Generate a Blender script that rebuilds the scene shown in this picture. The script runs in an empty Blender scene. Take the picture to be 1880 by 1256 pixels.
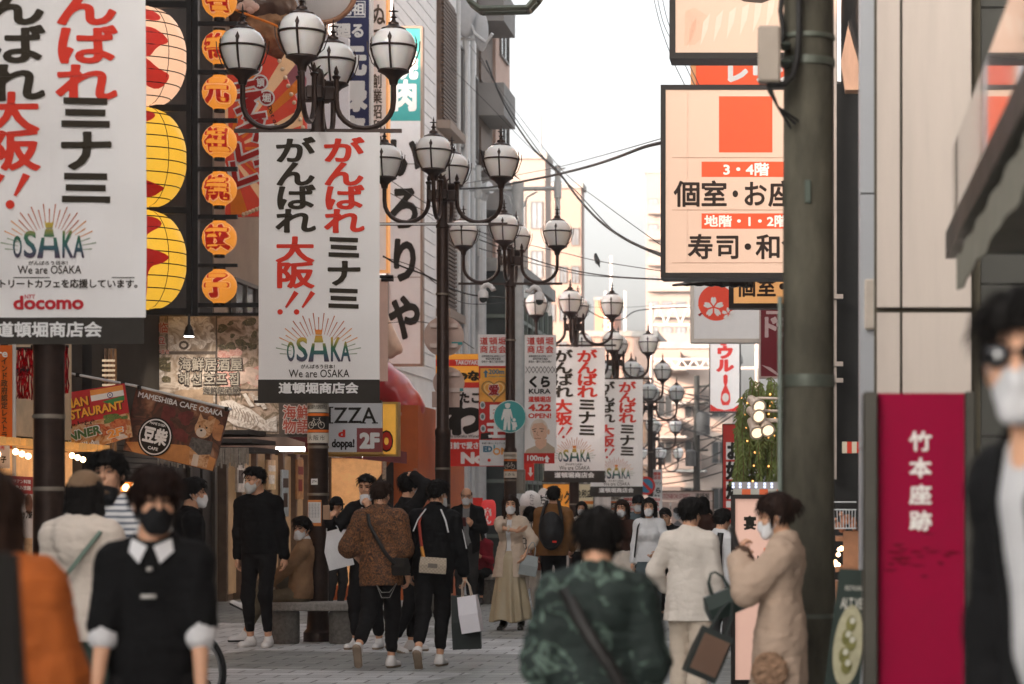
import bpy, bmesh, math, random
import numpy as np
from mathutils import Vector, Matrix
R = math.radians
sc = bpy.context.scene
COL = sc.collection
random.seed(7)

# ------------------------------------------------------------------ camera, sky, sun, exposure
F, VX, VY, HC = 4439.0, 1500.0, 927.0, 1.5          # 85 mm lens on a 1880 px wide frame, vanishing point, eye height
cd = bpy.data.cameras.new('camera')
cam = bpy.data.objects.new('camera', cd)
COL.objects.link(cam)
sc.camera = cam
cam.location = (0, 0, HC)
cam.rotation_euler = (R(90), 0, 0)
cd.lens = 85.0
cd.sensor_width = 36.0
cd.shift_x = (940 - VX) / 1880
cd.shift_y = (VY - 628) / 1880
cd.clip_start = 0.1
cd.clip_end = 3000
cd.dof.use_dof = True
cd.dof.focus_distance = 27.5
cd.dof.aperture_fstop = 2.8
cd.dof.aperture_blades = 9

SUN_EL, SUN_AZ = 13.0, 222.0      # azimuth in degrees, clockwise from +Y: low sun behind the camera, to its left
w = bpy.data.worlds.new('World')
sc.world = w
w.use_nodes = True
nt = w.node_tree
bg = nt.nodes['Background']
sky = nt.nodes.new('ShaderNodeTexSky')
sky.sky_type = 'NISHITA'
sky.sun_disc = False
sky.sun_elevation = R(SUN_EL)
sky.sun_rotation = R(SUN_AZ)
sky.altitude = 50
sky.air_density = 1.0
sky.dust_density = 7.0
sky.ozone_density = 0.6
hs = nt.nodes.new('ShaderNodeHueSaturation')      # thin high cloud takes most of the blue out of the sky
hs.inputs['Saturation'].default_value = 0.22
nt.links.new(sky.outputs[0], hs.inputs['Color'])
nt.links.new(hs.outputs[0], bg.inputs[0])
bg.inputs[1].default_value = 0.15
sd = bpy.data.lights.new('sun', 'SUN')
sun = bpy.data.objects.new('sun', sd)
COL.objects.link(sun)
sd.energy = 2.0
sd.angle = R(0.6)
sd.color = (1.0, 0.54, 0.34)
sun.location = (-20, -30, 60)
_d = Vector((math.sin(R(SUN_AZ)) * math.cos(R(SUN_EL)), math.cos(R(SUN_AZ)) * math.cos(R(SUN_EL)), math.sin(R(SUN_EL))))
sun.rotation_euler = _d.to_track_quat('Z', 'Y').to_euler()
vs = sc.view_settings
vs.view_transform = 'Standard'
vs.look = 'None'
vs.exposure = 2.1
vs.gamma = 1.0
vs.use_curve_mapping = False
sc.cycles.use_denoising = True
sc.cycles.max_bounces = 6
sc.cycles.sample_clamp_indirect = 6.0

def P(px, py, Y):
    """A point of the street seen at photo pixel (px, py), Y metres ahead."""
    return Vector(((px - VX) * Y / F, Y, HC + (VY - py) * Y / F))
def gz(Y):
    return -0.04 * max(0.0, Y - 38.0)

# ------------------------------------------------------------------ materials
_M = {}
EM = 0.29       # what a lamp or lit panel of strength 1 gives at this exposure
def lin(c):
    if isinstance(c, str):
        c = tuple(int(c[i:i + 2], 16) / 255 for i in (0, 2, 4))
        c = tuple(x / 12.92 if x <= 0.04045 else ((x + 0.055) / 1.055) ** 2.4 for x in c)
    return tuple(c) + (1.0,)
def M(key, col=None, rough=0.6, metal=0.0, var=0.10, scale=6.0, bump=0.0, bscale=None, emit=0.0, ecol=None, coat=0.0, sub=0.0, stretch=None, alpha=None, trans=0.0, bdist=.02, bdetail=4):
    if key in _M:
        return _M[key]
    m = bpy.data.materials.new(key)
    _M[key] = m
    m.use_nodes = True
    n = m.node_tree
    b = n.nodes['Principled BSDF']
    c = lin(col)
    tc = n.nodes.new('ShaderNodeTexCoord')
    src = tc.outputs['Object']
    if stretch:
        mp = n.nodes.new('ShaderNodeMapping')
        mp.inputs['Scale'].default_value = stretch
        n.links.new(src, mp.inputs[0])
        src = mp.outputs[0]
    no = n.nodes.new('ShaderNodeTexNoise')
    no.inputs['Scale'].default_value = scale
    no.inputs['Detail'].default_value = 6
    no.inputs['Roughness'].default_value = 0.62
    n.links.new(src, no.inputs['Vector'])
    if var > 0:
        cr = n.nodes.new('ShaderNodeValToRGB')
        cr.color_ramp.elements[0].position = 0.3
        cr.color_ramp.elements[1].position = 0.7
        cr.color_ramp.elements[0].color = tuple(max(0, x * (1 - var)) for x in c[:3]) + (1,)
        cr.color_ramp.elements[1].color = tuple(min(1, x * (1 + var)) for x in c[:3]) + (1,)
        n.links.new(no.outputs['Fac'], cr.inputs[0])
        n.links.new(cr.outputs[0], b.inputs['Base Color'])
        rr = n.nodes.new('ShaderNodeMapRange')
        rr.inputs['To Min'].default_value = max(0.03, rough - 0.1)
        rr.inputs['To Max'].default_value = min(1.0, rough + 0.1)
        n.links.new(no.outputs['Fac'], rr.inputs['Value'])
        n.links.new(rr.outputs[0], b.inputs['Roughness'])
    else:
        b.inputs['Base Color'].default_value = c
        b.inputs['Roughness'].default_value = rough
    b.inputs['Metallic'].default_value = metal
    b.inputs['Specular IOR Level'].default_value = 0.5 if (rough < .4 or metal > .3) else 0.25 if rough < .65 else 0.1
    if bump:
        bn = n.nodes.new('ShaderNodeTexNoise')
        bn.inputs['Scale'].default_value = bscale or scale * 3
        bn.inputs['Detail'].default_value = bdetail
        n.links.new(src, bn.inputs['Vector'])
        bp = n.nodes.new('ShaderNodeBump')
        bp.inputs['Strength'].default_value = min(1.0, bump)
        bp.inputs['Distance'].default_value = bdist
        n.links.new(bn.outputs['Fac'], bp.inputs['Height'])
        n.links.new(bp.outputs[0], b.inputs['Normal'])
    if emit:
        b.inputs['Emission Color'].default_value = lin(ecol) if ecol else c
        b.inputs['Emission Strength'].default_value = emit * EM
    if coat:
        b.inputs['Coat Weight'].default_value = coat
    if sub:
        b.inputs['Subsurface Weight'].default_value = sub
        b.inputs['Subsurface Radius'].default_value = (0.02, 0.008, 0.004)
    if trans:
        b.inputs['Transmission Weight'].default_value = trans
    if alpha is not None:
        b.inputs['Alpha'].default_value = alpha
    return m

def PHOTO(key, scale, stops, dist=1.0, detail=4):
    """a printed photograph: patches of several inks"""
    m = M(key, (.3, .3, .3), .5, var=0)
    n = m.node_tree
    no = n.nodes.new('ShaderNodeTexNoise')
    no.inputs['Scale'].default_value = scale
    no.inputs['Detail'].default_value = detail
    no.inputs['Distortion'].default_value = dist
    tc = n.nodes.new('ShaderNodeTexCoord')
    n.links.new(tc.outputs['Object'], no.inputs['Vector'])
    cr = n.nodes.new('ShaderNodeValToRGB')
    e = cr.color_ramp.elements
    e[0].position, e[0].color = .28, lin(stops[0])
    e[1].position, e[1].color = .72, lin(stops[-1])
    for k in range(1, len(stops) - 1):
        q = e.new(.28 + .44 * k / (len(stops) - 1))
        q.color = lin(stops[k])
    n.links.new(no.outputs['Fac'], cr.inputs[0])
    n.links.new(cr.outputs[0], n.nodes['Principled BSDF'].inputs['Base Color'])
    return m

# ------------------------------------------------------------------ mesh builder
class MB:
    def __init__(s):
        s.v, s.f, s.mi, s.pc = [], [], [], []
        s.m = 0
    def add(s, vs, fs):
        o = len(s.v)
        s.pc.append((o, len(s.f)))
        s.v += [tuple(v) for v in vs]
        s.f += [tuple(i + o for i in f) for f in fs]
        s.mi += [s.m] * len(fs)
        return s
    def box(s, a, b, rot=None, bev=0.0):
        x0, y0, z0 = (min(a[i], b[i]) for i in range(3))
        x1, y1, z1 = (max(a[i], b[i]) for i in range(3))
        c = Vector(((x0 + x1) / 2, (y0 + y1) / 2, (z0 + z1) / 2))
        h = Vector(((x1 - x0) / 2, (y1 - y0) / 2, (z1 - z0) / 2))
        if bev > 0:
            e = min(bev, h.x * .9, h.y * .9, h.z * .9)
            vs = []
            for sx in (-1, 1):
                for sy in (-1, 1):
                    for sz in (-1, 1):
                        vs += [(sx * (h.x - e), sy * (h.y - e), sz * h.z), (sx * (h.x - e), sy * h.y, sz * (h.z - e)), (sx * h.x, sy * (h.y - e), sz * (h.z - e))]
            bm = bmesh.new()
            for v in vs:
                bm.verts.new(v)
            bmesh.ops.convex_hull(bm, input=bm.verts[:])
            bmesh.ops.dissolve_limit(bm, angle_limit=0.01, verts=bm.verts[:], edges=bm.edges[:])
            bm.verts.index_update()
            vv = [v.co.copy() for v in bm.verts]
            fs = [[v.index for v in f.verts] for f in bm.faces]
            bm.free()
        else:
            vv = [Vector((sx * h.x, sy * h.y, sz * h.z)) for sx in (-1, 1) for sy in (-1, 1) for sz in (-1, 1)]
            fs = [(0, 1, 3, 2), (4, 6, 7, 5), (0, 4, 5, 1), (2, 3, 7, 6), (0, 2, 6, 4), (1, 5, 7, 3)]
        if rot is not None:
            vv = [rot @ v for v in vv]
        s.add([v + c for v in vv], fs)
        return s
    def quad(s, a, b, c, d):
        s.add([a, b, c, d], [(0, 1, 2, 3)])
        return s
    def tube(s, pts, r, n=8, cap=True):
        pts = [Vector(p) for p in pts]
        rs = r if isinstance(r, (list, tuple)) else [r] * len(pts)
        vs, fs = [], []
        prev = None
        for i, p in enumerate(pts):
            t = (pts[min(i + 1, len(pts) - 1)] - pts[max(i - 1, 0)])
            t = t.normalized() if t.length > 1e-9 else Vector((0, 0, 1))
            if prev is None:
                u = t.cross(Vector((0, 0, 1)) if abs(t.z) < .9 else Vector((1, 0, 0))).normalized()
            else:
                u = (prev - t * prev.dot(t)).normalized()
            prev = u
            w2 = t.cross(u)
            for k in range(n):
                a = 2 * math.pi * k / n
                vs.append(p + (u * math.cos(a) + w2 * math.sin(a)) * rs[i])
        for i in range(len(pts) - 1):
            for k in range(n):
                fs.append((i * n + k, i * n + (k + 1) % n, (i + 1) * n + (k + 1) % n, (i + 1) * n + k))
        if cap:
            fs.append(tuple(range(n - 1, -1, -1)))
            fs.append(tuple((len(pts) - 1) * n + k for k in range(n)))
        s.add(vs, fs)
        return s
    def lathe(s, prof, c=(0, 0, 0), n=20, rot=None):
        """prof: (radius, height) pairs turned about a vertical axis through c."""
        vs, fs = [], []
        for r, z in prof:
            for k in range(n):
                a = 2 * math.pi * k / n
                v = Vector((r * math.cos(a), r * math.sin(a), z))
                if rot is not None:
                    v = rot @ v
                vs.append(v + Vector(c))
        m = len(prof)
        for i in range(m - 1):
            for k in range(n):
                fs.append((i * n + k, i * n + (k + 1) % n, (i + 1) * n + (k + 1) % n, (i + 1) * n + k))
        fs.append(tuple(range(n - 1, -1, -1)))
        fs.append(tuple((m - 1) * n + k for k in range(n)))
        s.add(vs, fs)
        return s
    def ball(s, c, r, n=16, m=10, rot=None):
        r = Vector(r) if hasattr(r, '__len__') else Vector((r, r, r))
        vs, fs = [], []
        for i in range(m + 1):
            th = math.pi * i / m
            for k in range(n):
                a = 2 * math.pi * k / n
                v = Vector((r.x * math.sin(th) * math.cos(a), r.y * math.sin(th) * math.sin(a), r.z * math.cos(th)))
                if rot is not None:
                    v = rot @ v
                vs.append(v + Vector(c))
        for i in range(m):
            for k in range(n):
                fs.append((i * n + k, (i + 1) * n + k, (i + 1) * n + (k + 1) % n, i * n + (k + 1) % n))
        s.add(vs, fs)
        return s
    def prism(s, pts, y0, y1):
        """outline pts (x, z) standing in the XZ plane, from depth y0 (front) to y1."""
        n = len(pts)
        s.add([(x, y0, z) for x, z in pts] + [(x, y1, z) for x, z in pts],
              [tuple(range(n)), tuple(range(2 * n - 1, n - 1, -1))] + [(i, i + n, (i + 1) % n + n, (i + 1) % n) for i in range(n)])
        return s
    def build(s, name, mat, parent=None, smooth=None, at=None):
        off = parent_world(parent) if parent is not None else Vector((0, 0, 0))
        if at is not None:
            off = Vector(at)
        me = bpy.data.meshes.new(name)
        me.from_pydata([(v[0] - off.x, v[1] - off.y, v[2] - off.z) for v in s.v], [], s.f)
        mats = mat if isinstance(mat, (list, tuple)) else [mat]
        for m_ in mats:
            me.materials.append(m_)
        if len(mats) > 1:
            me.polygons.foreach_set('material_index', s.mi)
        me.update()
        if smooth is not None:
            me.polygons.foreach_set('use_smooth', [True] * len(me.polygons))
            try:
                me.set_sharp_from_angle(angle=R(smooth))
            except Exception:
                pass
        o = bpy.data.objects.new(name, me)
        COL.objects.link(o)
        if parent is not None:
            o.parent = parent
        elif at is not None:
            o.location = off
        return o

def each(mb, name, mat, parent, smooth=None):
    """every solid of the builder as a part of its own"""
    pc = mb.pc + [(len(mb.v), len(mb.f))]
    for (v0, f0), (v1, f1) in zip(pc[:-1], pc[1:]):
        q = MB()
        q.add(mb.v[v0:v1], [tuple(i - v0 for i in f_) for f_ in mb.f[f0:f1]])
        q.build(name, mat, parent, smooth)
def parent_world(o):
    p = Vector((0, 0, 0))
    while o is not None:
        p += o.location
        o = o.parent
    return p
def tag(o, label=None, cat=None, group=None, kind=None):
    if label: o['label'] = label
    if cat: o['category'] = cat
    if group: o['group'] = group
    if kind: o['kind'] = kind
    return o
def thing(name, label, cat, loc=(0, 0, 0), group=None):
    o = bpy.data.objects.new(name, None)
    o.empty_display_size = 0.2
    COL.objects.link(o)
    o.location = loc
    return tag(o, label, cat, group)
def copy_tree(o, loc=None, label=None, rz=None, parent=None):
    c = o.copy()
    COL.objects.link(c)
    if parent is not None:
        c.parent = parent
    for ch in list(o.children):
        copy_tree(ch, parent=c)
    if loc is not None:
        c.location = loc
    if rz is not None:
        c.rotation_euler.z = rz
    if label:
        c['label'] = label
    return c

# ------------------------------------------------------------------ lettering
_G = {}
def glyphs(txt):
    if txt in _G:
        return _G[txt]
    c = bpy.data.curves.new('t', 'FONT')
    c.body = txt
    c.size = 1.0
    c.resolution_u = 3
    o = bpy.data.objects.new('t', c)
    COL.objects.link(o)
    dg = bpy.context.evaluated_depsgraph_get()
    me = bpy.data.meshes.new_from_object(o.evaluated_get(dg))
    bpy.data.objects.remove(o)
    bpy.data.curves.remove(c)
    v = np.array([(x.co.x, x.co.y) for x in me.vertices]).reshape(-1, 2)
    f = [tuple(p.vertices) for p in me.polygons]
    bpy.data.meshes.remove(me)
    _G[txt] = (v, f)
    return _G[txt]

def heavy(txt, bold):
    """the same letters with strokes thickened by bold em, as one flat sheet"""
    if bold <= 0:
        return glyphs(txt)
    key = (txt, round(bold, 3))
    if key in _G:
        return _G[key]
    v, f = glyphs(txt)
    if len(v) == 0:
        _G[key] = (v, f)
        return _G[key]
    h = 1 / 52
    lo, hi = v.min(0) - bold - 2 * h, v.max(0) + bold + 2 * h
    nx, ny = int((hi[0] - lo[0]) / h) + 2, int((hi[1] - lo[1]) / h) + 2
    ax, ay = lo[0] + h * np.arange(nx), lo[1] + h * np.arange(ny)
    D = np.full((nx, ny), 9.0)
    ins = np.zeros((nx, ny), bool)
    ec = {}
    pad = bold + 2.5 * h
    def sl(p):
        a, b = p.min(0), p.max(0)
        i0, i1 = max(0, int((a[0] - pad - lo[0]) / h)), min(nx, int((b[0] + pad - lo[0]) / h) + 2)
        j0, j1 = max(0, int((a[1] - pad - lo[1]) / h)), min(ny, int((b[1] + pad - lo[1]) / h) + 2)
        return (slice(i0, i1), slice(j0, j1)), ax[i0:i1][:, None], ay[j0:j1][None, :]
    for t in f:
        for k in range(len(t)):
            e = (min(t[k], t[k - 1]), max(t[k], t[k - 1]))
            ec[e] = ec.get(e, 0) + 1
        for k in range(1, len(t) - 1):
            p = v[[t[0], t[k], t[k + 1]]]
            s, X, Y = sl(p)
            c = [(p[(i + 1) % 3][0] - p[i][0]) * (Y - p[i][1]) - (p[(i + 1) % 3][1] - p[i][1]) * (X - p[i][0]) for i in range(3)]
            ins[s] |= ((c[0] >= 0) & (c[1] >= 0) & (c[2] >= 0)) | ((c[0] <= 0) & (c[1] <= 0) & (c[2] <= 0))
    for (a, b), n in ec.items():
        if n == 1:
            p = v[[a, b]]
            s, X, Y = sl(p)
            d = p[1] - p[0]
            t = np.clip(((X - p[0][0]) * d[0] + (Y - p[0][1]) * d[1]) / max(d @ d, 1e-12), 0, 1)
            D[s] = np.minimum(D[s], np.hypot(X - p[0][0] - t * d[0], Y - p[0][1] - t * d[1]))
    S = np.where(ins, -D, D) - bold
    neg = S < 0
    V, Fc = [], []
    full = neg[:-1, :-1] & neg[1:, :-1] & neg[1:, 1:] & neg[:-1, 1:]
    some = (neg[:-1, :-1] | neg[1:, :-1] | neg[1:, 1:] | neg[:-1, 1:]) & ~full
    def put(pts):
        n = len(V)
        V.extend(pts)
        Fc.append(tuple(range(n, n + len(pts))))
    for j in range(ny - 1):
        i = 0
        while i < nx - 1:
            if full[i, j]:
                k = i
                while k < nx - 1 and full[k, j]:
                    k += 1
                put([(ax[i], ay[j]), (ax[k], ay[j]), (ax[k], ay[j + 1]), (ax[i], ay[j + 1])])
                i = k
            else:
                i += 1
    for i, j in zip(*np.nonzero(some)):
        q = [(i, j), (i + 1, j), (i + 1, j + 1), (i, j + 1)]
        pts = []
        for k in range(4):
            a, b = q[k], q[(k + 1) % 4]
            sa, sb = S[a], S[b]
            if sa < 0:
                pts.append((ax[a[0]], ay[a[1]]))
            if (sa < 0) != (sb < 0):
                t = sa / (sa - sb)
                pts.append((ax[a[0]] + t * (ax[b[0]] - ax[a[0]]), ay[a[1]] + t * (ay[b[1]] - ay[a[1]])))
        if len(pts) > 2:
            put(pts)
    _G[key] = (np.array(V), Fc)
    return _G[key]

class Face:
    """A flat printed thing standing across the street: its marks are laid in layers a few mm proud of one another."""
    def __init__(s, name, label, cat, Y, base, group=None, warp=None, wave=None, loc=None):
        s.Y, s.parts, s.warp, s.wave = Y, {}, warp, wave
        s.root = thing(name, label, cat, loc if loc is not None else P(base[0], base[1], Y), group)
    def mb(s, part, mat):
        return s.parts.setdefault((part, mat.name), MB())
    def pt(s, x, y, layer=0, back=0.0):
        if s.warp:
            x, y = s.warp(x, y)
        p = P(x, y, s.Y)
        p.y += back - 0.004 * layer
        if s.wave:
            p.y += s.wave(x, y)
        return p
    def panel(s, x0, y0, x1, y1, mat, depth=0.1, part='panel', layer=0, nx=1, ny=1):
        m = s.mb(part, mat)
        if nx * ny == 1:
            q = [(x0, y0), (x1, y0), (x1, y1), (x0, y1)]
            a = [s.pt(x, y, layer) for x, y in q]
            b = [s.pt(x, y, layer, depth) for x, y in q]
            m.add(a + b, [(3, 2, 1, 0), (4, 5, 6, 7), (0, 1, 5, 4), (1, 2, 6, 5), (2, 3, 7, 6), (3, 0, 4, 7)])
        else:
            vs = [s.pt(x0 + (x1 - x0) * i / nx, y0 + (y1 - y0) * j / ny, layer, bk) for bk in (0, depth) for j in range(ny + 1) for i in range(nx + 1)]
            K = (nx + 1) * (ny + 1)
            fs = []
            for j in range(ny):
                for i in range(nx):
                    a = j * (nx + 1) + i
                    fs.append((a + nx + 1, a + nx + 2, a + 1, a))
                    fs.append((a + K, a + 1 + K, a + nx + 2 + K, a + nx + 1 + K))
            m.add(vs, fs)
        return s
    def frame(s, x0, y0, x1, y1, t, mat, depth=0.14, proud=0.03, part='frame'):
        m = s.mb(part, mat)
        for (a, b, c, d) in ((x0, y0, x1, y0 + t), (x0, y1 - t, x1, y1), (x0, y0 + t, x0 + t, y1 - t), (x1 - t, y0 + t, x1, y1 - t)):
            q = [(a, b), (c, b), (c, d), (a, d)]
            A = [s.pt(x, y, 0, -proud) for x, y in q]
            B = [s.pt(x, y, 0, depth) for x, y in q]
            m.add(A + B, [(3, 2, 1, 0), (4, 5, 6, 7), (0, 1, 5, 4), (1, 2, 6, 5), (2, 3, 7, 6), (3, 0, 4, 7)])
        return s
    def poly(s, pts, mat, layer=1, part='emblem'):
        s.mb(part, mat).add([s.pt(x, y, layer) for x, y in pts], [tuple(range(len(pts)))])
        return s
    def disc(s, x, y, rx, ry, mat, layer=1, part='emblem', n=28, a0=0.0, a1=360.0):
        pts = [(x + rx * math.cos(R(a0 + (a1 - a0) * k / n)), y - ry * math.sin(R(a0 + (a1 - a0) * k / n))) for k in range(n + (0 if a1 - a0 >= 360 else 1))]
        return s.poly(pts[::-1], mat, layer, part)
    def line(s, pts, w_, mat, layer=1, part='emblem'):
        m = s.mb(part, mat)
        for i in range(len(pts) - 1):
            (x0, y0), (x1, y1) = pts[i], pts[i + 1]
            L = math.hypot(x1 - x0, y1 - y0) or 1
            ux, uy = (x1 - x0) / L * w_ / 2, (y1 - y0) / L * w_ / 2
            e = layer + 0.03 * (i % 2)
            m.add([s.pt(x0 - ux * .6 + uy, y0 - uy * .6 - ux, e), s.pt(x0 - ux * .6 - uy, y0 - uy * .6 + ux, e), s.pt(x1 + ux * .6 - uy, y1 + uy * .6 + ux, e), s.pt(x1 + ux * .6 + uy, y1 + uy * .6 - ux, e)], [(0, 1, 2, 3)])
        return s
    def _glyph(s, txt, fx, mat, bold, layer, part):
        v, f = heavy(txt, bold)
        if len(v):
            s.mb(part, mat).add([s.pt(*fx(x, y), layer) for x, y in v], f)
    def text(s, txt, x0, y0, x1, y1, mat, bold=0.0, layer=1, part='lettering', slant=0.0):
        """Letters fitted to the box x0..x1, y0..y1 (photo pixels); bold in em."""
        v, f = glyphs(txt)
        if len(v) == 0:
            return s
        a, b = v.min(0) - bold, v.max(0) + bold
        kx, ky = (x1 - x0) / max(b[0] - a[0], 1e-6), (y1 - y0) / max(b[1] - a[1], 1e-6)
        s._glyph(txt, lambda x, y: (x0 + (x - a[0]) * kx + slant * (y - a[1]) * ky, y1 - (y - a[1]) * ky), mat, bold, layer, part)
        return s
    def row(s, txt, xc, yc, w_, h_, mat, bold=0.0, layer=1, gap=1.0, part='lettering'):
        """One line of full-width characters, each in a cell w_ by h_."""
        n = len(txt)
        for i, ch in enumerate(txt):
            s.char(ch, xc + (i - (n - 1) / 2) * w_ * gap, yc, w_, h_, mat, bold, layer, part)
        return s
    def column(s, txt, xc, y0, w_, h_, mat, bold=0.0, layer=1, gap=1.0, part='lettering'):
        for i, ch in enumerate(txt):
            s.char(ch, xc, y0 + (i + .5) * h_ * gap, w_, h_, mat, bold, layer, part)
        return s
    def char(s, ch, xc, yc, w_, h_, mat, bold=0.0, layer=1, part='lettering', rot=0.0):
        c_, s_ = math.cos(R(rot)), math.sin(R(rot))
        def fx(x, y):
            u, v = (x - 0.5) * w_, -(y - 0.38) * h_
            return (xc + u * c_ - v * s_, yc + u * s_ + v * c_)
        s._glyph(ch, fx, mat, bold, layer, part)
        return s
    def done(s):
        for (part, mn), m in s.parts.items():
            m.build(part, bpy.data.materials[mn], s.root)
        return s.root
def quad_warp(src, dst):
    """maps the box src=(x0,y0,x1,y1) onto the four corners dst (TL, TR, BR, BL)."""
    def f(x, y):
        u, v = (x - src[0]) / (src[2] - src[0]), (y - src[1]) / (src[3] - src[1])
        tx = dst[0][0] * (1 - u) + dst[1][0] * u, dst[0][1] * (1 - u) + dst[1][1] * u
        bx = dst[3][0] * (1 - u) + dst[2][0] * u, dst[3][1] * (1 - u) + dst[2][1] * u
        return tx[0] * (1 - v) + bx[0] * v, tx[1] * (1 - v) + bx[1] * v
    return f
# ------------------------------------------------------------------ figures: smooth bodies and clothes as blended volumes
def _v(p): return np.array(p, dtype=float)
def wob(X, Y, Z, wl, seed):
    rs = np.random.RandomState(seed)
    o = 0
    for k in range(5):
        d = rs.normal(size=3)
        d /= np.linalg.norm(d)
        o = o + np.sin((d[0] * X + d[1] * Y + d[2] * Z) * 2 * math.pi / (wl * rs.uniform(.6, 1.5)) + rs.uniform(0, 6.28))
    return o / 5
class Vol:
    def __init__(s, lo, hi, h):
        s.h = h
        s.lo = _v(lo) - 3 * h
        s.n = np.maximum(4, np.ceil((_v(hi) + 3 * h - s.lo) / h).astype(int) + 1)
        s.f = np.full(tuple(s.n), 1.0)
        s.ax = [s.lo[i] + h * np.arange(s.n[i]) for i in range(3)]
    def blk(s, lo, hi):
        a = np.clip(np.floor((_v(lo) - s.lo) / s.h).astype(int), 0, s.n - 1)
        b = np.clip(np.ceil((_v(hi) - s.lo) / s.h).astype(int) + 1, 1, s.n)
        sl = tuple(slice(a[i], max(b[i], a[i] + 1)) for i in range(3))
        return sl, s.ax[0][sl[0]][:, None, None], s.ax[1][sl[1]][None, :, None], s.ax[2][sl[2]][None, None, :]
    def put(s, sl, d, k, op):
        f = s.f[sl]
        if op == '+':
            hh = np.maximum(k - np.abs(f - d), 0) / k
            s.f[sl] = np.minimum(f, d) - hh * hh * k / 4
        else:
            hh = np.maximum(k - np.abs(f + d), 0) / k
            s.f[sl] = np.maximum(f, -d) + hh * hh * k / 4
    def cone(s, a, b, ra, rb, flat=1.0, k=0.02, fw=(0, 1, 0), op='+', pleat=None):
        a, b, fw = _v(a), _v(b), _v(fw)
        m = max(ra, rb) + k + 3 * s.h
        if pleat: m += pleat[1]
        sl, X, Y, Z = s.blk(np.minimum(a, b) - m, np.maximum(a, b) + m)
        q = [X - a[0], Y - a[1], Z - a[2]]
        ba = b - a
        g = 1 / flat - 1
        if g:
            qf = q[0] * fw[0] + q[1] * fw[1] + q[2] * fw[2]
            q = [q[i] + fw[i] * qf * g for i in range(3)]
            ba = ba + fw * (ba @ fw) * g
        L2 = ba @ ba
        t = np.clip((q[0] * ba[0] + q[1] * ba[1] + q[2] * ba[2]) / L2, 0, 1) if L2 > 1e-12 else 0 * (q[0] + q[1] + q[2])
        d = np.sqrt((q[0] - t * ba[0]) ** 2 + (q[1] - t * ba[1]) ** 2 + (q[2] - t * ba[2]) ** 2)
        r = ra + (rb - ra) * t
        if pleat:
            r = r + pleat[1] * t * np.sin(pleat[0] * np.arctan2(q[1], q[0]) + 1.3 * np.sin(3 * np.arctan2(q[1], q[0])) + q[2] * 2)
        s.put(sl, (d - r) * (1 if not g else (0.5 + 0.5 * flat)), k, op)
        return s
    def ell(s, c, r, k=0.02, op='+', rot=None):
        c, r = _v(c), _v(r)
        m = max(r) + k + 3 * s.h
        sl, X, Y, Z = s.blk(c - m, c + m)
        q = [X - c[0], Y - c[1], Z - c[2]]
        if rot is not None:
            q = [rot[0][i] * q[0] + rot[1][i] * q[1] + rot[2][i] * q[2] for i in range(3)]
        k0 = np.sqrt((q[0] / r[0]) ** 2 + (q[1] / r[1]) ** 2 + (q[2] / r[2]) ** 2) + 1e-9
        k1 = np.sqrt((q[0] / r[0] ** 2) ** 2 + (q[1] / r[1] ** 2) ** 2 + (q[2] / r[2] ** 2) ** 2) + 1e-9
        s.put(sl, k0 * (k0 - 1) / k1, k, op)
        return s
    def cut(s, fn):
        """keep only where fn(X, Y, Z) < 0"""
        s.f = np.maximum(s.f, fn(s.ax[0][:, None, None], s.ax[1][None, :, None], s.ax[2][None, None, :]))
        return s
    def rough(s, amp, wl, seed, crease=0.0):
        near = np.abs(s.f) < 0.06
        if near.any():
            I = np.nonzero(near)
            s.f[I] += amp * wob(s.ax[0][I[0]], s.ax[1][I[1]], s.ax[2][I[2]], wl, seed)
            if crease:
                g = wob(s.ax[0][I[0]] * .55, s.ax[1][I[1]] * .55, s.ax[2][I[2]], wl * 1.1, seed + 50)
                s.f[I] += crease * (np.exp(-(g * 7) ** 2) - .25)
        return s
    def mesh(s):
        f = s.f
        nx, ny, nz = f.shape
        C = [(i, j, k) for i in (0, 1) for j in (0, 1) for k in (0, 1)]
        sg = f < 0
        cnt = np.zeros((nx - 1, ny - 1, nz - 1), dtype=np.int8)
        for i, j, k in C:
            cnt += sg[i:nx - 1 + i, j:ny - 1 + j, k:nz - 1 + k]
        I = np.nonzero((cnt > 0) & (cnt < 8))
        idx = np.full(cnt.shape, -1, dtype=np.int64)
        idx[I] = np.arange(len(I[0]))
        val = {c: f[I[0] + c[0], I[1] + c[1], I[2] + c[2]] for c in C}
        acc = np.zeros((len(I[0]), 3))
        num = np.zeros(len(I[0]))
        for a in C:
            for ax in range(3):
                if a[ax] == 0:
                    b = list(a)
                    b[ax] = 1
                    fa, fb = val[a], val[tuple(b)]
                    x = (fa < 0) != (fb < 0)
                    t = np.where(x, fa / np.where(x, fa - fb, 1), 0)
                    p = np.tile(np.array(a, float), (len(t), 1))
                    p[:, ax] += t
                    acc[x] += p[x]
                    num[x] += 1
        pos = acc / np.maximum(num, 1)[:, None] + np.stack(I, 1)
        pos = s.lo + pos * s.h
        faces = []
        for ax in range(3):
            u, v_ = [(1, 2), (2, 0), (0, 1)][ax]
            A = sg.take(range(0, sg.shape[ax] - 1), ax)
            B = sg.take(range(1, sg.shape[ax]), ax)
            E = np.stack(np.nonzero(A != B), 1)
            ok = (E[:, u] > 0) & (E[:, v_] > 0) & (E[:, u] < f.shape[u] - 1) & (E[:, v_] < f.shape[v_] - 1)
            E = E[ok]
            if not len(E):
                continue
            ins = A[tuple(E.T)]
            def cell(du, dv):
                e = E.copy()
                e[:, u] += du
                e[:, v_] += dv
                return idx[tuple(e.T)]
            q = np.stack([cell(-1, -1), cell(0, -1), cell(0, 0), cell(-1, 0)], 1)
            q[~ins] = q[~ins][:, ::-1]
            faces.append(q)
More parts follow.
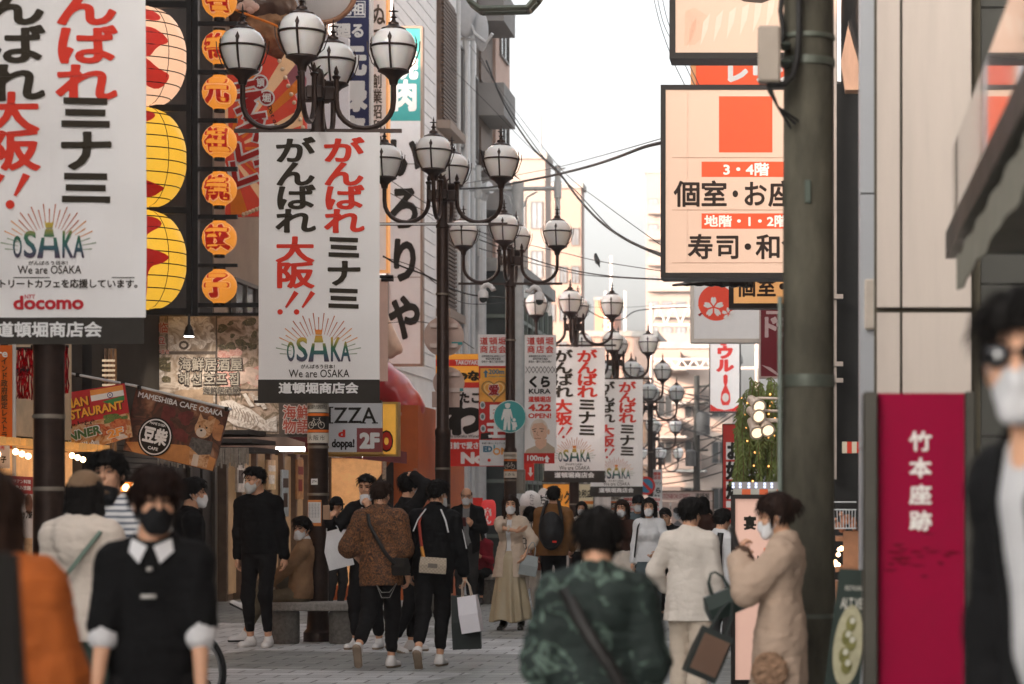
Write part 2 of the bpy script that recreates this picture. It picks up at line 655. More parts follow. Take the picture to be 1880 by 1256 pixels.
        q = np.concatenate(faces) if faces else np.zeros((0, 4), int)
        return pos, q[(q >= 0).all(1)]

def vmesh(name, vol, mat, parent, scale=1.0, slots=None, extra=None):
    v, q = vol.mesh()
    nv = len(v)
    me = bpy.data.meshes.new(name)
    v = v * scale
    if extra:
        ev = np.array([tuple(p) for p in extra.v]) * scale
        V = np.concatenate([v, ev])
    else:
        V = v
    me.from_pydata(V.tolist(), [], q.tolist() + ([tuple(i + nv for i in f_) for f_ in extra.f] if extra else []))
    for m_ in (mat if isinstance(mat, (list, tuple)) else [mat]):
        me.materials.append(m_)
    if slots is not None and len(q):
        c = v[q].mean(1) / scale
        mi = np.zeros(len(me.polygons), dtype=np.int32)
        mi[:len(q)] = slots(c)
        me.polygons.foreach_set('material_index', mi)
    me.polygons.foreach_set('use_smooth', [True] * len(me.polygons))
    me.update()
    o = bpy.data.objects.new(name, me)
    COL.objects.link(o)
    o.parent = parent
    return o

def ik(a, t, l1, l2, hint):
    a, t = Vector(a), Vector(t)
    d = t - a
    L = min(d.length, (l1 + l2) * 0.998)
    u = d.normalized()
    t = a + u * L
    x = (l1 * l1 - l2 * l2 + L * L) / (2 * L)
    h = math.sqrt(max(0, l1 * l1 - x * x))
    hv = Vector(hint)
    hv = (hv - u * hv.dot(u))
    hv = hv.normalized() if hv.length > 1e-6 else Vector((0, -1, 0))
    return a + u * x + hv * h, t

SKIN = M('skin', 'c99b7e', .5, var=.06, scale=14, sub=.08, bump=.06, bscale=60)
SKIN2 = M('skin_warm', 'b98565', .5, var=.06, scale=14, sub=.08, bump=.06, bscale=60)
HAIRB = M('hair_black', (.008, .007, .0065), .68, var=.5, scale=40, stretch=(1, 1, .12), bump=.5, bscale=90)
HAIRD = M('hair_brown', (.024, .013, .009), .68, var=.45, scale=40, stretch=(1, 1, .12), bump=.5, bscale=90)
MASKW = M('mask_white', (.64, .64, .65), .8, var=.03, bump=.15, bscale=40)
MASKG = M('mask_grey', (.50, .51, .50), .8, var=.03, bump=.15, bscale=40)
MASKK = M('mask_black', (.012, .012, .013), .7, var=.1, bump=.15, bscale=40)
EYE = M('eye_dark', (.012, .009, .008), .25, var=0)
def cloth(key, col, rough=.85, **kw):
    kw.setdefault('var', .14); kw.setdefault('scale', 9); kw.setdefault('bump', .35); kw.setdefault('bscale', 26)
    return M(key, col, rough, **kw)

class Fig:
    def __init__(s, label, x, Y, H, yaw, sex='m', z=0.0, pose=None, skin=None, res=.009, category='person', group=None, build=1.0):
        p = dict(hl=(-.235, .03, .80), hr=(.235, .03, .80), el=(-.4, -1, 0), er=(.4, -1, 0), fl=(-.10, 0, 0, 8, 0), fr=(.10, 0, 0, -8, 0),
                 kl=(0, 1, 0), kr=(0, 1, 0), pz=.935, px=0.0, py=0.0, lean=(0, 0), twist=0, head=(0, 0, 0), curl=.45, nl=(1, 0, 0), nr=(-1, 0, 0), dl=None, dr=None)
        p.update(pose or {})
        s.p, s.sex, s.res, s.k, s.build = p, sex, res, H / 1.75, build
        s.root = thing('person', label, category, (x, Y, z), group)
        s.root.rotation_euler.z = R(yaw)
        s.skin = skin or SKIN
        s.legk = p.get('legk', 1.0)
        s.X0, s.Y0, s.yaw, s.zb = x, Y, yaw, z
        w_ = (.186 if sex == 'm' else .162) * build
        s.pel = Vector((p['px'], p['py'], p['pz']))
        s.RU = Matrix.Rotation(R(-p['lean'][0]), 3, 'X') @ Matrix.Rotation(R(p['lean'][1]), 3, 'Y') @ Matrix.Rotation(R(p['twist']), 3, 'Z')
        s.J = {}
        s.J['sl'], s.J['sr'] = s.U(-w_ + .015, -.005, .468), s.U(w_ - .015, -.005, .468)
        for sd_ in 'lr':
            s.J['e' + sd_], s.J['h' + sd_] = ik(s.J['s' + sd_], p['h' + sd_], .285, .245, p['e' + sd_])
            f_ = p['f' + sd_]
            fx = -.088 if sd_ == 'l' else .088
            hip = s.pel + Vector((fx, 0, -.02))
            s.J['hip' + sd_] = hip
            s.J['k' + sd_], s.J['a' + sd_] = ik(hip, (f_[0], f_[1] - .03 * math.cos(R(f_[4])), f_[2] + .085), .422, .422, p['k' + sd_])
            s.J['R' + sd_] = Matrix.Rotation(R(f_[3]), 3, 'Z') @ Matrix.Rotation(R(-f_[4]), 3, 'X')
        hy, hp, hr_ = p['head']
        s.RH = s.RU @ Matrix.Rotation(R(hy), 3, 'Z') @ Matrix.Rotation(R(-hp), 3, 'X') @ Matrix.Rotation(R(hr_), 3, 'Y')
        s.hc = s.U(0, .012, .575) + s.RH @ Vector((0, .012, .13))
        pts = [s.J[k] for k in s.J if not k.startswith('R')] + [s.hc, s.pel]
        s.lo = Vector([min(q[i] for q in pts) - .22 for i in range(3)])
        s.hi = Vector([max(q[i] for q in pts) + .22 for i in range(3)])
        s.lo.z = min(s.lo.z, -.02)
    def U(s, x, y, z):
        """a point of the upper body, measured from the pelvis"""
        return s.pel + s.RU @ Vector((x, y, z))
    def Hd(s, x, y, z):
        return s.hc + s.RH @ Vector((x, y, z))
    def fw(s):
        return s.RU @ Vector((0, 1, 0))
    def world(s, v):
        q = Matrix.Rotation(R(s.yaw), 3, 'Z') @ (Vector(v) * s.k)
        return Vector((s.X0, s.Y0, s.zb)) + q
    def torso(s, V, o, k=.05, hem=None):
        m_ = s.sex == 'm'
        b = s.build
        ch, wa, hp = ((.150, .135, .150) if m_ else (.130, .112, .152))
        f_ = s.fw()
        V.cone(s.U(0, 0, .40), s.U(0, .01, .16), ch * b + o, wa * b + o, .66, k, f_)
        V.cone(s.U(0, .01, .16), s.U(0, 0, .0), wa * b + o, hp * b + o, .70, k, f_)
        V.cone(s.J['sl'], s.J['sr'], .046 + o * .8, .046 + o * .8, .95, k, f_)
        for q in ('sl', 'sr'):
            V.cone(s.U(0, -.012, .545), s.J[q].lerp(s.U(0, 0, .5), .12), .050 + o * .5, .040 + o * .7, .95, k, f_)
        V.cone(s.U(0, -.01, .46), s.U(0, -.005, .54), .095 + o, .058 + o * .5, .8, k, f_)
        if not m_:
            for q in (-1, 1):
                V.ell(s.U(q * .068, .075, .33), (.062 + o * .6,) * 3, .05)
    def arm(s, V, sd_, o, t0=0.0, t1=2.0, k=.025):
        a, e, h_ = s.J['s' + sd_], s.J['e' + sd_], s.J['h' + sd_]
        sc_ = .92 if s.sex != 'm' else 1.0
        if t1 <= 1:
            V.cone(a, a.lerp(e, t1), .05 * sc_ + o, .041 * sc_ + o * 1.15, k=k)
        else:
            V.cone(a, e, .05 * sc_ + o, .040 * sc_ + o, k=k)
            V.cone(e, e.lerp(h_, t1 - 1), .040 * sc_ + o, (.040 - .013 * (t1 - 1)) * sc_ + o, k=k)
    def hand(s, V, sd_):
        e, h_ = s.J['e' + sd_], s.J['h' + sd_]
        d = Vector(s.p['d' + sd_]) if s.p['d' + sd_] else (h_ - e)
        d.normalize()
        n = Vector(s.p['n' + sd_])
        n = (n - d * n.dot(d)).normalized()
        t = d.cross(n) * (1 if sd_ == 'r' else -1)
        c = s.p['curl'] if not isinstance(s.p['curl'], dict) else s.p['curl'][sd_]
        q = .95 if s.sex == 'm' else .88
        at = lambda u, v_, w_: h_ + (d * u + t * v_ + n * w_) * q
        V.cone(at(-.015, 0, 0), at(.075, .020, 0), .024 * q, .019 * q, k=.012)
        V.cone(at(.0, 0, 0), at(.078, -.004, 0), .025 * q, .018 * q, k=.012)
        V.cone(at(.0, 0, 0), at(.072, -.026, 0), .023 * q, .016 * q, k=.012)
        for i, (ly, l1, l2, l3) in enumerate(((.032, .042, .026, .021), (.011, .046, .030, .022), (-.010, .042, .028, .021), (-.030, .034, .021, .018))):
            A = at(.082 - abs(i - 1.2) * .006, ly, 0)
            ang = 0
            for j, L in enumerate((l1, l2, l3)):
                ang += c * (1.0, 1.25, .8)[j] * (1 + .08 * i)
                B = A + (d * math.cos(ang) + n * math.sin(ang)) * L * q
                V.cone(A, B, (.0098 - .0008 * j) * q, (.0090 - .0008 * j) * q, k=.004)
                A = B
        A = at(.015, .026, .006)
        B = at(.050, .052, .016 + .012 * c)
        V.cone(A, B, .014 * q, .011 * q, k=.012)
        V.cone(B, at(.082, .056 - .012 * c, .020 + .026 * c), .0108 * q, .0088 * q, k=.006)
    def body(s, eyes=True, brows=True, neck=True):
        V = Vol(s.lo, s.hi, s.res)
        s.torso(V, -.012)
        for sd_ in 'lr':
            s.arm(V, sd_, -.005, k=.03)
            s.hand(V, sd_)
            hip, kn, an = s.J['hip' + sd_], s.J['k' + sd_], s.J['a' + sd_]
            V.cone(hip, kn, .078 * s.legk, .050 * s.legk, k=.03)
            V.cone(kn, an, .050 * s.legk, .034, k=.02)
            Rf = s.J['R' + sd_]
            V.cone(an + Rf @ Vector((0, -.01, -.04)), an + Rf @ Vector((0, .13, -.06)), .034, .024, k=.02)
        m_ = s.sex == 'm'
        V.cone(s.U(0, -.012, .50), s.Hd(0, -.02, -.05), .058 if m_ else .049, .054 if m_ else .045, k=.03)
        Rt = [list(r) for r in s.RH]
        E = lambda c, r, k=.015, op='+': V.ell(s.Hd(*c), r, k, op, Rt)
        E((0, -.012, .03), (.074, .092, .085))
        E((0, .022, -.042), (.057, .064, .068), .03)
        E((0, .052, -.092), (.030, .028, .022), .02)
        E((0, .066, .032), (.050, .022, .014), .02)
        for q in (-1, 1):
            E((q * .076, -.008, -.008), (.011, .020, .031), .006)
            E((q * .031, .098, .010), (.019, .016, .010), .012, '-')
            E((q * .036, .062, -.025), (.024, .022, .022), .02)
        V.cone(s.Hd(0, .086, .012), s.Hd(0, .104, -.020), .008, .0125, k=.012)
        E((0, .088, -.026), (.018, .012, .009), .008)
        E((0, .082, -.052), (.024, .011, .006), .006)
        E((0, .080, -.063), (.020, .011, .007), .006)
        o = vmesh('body', V, s.skin, s.root, s.k)
        if eyes:
            for q in (-1, 1):
                m = MB().ball(s.Hd(q * .031, .080, .009) * s.k, Vector((.0135, .0070, .0058)) * s.k, 12, 8, s.RH)
                m.build('eye', EYE, s.root, 180, at=None) if False else s._loose('eye', m, EYE)
        s.bodyobj = o
        return s
    def _loose(s, name, m, mat):
        me = bpy.data.meshes.new(name)
        me.from_pydata([tuple(v) for v in m.v], [], m.f)
        for mm in (mat if isinstance(mat, (list, tuple)) else [mat]):
            me.materials.append(mm)
        me.polygons.foreach_set('use_smooth', [True] * len(me.polygons))
        o = bpy.data.objects.new(name, me)
        COL.objects.link(o)
        o.parent = s.root
        return o
    def hair(s, mat=None, kind='short', zf=.052, zs=-.02, zb=-.075, vol=.014, L=.28, amp=.004, brows=True, under=False):
        mat = mat or HAIRB
        r = .25 + (L if kind in ('long', 'bob') else 0)
        V = Vol(s.hc - Vector((r, r, r)), s.hc + Vector((.2, .25, .2)), min(s.res, .007))
        Rt = [list(q) for q in s.RH]
        V.ell(s.Hd(0, -.016, .036), (.076 + vol, .096 + vol, .088 + vol), .02, '+', Rt)
        if kind == 'short':
            V.ell(s.Hd(0, .03, .085), (.065 + vol, .062, .035 + vol), .03, '+', Rt)
        RT = np.array(Rt)
        hc = np.array(s.hc)
        def keep(X, Y, Z):
            u = [X - hc[0], Y - hc[1], Z - hc[2]]
            x = RT[0][0] * u[0] + RT[1][0] * u[1] + RT[2][0] * u[2]
            y = RT[0][1] * u[0] + RT[1][1] * u[1] + RT[2][1] * u[2]
            z = RT[0][2] * u[0] + RT[1][2] * u[1] + RT[2][2] * u[2]
            g = np.interp(y, [-.11, -.06, -.012, .03, .055, .075, .12], [zb, zb, zs - .012, zs + .02, zf - .012, zf, zf + .012])
            g = g + .006 * np.sin(x * 190 + 1) + .004 * np.sin(x * 410)
            return np.maximum((g - z) * .8, (z - .03) if under else -9)
        V.cut(keep)
        if kind in ('long', 'bob'):
            for (x0, y0, x1, y1, ra, rb) in ((0, -.055, 0, -.075, .082, .075), (-.062, -.03, -.078, -.03, .045, .040), (.062, -.03, .078, -.03, .045, .040), (-.072, .015, -.082, .03, .020, .016), (.072, .015, .082, .03, .020, .016)):
                V.cone(s.Hd(x0, y0, .03), s.Hd(x1, y1, .0) + Vector((0, 0, -L)), ra, rb, .62, .03, s.RH @ Vector((0, 1, 0)))
        if kind == 'bun':
            V.ell(s.Hd(0, -.125, .03), (.048, .045, .045), .02, '+', Rt)
            V.cone(s.Hd(.07, .02, .02), s.Hd(.076, .03, -.06), .010, .006, k=.01)
            V.cone(s.Hd(-.07, .02, .02), s.Hd(-.076, .03, -.06), .010, .006, k=.01)
        V.rough(amp, .035, 3)
        V.rough(amp * .6, .014, 5)
        ex = MB()
        if brows:
            for q in (-1, 1):
                ex.tube([s.Hd(q * .014, .090, .028), s.Hd(q * .032, .091, .034), s.Hd(q * .050, .078, .030)], [.0035, .0045, .0025], 6)
        o = vmesh('hair', V, mat, s.root, s.k)
        n_ = 420 if s.res < .0082 else 200 if s.res < .0105 else 0
        if n_ and not under:
            rs = np.random.RandomState(int(abs(s.X0 * 100)) % 1000)
            pv = np.array([x.co[:] for x in o.data.vertices]) / s.k
            crown = s.Hd(0, -.035, .12)
            for q in rs.choice(len(pv), min(n_, len(pv)), False):
                p = Vector(pv[q])
                n = (p - s.hc).normalized()
                t = (p - crown) + Vector(rs.normal(size=3)) * .035 + Vector((0, 0, -.05 if kind == 'short' else -.16))
                t = (t - n * t.dot(n)).normalized()
                l = rs.uniform(.022, .052) * (1.4 if kind in ('long', 'bob') else 1)
                lift = rs.uniform(.001, .0055)
                ex.tube([p - n * .003, p + t * l * .35 + n * lift, p + t * l * .7 + n * lift * .8, p + t * l + n * lift * .2 - Vector((0, 0, l * .12))], [.0034, .0030, .0020, .0004], 3, False)
        if ex.v:
            vs, f0 = [tuple(Vector(q) * s.k) for q in ex.v], len(o.data.vertices)
            me = bpy.data.meshes.new('hair')
            me.from_pydata([x.co[:] for x in o.data.vertices] + vs, [], [tuple(x.vertices) for x in o.data.polygons] + [tuple(i + f0 for i in f_) for f_ in ex.f])
            me.materials.append(mat)
            me.polygons.foreach_set('use_smooth', [True] * len(me.polygons))
            o.data = me
        return s
    def cap(s, mat, back=True, brim=None):
        V = Vol(s.hc - Vector((.24,) * 3), s.hc + Vector((.24,) * 3), min(s.res, .007))
        Rt = [list(q) for q in s.RH]
        V.ell(s.Hd(0, -.014, .040), (.094, .112, .096), .02, '+', Rt)
        n = s.RH @ Vector((0, -.12, -1))
        c = s.Hd(0, 0, .012)
        V.cut(lambda X, Y, Z: (X - c.x) * n.x + (Y - c.y) * n.y + (Z - c.z) * n.z)
        if brim is None:
            V.ell(s.Hd(0, .12, .035), (.072, .085, .010), .012, '+', Rt)
        V.rough(.002, .03, 9)
        vmesh('cap', V, mat, s.root, s.k)
        return s
    def mask(s, mat=None, drop=0.0):
        V = Vol(s.hc - Vector((.2,) * 3), s.hc + Vector((.2,) * 3), min(s.res, .006))
        Rt = [list(q) for q in s.RH]
        V.ell(s.Hd(0, .030, -.050 - drop), (.065, .074, .066), .01, '+', Rt)
        if drop < .02:
            V.cone(s.Hd(0, .092, -.005), s.Hd(0, .104, -.05), .013, .016, k=.03)
        V.cone(s.Hd(-.02, .080, -.095 - drop), s.Hd(.02, .080, -.095 - drop), .028, .028, k=.03)
        RT = np.array(Rt)
        hc = np.array(s.hc)
        def keep(X, Y, Z):
            u = [X - hc[0], Y - hc[1], Z - hc[2]]
            x = RT[0][0] * u[0] + RT[1][0] * u[1] + RT[2][0] * u[2]
            y = RT[0][1] * u[0] + RT[1][1] * u[1] + RT[2][1] * u[2]
            z = RT[0][2] * u[0] + RT[1][2] * u[1] + RT[2][2] * u[2]
            return np.maximum(.024 - y + .25 * np.abs(z + .055), z + .006 + .35 * np.abs(x) - drop * -1)
        V.cut(keep)
        V.rough(.0015, .03, 4)
        ex = MB()
        for q in (-1, 1):
            ex.tube([s.Hd(q * .058, .052, -.026 - drop), s.Hd(q * .074, .02, -.006), s.Hd(q * .084, -.018, .012), s.Hd(q * .083, -.030, -.01), s.Hd(q * .072, .01, -.05), s.Hd(q * .058, .040, -.082 - drop)], .0022, 5)
        vmesh('mask', V, mat or MASKW, s.root, s.k, extra=ex)
        return s
    def top(s, mat, hem=-.03, o=.022, sleeve=1.92, so=None, flare=0.0, open_=None, hood=None, collar=None, fold=.006, name='top', collar_name='collar', k=.045, slit=None, seed=1, sides='lr', slots=None, neck=0.0):
        lo, hi = s.lo.copy(), s.hi.copy()
        lo.z = min(lo.z, s.pel.z + hem - .1)
        V = Vol(lo, hi, s.res)
        s.torso(V, o, k)
        f_ = s.fw()
        if hem < -.02:
            hp = (.150 if s.sex == 'm' else .152) * s.build
            V.cone(s.U(0, 0, .06), s.U(0, 0, hem - .05), hp + o, hp + o + flare, .72, k, f_, pleat=(7, .012) if flare > .03 else None)
        for sd_ in sides:
            s.arm(V, sd_, (so if so is not None else o * .75), 0, sleeve, k=.04)
        if hood:
            V.cone(s.U(-.075, -.075, .50), s.U(.075, -.075, .50), .058, .058, k=.04)
            V.cone(s.U(-.09, -.03, .53), s.U(.09, -.03, .53), .046, .046, k=.04)
            V.ell(s.U(0, -.105, .42), (.11, .045, .09), .04)
        V.rough(fold, .17, seed, fold * .40)
        V.rough(fold * .5, .07, seed + 20, fold * .25)
        n = s.RU @ Vector((0, 0, 1))
        c = s.U(0, 0, hem)
        near = np.array([s.J['sl'], s.J['sr'], s.J['el'], s.J['er'], s.J['hl'], s.J['hr']])
        def hemcut(X, Y, Z):
            d = -((X - c.x) * n.x + (Y - c.y) * n.y + (Z - c.z) * n.z)
            # the hem trims the trunk only, never a sleeve that hangs beside it
            dd = np.full(np.broadcast(X, Y, Z).shape, 9.0)
            for sd_ in sides:
                for a, b in ((s.J['s' + sd_], s.J['e' + sd_]), (s.J['e' + sd_], s.J['h' + sd_])):
                    ba = np.array(b - a)
                    q0, q1, q2 = X - a.x, Y - a.y, Z - a.z
                    t = np.clip((q0 * ba[0] + q1 * ba[1] + q2 * ba[2]) / (ba @ ba), 0, 1)
                    dd = np.minimum(dd, np.sqrt((q0 - t * ba[0]) ** 2 + (q1 - t * ba[1]) ** 2 + (q2 - t * ba[2]) ** 2))
            return np.minimum(d, dd - .075)
        V.cut(hemcut)
        # neck opening
        V.cone(s.U(0, .0, .545 - neck), s.U(0, .03, .70), .060, .075, 1, .01, op='-')
        if open_:
            a_, b_ = open_
            Ri = np.array([list(q) for q in s.RU])
            pe = np.array(s.pel)
            def slab(X, Y, Z):
                u = [X - pe[0], Y - pe[1], Z - pe[2]]
                x = Ri[0][0] * u[0] + Ri[1][0] * u[1] + Ri[2][0] * u[2]
                y = Ri[0][1] * u[0] + Ri[1][1] * u[1] + Ri[2][1] * u[2]
                z = Ri[0][2] * u[0] + Ri[1][2] * u[1] + Ri[2][2] * u[2]
                wdt = np.interp(z, [-.9, 0, .15, .5, .6], [b_ * 1.4, b_, a_ * .8, a_, a_])
                return -np.maximum(np.abs(x) - wdt, .0 - y)
            V.cut(slab)
        vmesh(name, V, mat, s.root, s.k, slots=slots)
        if collar:
            Vc = Vol(s.U(-.2, -.2, .4), s.U(.2, .2, .7), min(s.res, .008))
            Vc.cone(s.U(0, -.014, .53), s.U(0, -.006, .585), .082, .070, .9, .01, f_)
            Vc.cone(s.U(0, -.004, .5), s.U(0, .03, .70), .052, .066, 1, .006, op='-')
            vmesh(collar_name, Vc, collar, s.root, s.k)
        return s
    def shirt(s, mat, hem=.0, o=.008, name='shirt', sleeve=0, **kw):
        V = Vol(s.lo, s.hi, s.res)
        s.torso(V, o, .045)
        V.rough(.003, .12, 8)
        n = s.RU @ Vector((0, 0, 1))
        c = s.U(0, 0, hem)
        V.cut(lambda X, Y, Z: -((X - c.x) * n.x + (Y - c.y) * n.y + (Z - c.z) * n.z))
        V.cone(s.U(0, .01, .53), s.U(0, .05, .70), .056, .08, 1, .01, op='-')
        vmesh(name, V, mat, s.root, s.k)
        return s
    def trousers(s, mat, fit=1.0, ankle=.10, cuff=1.0, waist=.05, fold=.005, name='trousers', seed=4, slots=None):
        lo = s.lo.copy()
        V = Vol(lo, (s.hi.x, s.hi.y, s.pel.z + .25), s.res)
        hp = (.150 if s.sex == 'm' else .152) * s.build
        V.cone(s.U(0, 0, waist), s.pel + Vector((0, 0, -.03)), hp - .008, hp + .004, .72, .03, s.fw())
        for sd_ in 'lr':
            hip, kn, an = s.J['hip' + sd_], s.J['k' + sd_], s.J['a' + sd_]
            V.cone(hip, kn, .092 * (.6 + .4 * fit), .066 * fit, k=.03)
            e = kn.lerp(an, 1 - ankle / .43)
            V.cone(kn, e, .066 * fit, .050 * fit * cuff, k=.03)
        V.rough(fold, .14, seed, fold * .7)
        V.rough(fold * .5, .06, seed + 30, fold * .5)
        vmesh(name, V, mat, s.root, s.k, slots=slots)
        return s
    def skirt(s, mat, z1=.12, r1=.24, waist=.10, n=11, name='skirt'):
        V = Vol((s.lo.x - .2, s.lo.y - .2, -.02), (s.hi.x + .2, s.hi.y + .2, s.pel.z + .25), s.res)
        V.cone(s.U(0, 0, waist), s.pel + Vector((0, 0, -.05)), .125, .165, .74, .03, s.fw())
        V.cone(s.pel + Vector((0, 0, -.03)), Vector((s.pel.x, s.pel.y - .02, z1 + .0)), .165, r1, .92, .04, (0, 1, 0), pleat=(n, .030))
        V.rough(.004, .12, 6)
        V.cut(lambda X, Y, Z: (z1 + .02 * np.sin(X * 20) - Z) + 0 * Y)
        vmesh(name, V, mat, s.root, s.k)
        return s
    def shoes(s, mat, sole=None, heel=False, size=1.0):
        sole = sole or mat
        for sd_ in 'lr':
            an, Rf = s.J['a' + sd_], s.J['R' + sd_]
            V = Vol(an - Vector((.26,) * 3), an + Vector((.26,) * 3), min(s.res, .008))
            q = lambda x, y, z: an + Rf @ (Vector((x, y, z)) * size)
            V.cone(q(0, -.02, -.03), q(0, .035, -.035), .043 * size, .040 * size, k=.02)
            V.cone(q(0, -.03, -.055), q(0, .15, -.062), .038 * size, .040 * size, k=.03)
            V.cone(q(0, 0, -.02), q(0, 0, .012), .041 * size, .040 * size, k=.02)
            nn = Rf @ Vector((0, 0, 1))
            c = q(0, 0, -.088)
            V.cut(lambda X, Y, Z: -((X - c.x) * nn.x + (Y - c.y) * nn.y + (Z - c.z) * nn.z))
            c2 = q(0, 0, -.064)
            nv = np.array(nn)
            cv = np.array(c2)
            vmesh('shoe', V, [mat, sole], s.root, s.k, slots=lambda ctr: (((ctr - cv) @ nv) < 0).astype(np.int32))
        return s
    def strap(s, pts, w_, mat, name='strap'):
        """a flat band over the clothes; pts in the figure's own metres"""
        m = MB()
        pts = [Vector(p) * s.k for p in pts]
        ctr = s.U(0, 0, .3) * s.k
        vs = []
        for i, p in enumerate(pts):
            t = (pts[min(i + 1, len(pts) - 1)] - pts[max(i - 1, 0)]).normalized()
            out = (p - ctr)
            out = (out - t * out.dot(t)).normalized()
            sd_ = t.cross(out) * w_ / 2
            vs += [p - sd_, p + sd_, p + sd_ + out * .008, p - sd_ + out * .008]
        fs = []
        for i in range(len(pts) - 1):
            for k in range(4):
                fs.append((i * 4 + k, i * 4 + (k + 1) % 4, i * 4 + 4 + (k + 1) % 4, i * 4 + 4 + k))
        m.add(vs, fs)
        s._loose(name, m, mat)
        return s
# ------------------------------------------------------------------ ground
def paving():
    m = bpy.data.materials.new('stone_paving')
    m.use_nodes = True
    n = m.node_tree
    b = n.nodes['Principled BSDF']
    tc = n.nodes.new('ShaderNodeTexCoord')
    br = n.nodes.new('ShaderNodeTexBrick')
    br.inputs['Scale'].default_value = 1.0
    br.inputs['Brick Width'].default_value = 0.45
    br.inputs['Row Height'].default_value = 0.30
    br.inputs['Mortar Size'].default_value = 0.012
    br.inputs['Color1'].default_value = (.50, .52, .53, 1)
    br.inputs['Color2'].default_value = (.68, .70, .71, 1)
    br.inputs['Mortar'].default_value = (.13, .13, .13, 1)
    n.links.new(tc.outputs['Object'], br.inputs['Vector'])
    # darker granite fields laid among the pale ones, edges skewed to the street
    mp = n.nodes.new('ShaderNodeMapping')
    mp.inputs['Rotation'].default_value = (0, 0, R(14))
    mp.inputs['Location'].default_value = (1.2, .6, 0)
    n.links.new(tc.outputs['Object'], mp.inputs[0])
    ck = n.nodes.new('ShaderNodeTexBrick')
    ck.inputs['Scale'].default_value = 1.0
    ck.inputs['Brick Width'].default_value = 7.0
    ck.inputs['Row Height'].default_value = 2.6
    ck.inputs['Mortar Size'].default_value = 0.0
    ck.inputs['Color1'].default_value = (.30, .30, .30, 1)
    ck.inputs['Color2'].default_value = (1, 1, 1, 1)
    ck.inputs['Bias'].default_value = 0.0
    n.links.new(mp.outputs[0], ck.inputs['Vector'])
    cr = n.nodes.new('ShaderNodeValToRGB')
    cr.color_ramp.interpolation = 'CONSTANT'
    cr.color_ramp.elements[0].color = (.50, .51, .48, 1)
    cr.color_ramp.elements[1].color = (1, 1, 1, 1)
    cr.color_ramp.elements[1].position = .6
    n.links.new(ck.outputs['Color'], cr.inputs[0])
    mx = n.nodes.new('ShaderNodeMixRGB')
    mx.blend_type = 'MULTIPLY'
    mx.inputs[0].default_value = 1
    n.links.new(br.outputs['Color'], mx.inputs[1])
    n.links.new(cr.outputs[0], mx.inputs[2])
    no = n.nodes.new('ShaderNodeTexNoise')
    no.inputs['Scale'].default_value = 1.6
    no.inputs['Detail'].default_value = 8
    n.links.new(tc.outputs['Object'], no.inputs['Vector'])
    c2 = n.nodes.new('ShaderNodeValToRGB')
    c2.color_ramp.elements[0].position, c2.color_ramp.elements[1].position = .35, .7
    c2.color_ramp.elements[0].color = (.68, .68, .68, 1)
    c2.color_ramp.elements[1].color = (1, 1, 1, 1)
    n.links.new(no.outputs['Fac'], c2.inputs[0])
    m2 = n.nodes.new('ShaderNodeMixRGB')
    m2.blend_type = 'MULTIPLY'
    m2.inputs[0].default_value = 1
    n.links.new(mx.outputs[0], m2.inputs[1])
    n.links.new(c2.outputs[0], m2.inputs[2])
    n.links.new(m2.outputs[0], b.inputs['Base Color'])
    b.inputs['Roughness'].default_value = .55
    bp = n.nodes.new('ShaderNodeBump')
    bp.inputs['Strength'].default_value = .35
    bp.inputs['Distance'].default_value = .01
    n.links.new(br.outputs['Fac'], bp.inputs['Height'])
    bp.invert = True
    n.links.new(bp.outputs[0], b.inputs['Normal'])
    return m
g = MB()
ys = [-80, 0, 10, 20, 30, 38] + list(range(46, 120, 8)) + [160, 260, 330]
for a, b_ in zip(ys[:-1], ys[1:]):
    za, zb = max(gz(a), -4), max(gz(b_), -4)
    g.quad((-14, a, za), (8, a, za), (8, b_, zb), (-14, b_, zb))
tag(g.build('street', paving(), at=(0, 0, 0)), kind='structure')
g = MB()
for a, b_ in zip(ys[:-1], ys[1:]):
    za, zb = max(gz(a), -4) - .02, max(gz(b_), -4) - .02
    g.quad((-150, a, za), (-14, a, za), (-14, b_, zb), (-150, b_, zb))
    g.quad((8, a, za), (150, a, za), (150, b_, zb), (8, b_, zb))
tag(g.build('ground', M('asphalt', (.07, .07, .07), .9, var=.25, scale=2), at=(0, 0, 0)), kind='structure')

# ------------------------------------------------------------------ shared materials
BLACKM = M('black_metal', (.018, .016, .015), .45, .6, var=.25)
BROWNM = M('brown_metal', (.040, .023, .017), .42, .5, var=.3, scale=14)
GREYM = M('grey_metal', (.30, .31, .31), .45, .6, var=.15)
LGREY = M('pale_metal', (.55, .56, .56), .5, .2, var=.08)
WHITE = M('white_panel', (.74, .74, .74), .55, var=.05, scale=3)
GLASSD = M('dark_glass', (.03, .036, .038), .08, 0, var=.4, scale=1.5, coat=.4)
GLASSL = M('pale_glass', (.20, .23, .25), .10, 0, var=.3, scale=1.0, coat=.4)
FRAMEM = M('window_frame', (.16, .15, .14), .5, .4)
INK = M('ink_black', (.020, .018, .014), .75, var=.1)
RED = M('print_red', (.62, .030, .018), .6, var=.06)
DRED = M('print_dark_red', (.30, .012, .018), .6, var=.08)
PWHITE = M('print_white', (.78, .78, .77), .6, var=.03)
ORANGE = M('print_orange', (.80, .22, .02), .55, var=.06)
YELLOW = M('print_yellow', (.85, .45, .03), .55, var=.06)
GREEN = M('print_green', (.06, .16, .05), .6, var=.08)
TEAL = M('print_teal', (.045, .30, .30), .55, var=.06)
BLUE = M('print_blue', (.05, .16, .24), .55, var=.06)
NAVY = M('print_navy', (.022, .026, .095), .55, var=.1)
CREAM = M('print_cream', (.75, .52, .33), .6, var=.06)
BROWN = M('print_brown', (.10, .045, .022), .6, var=.2)
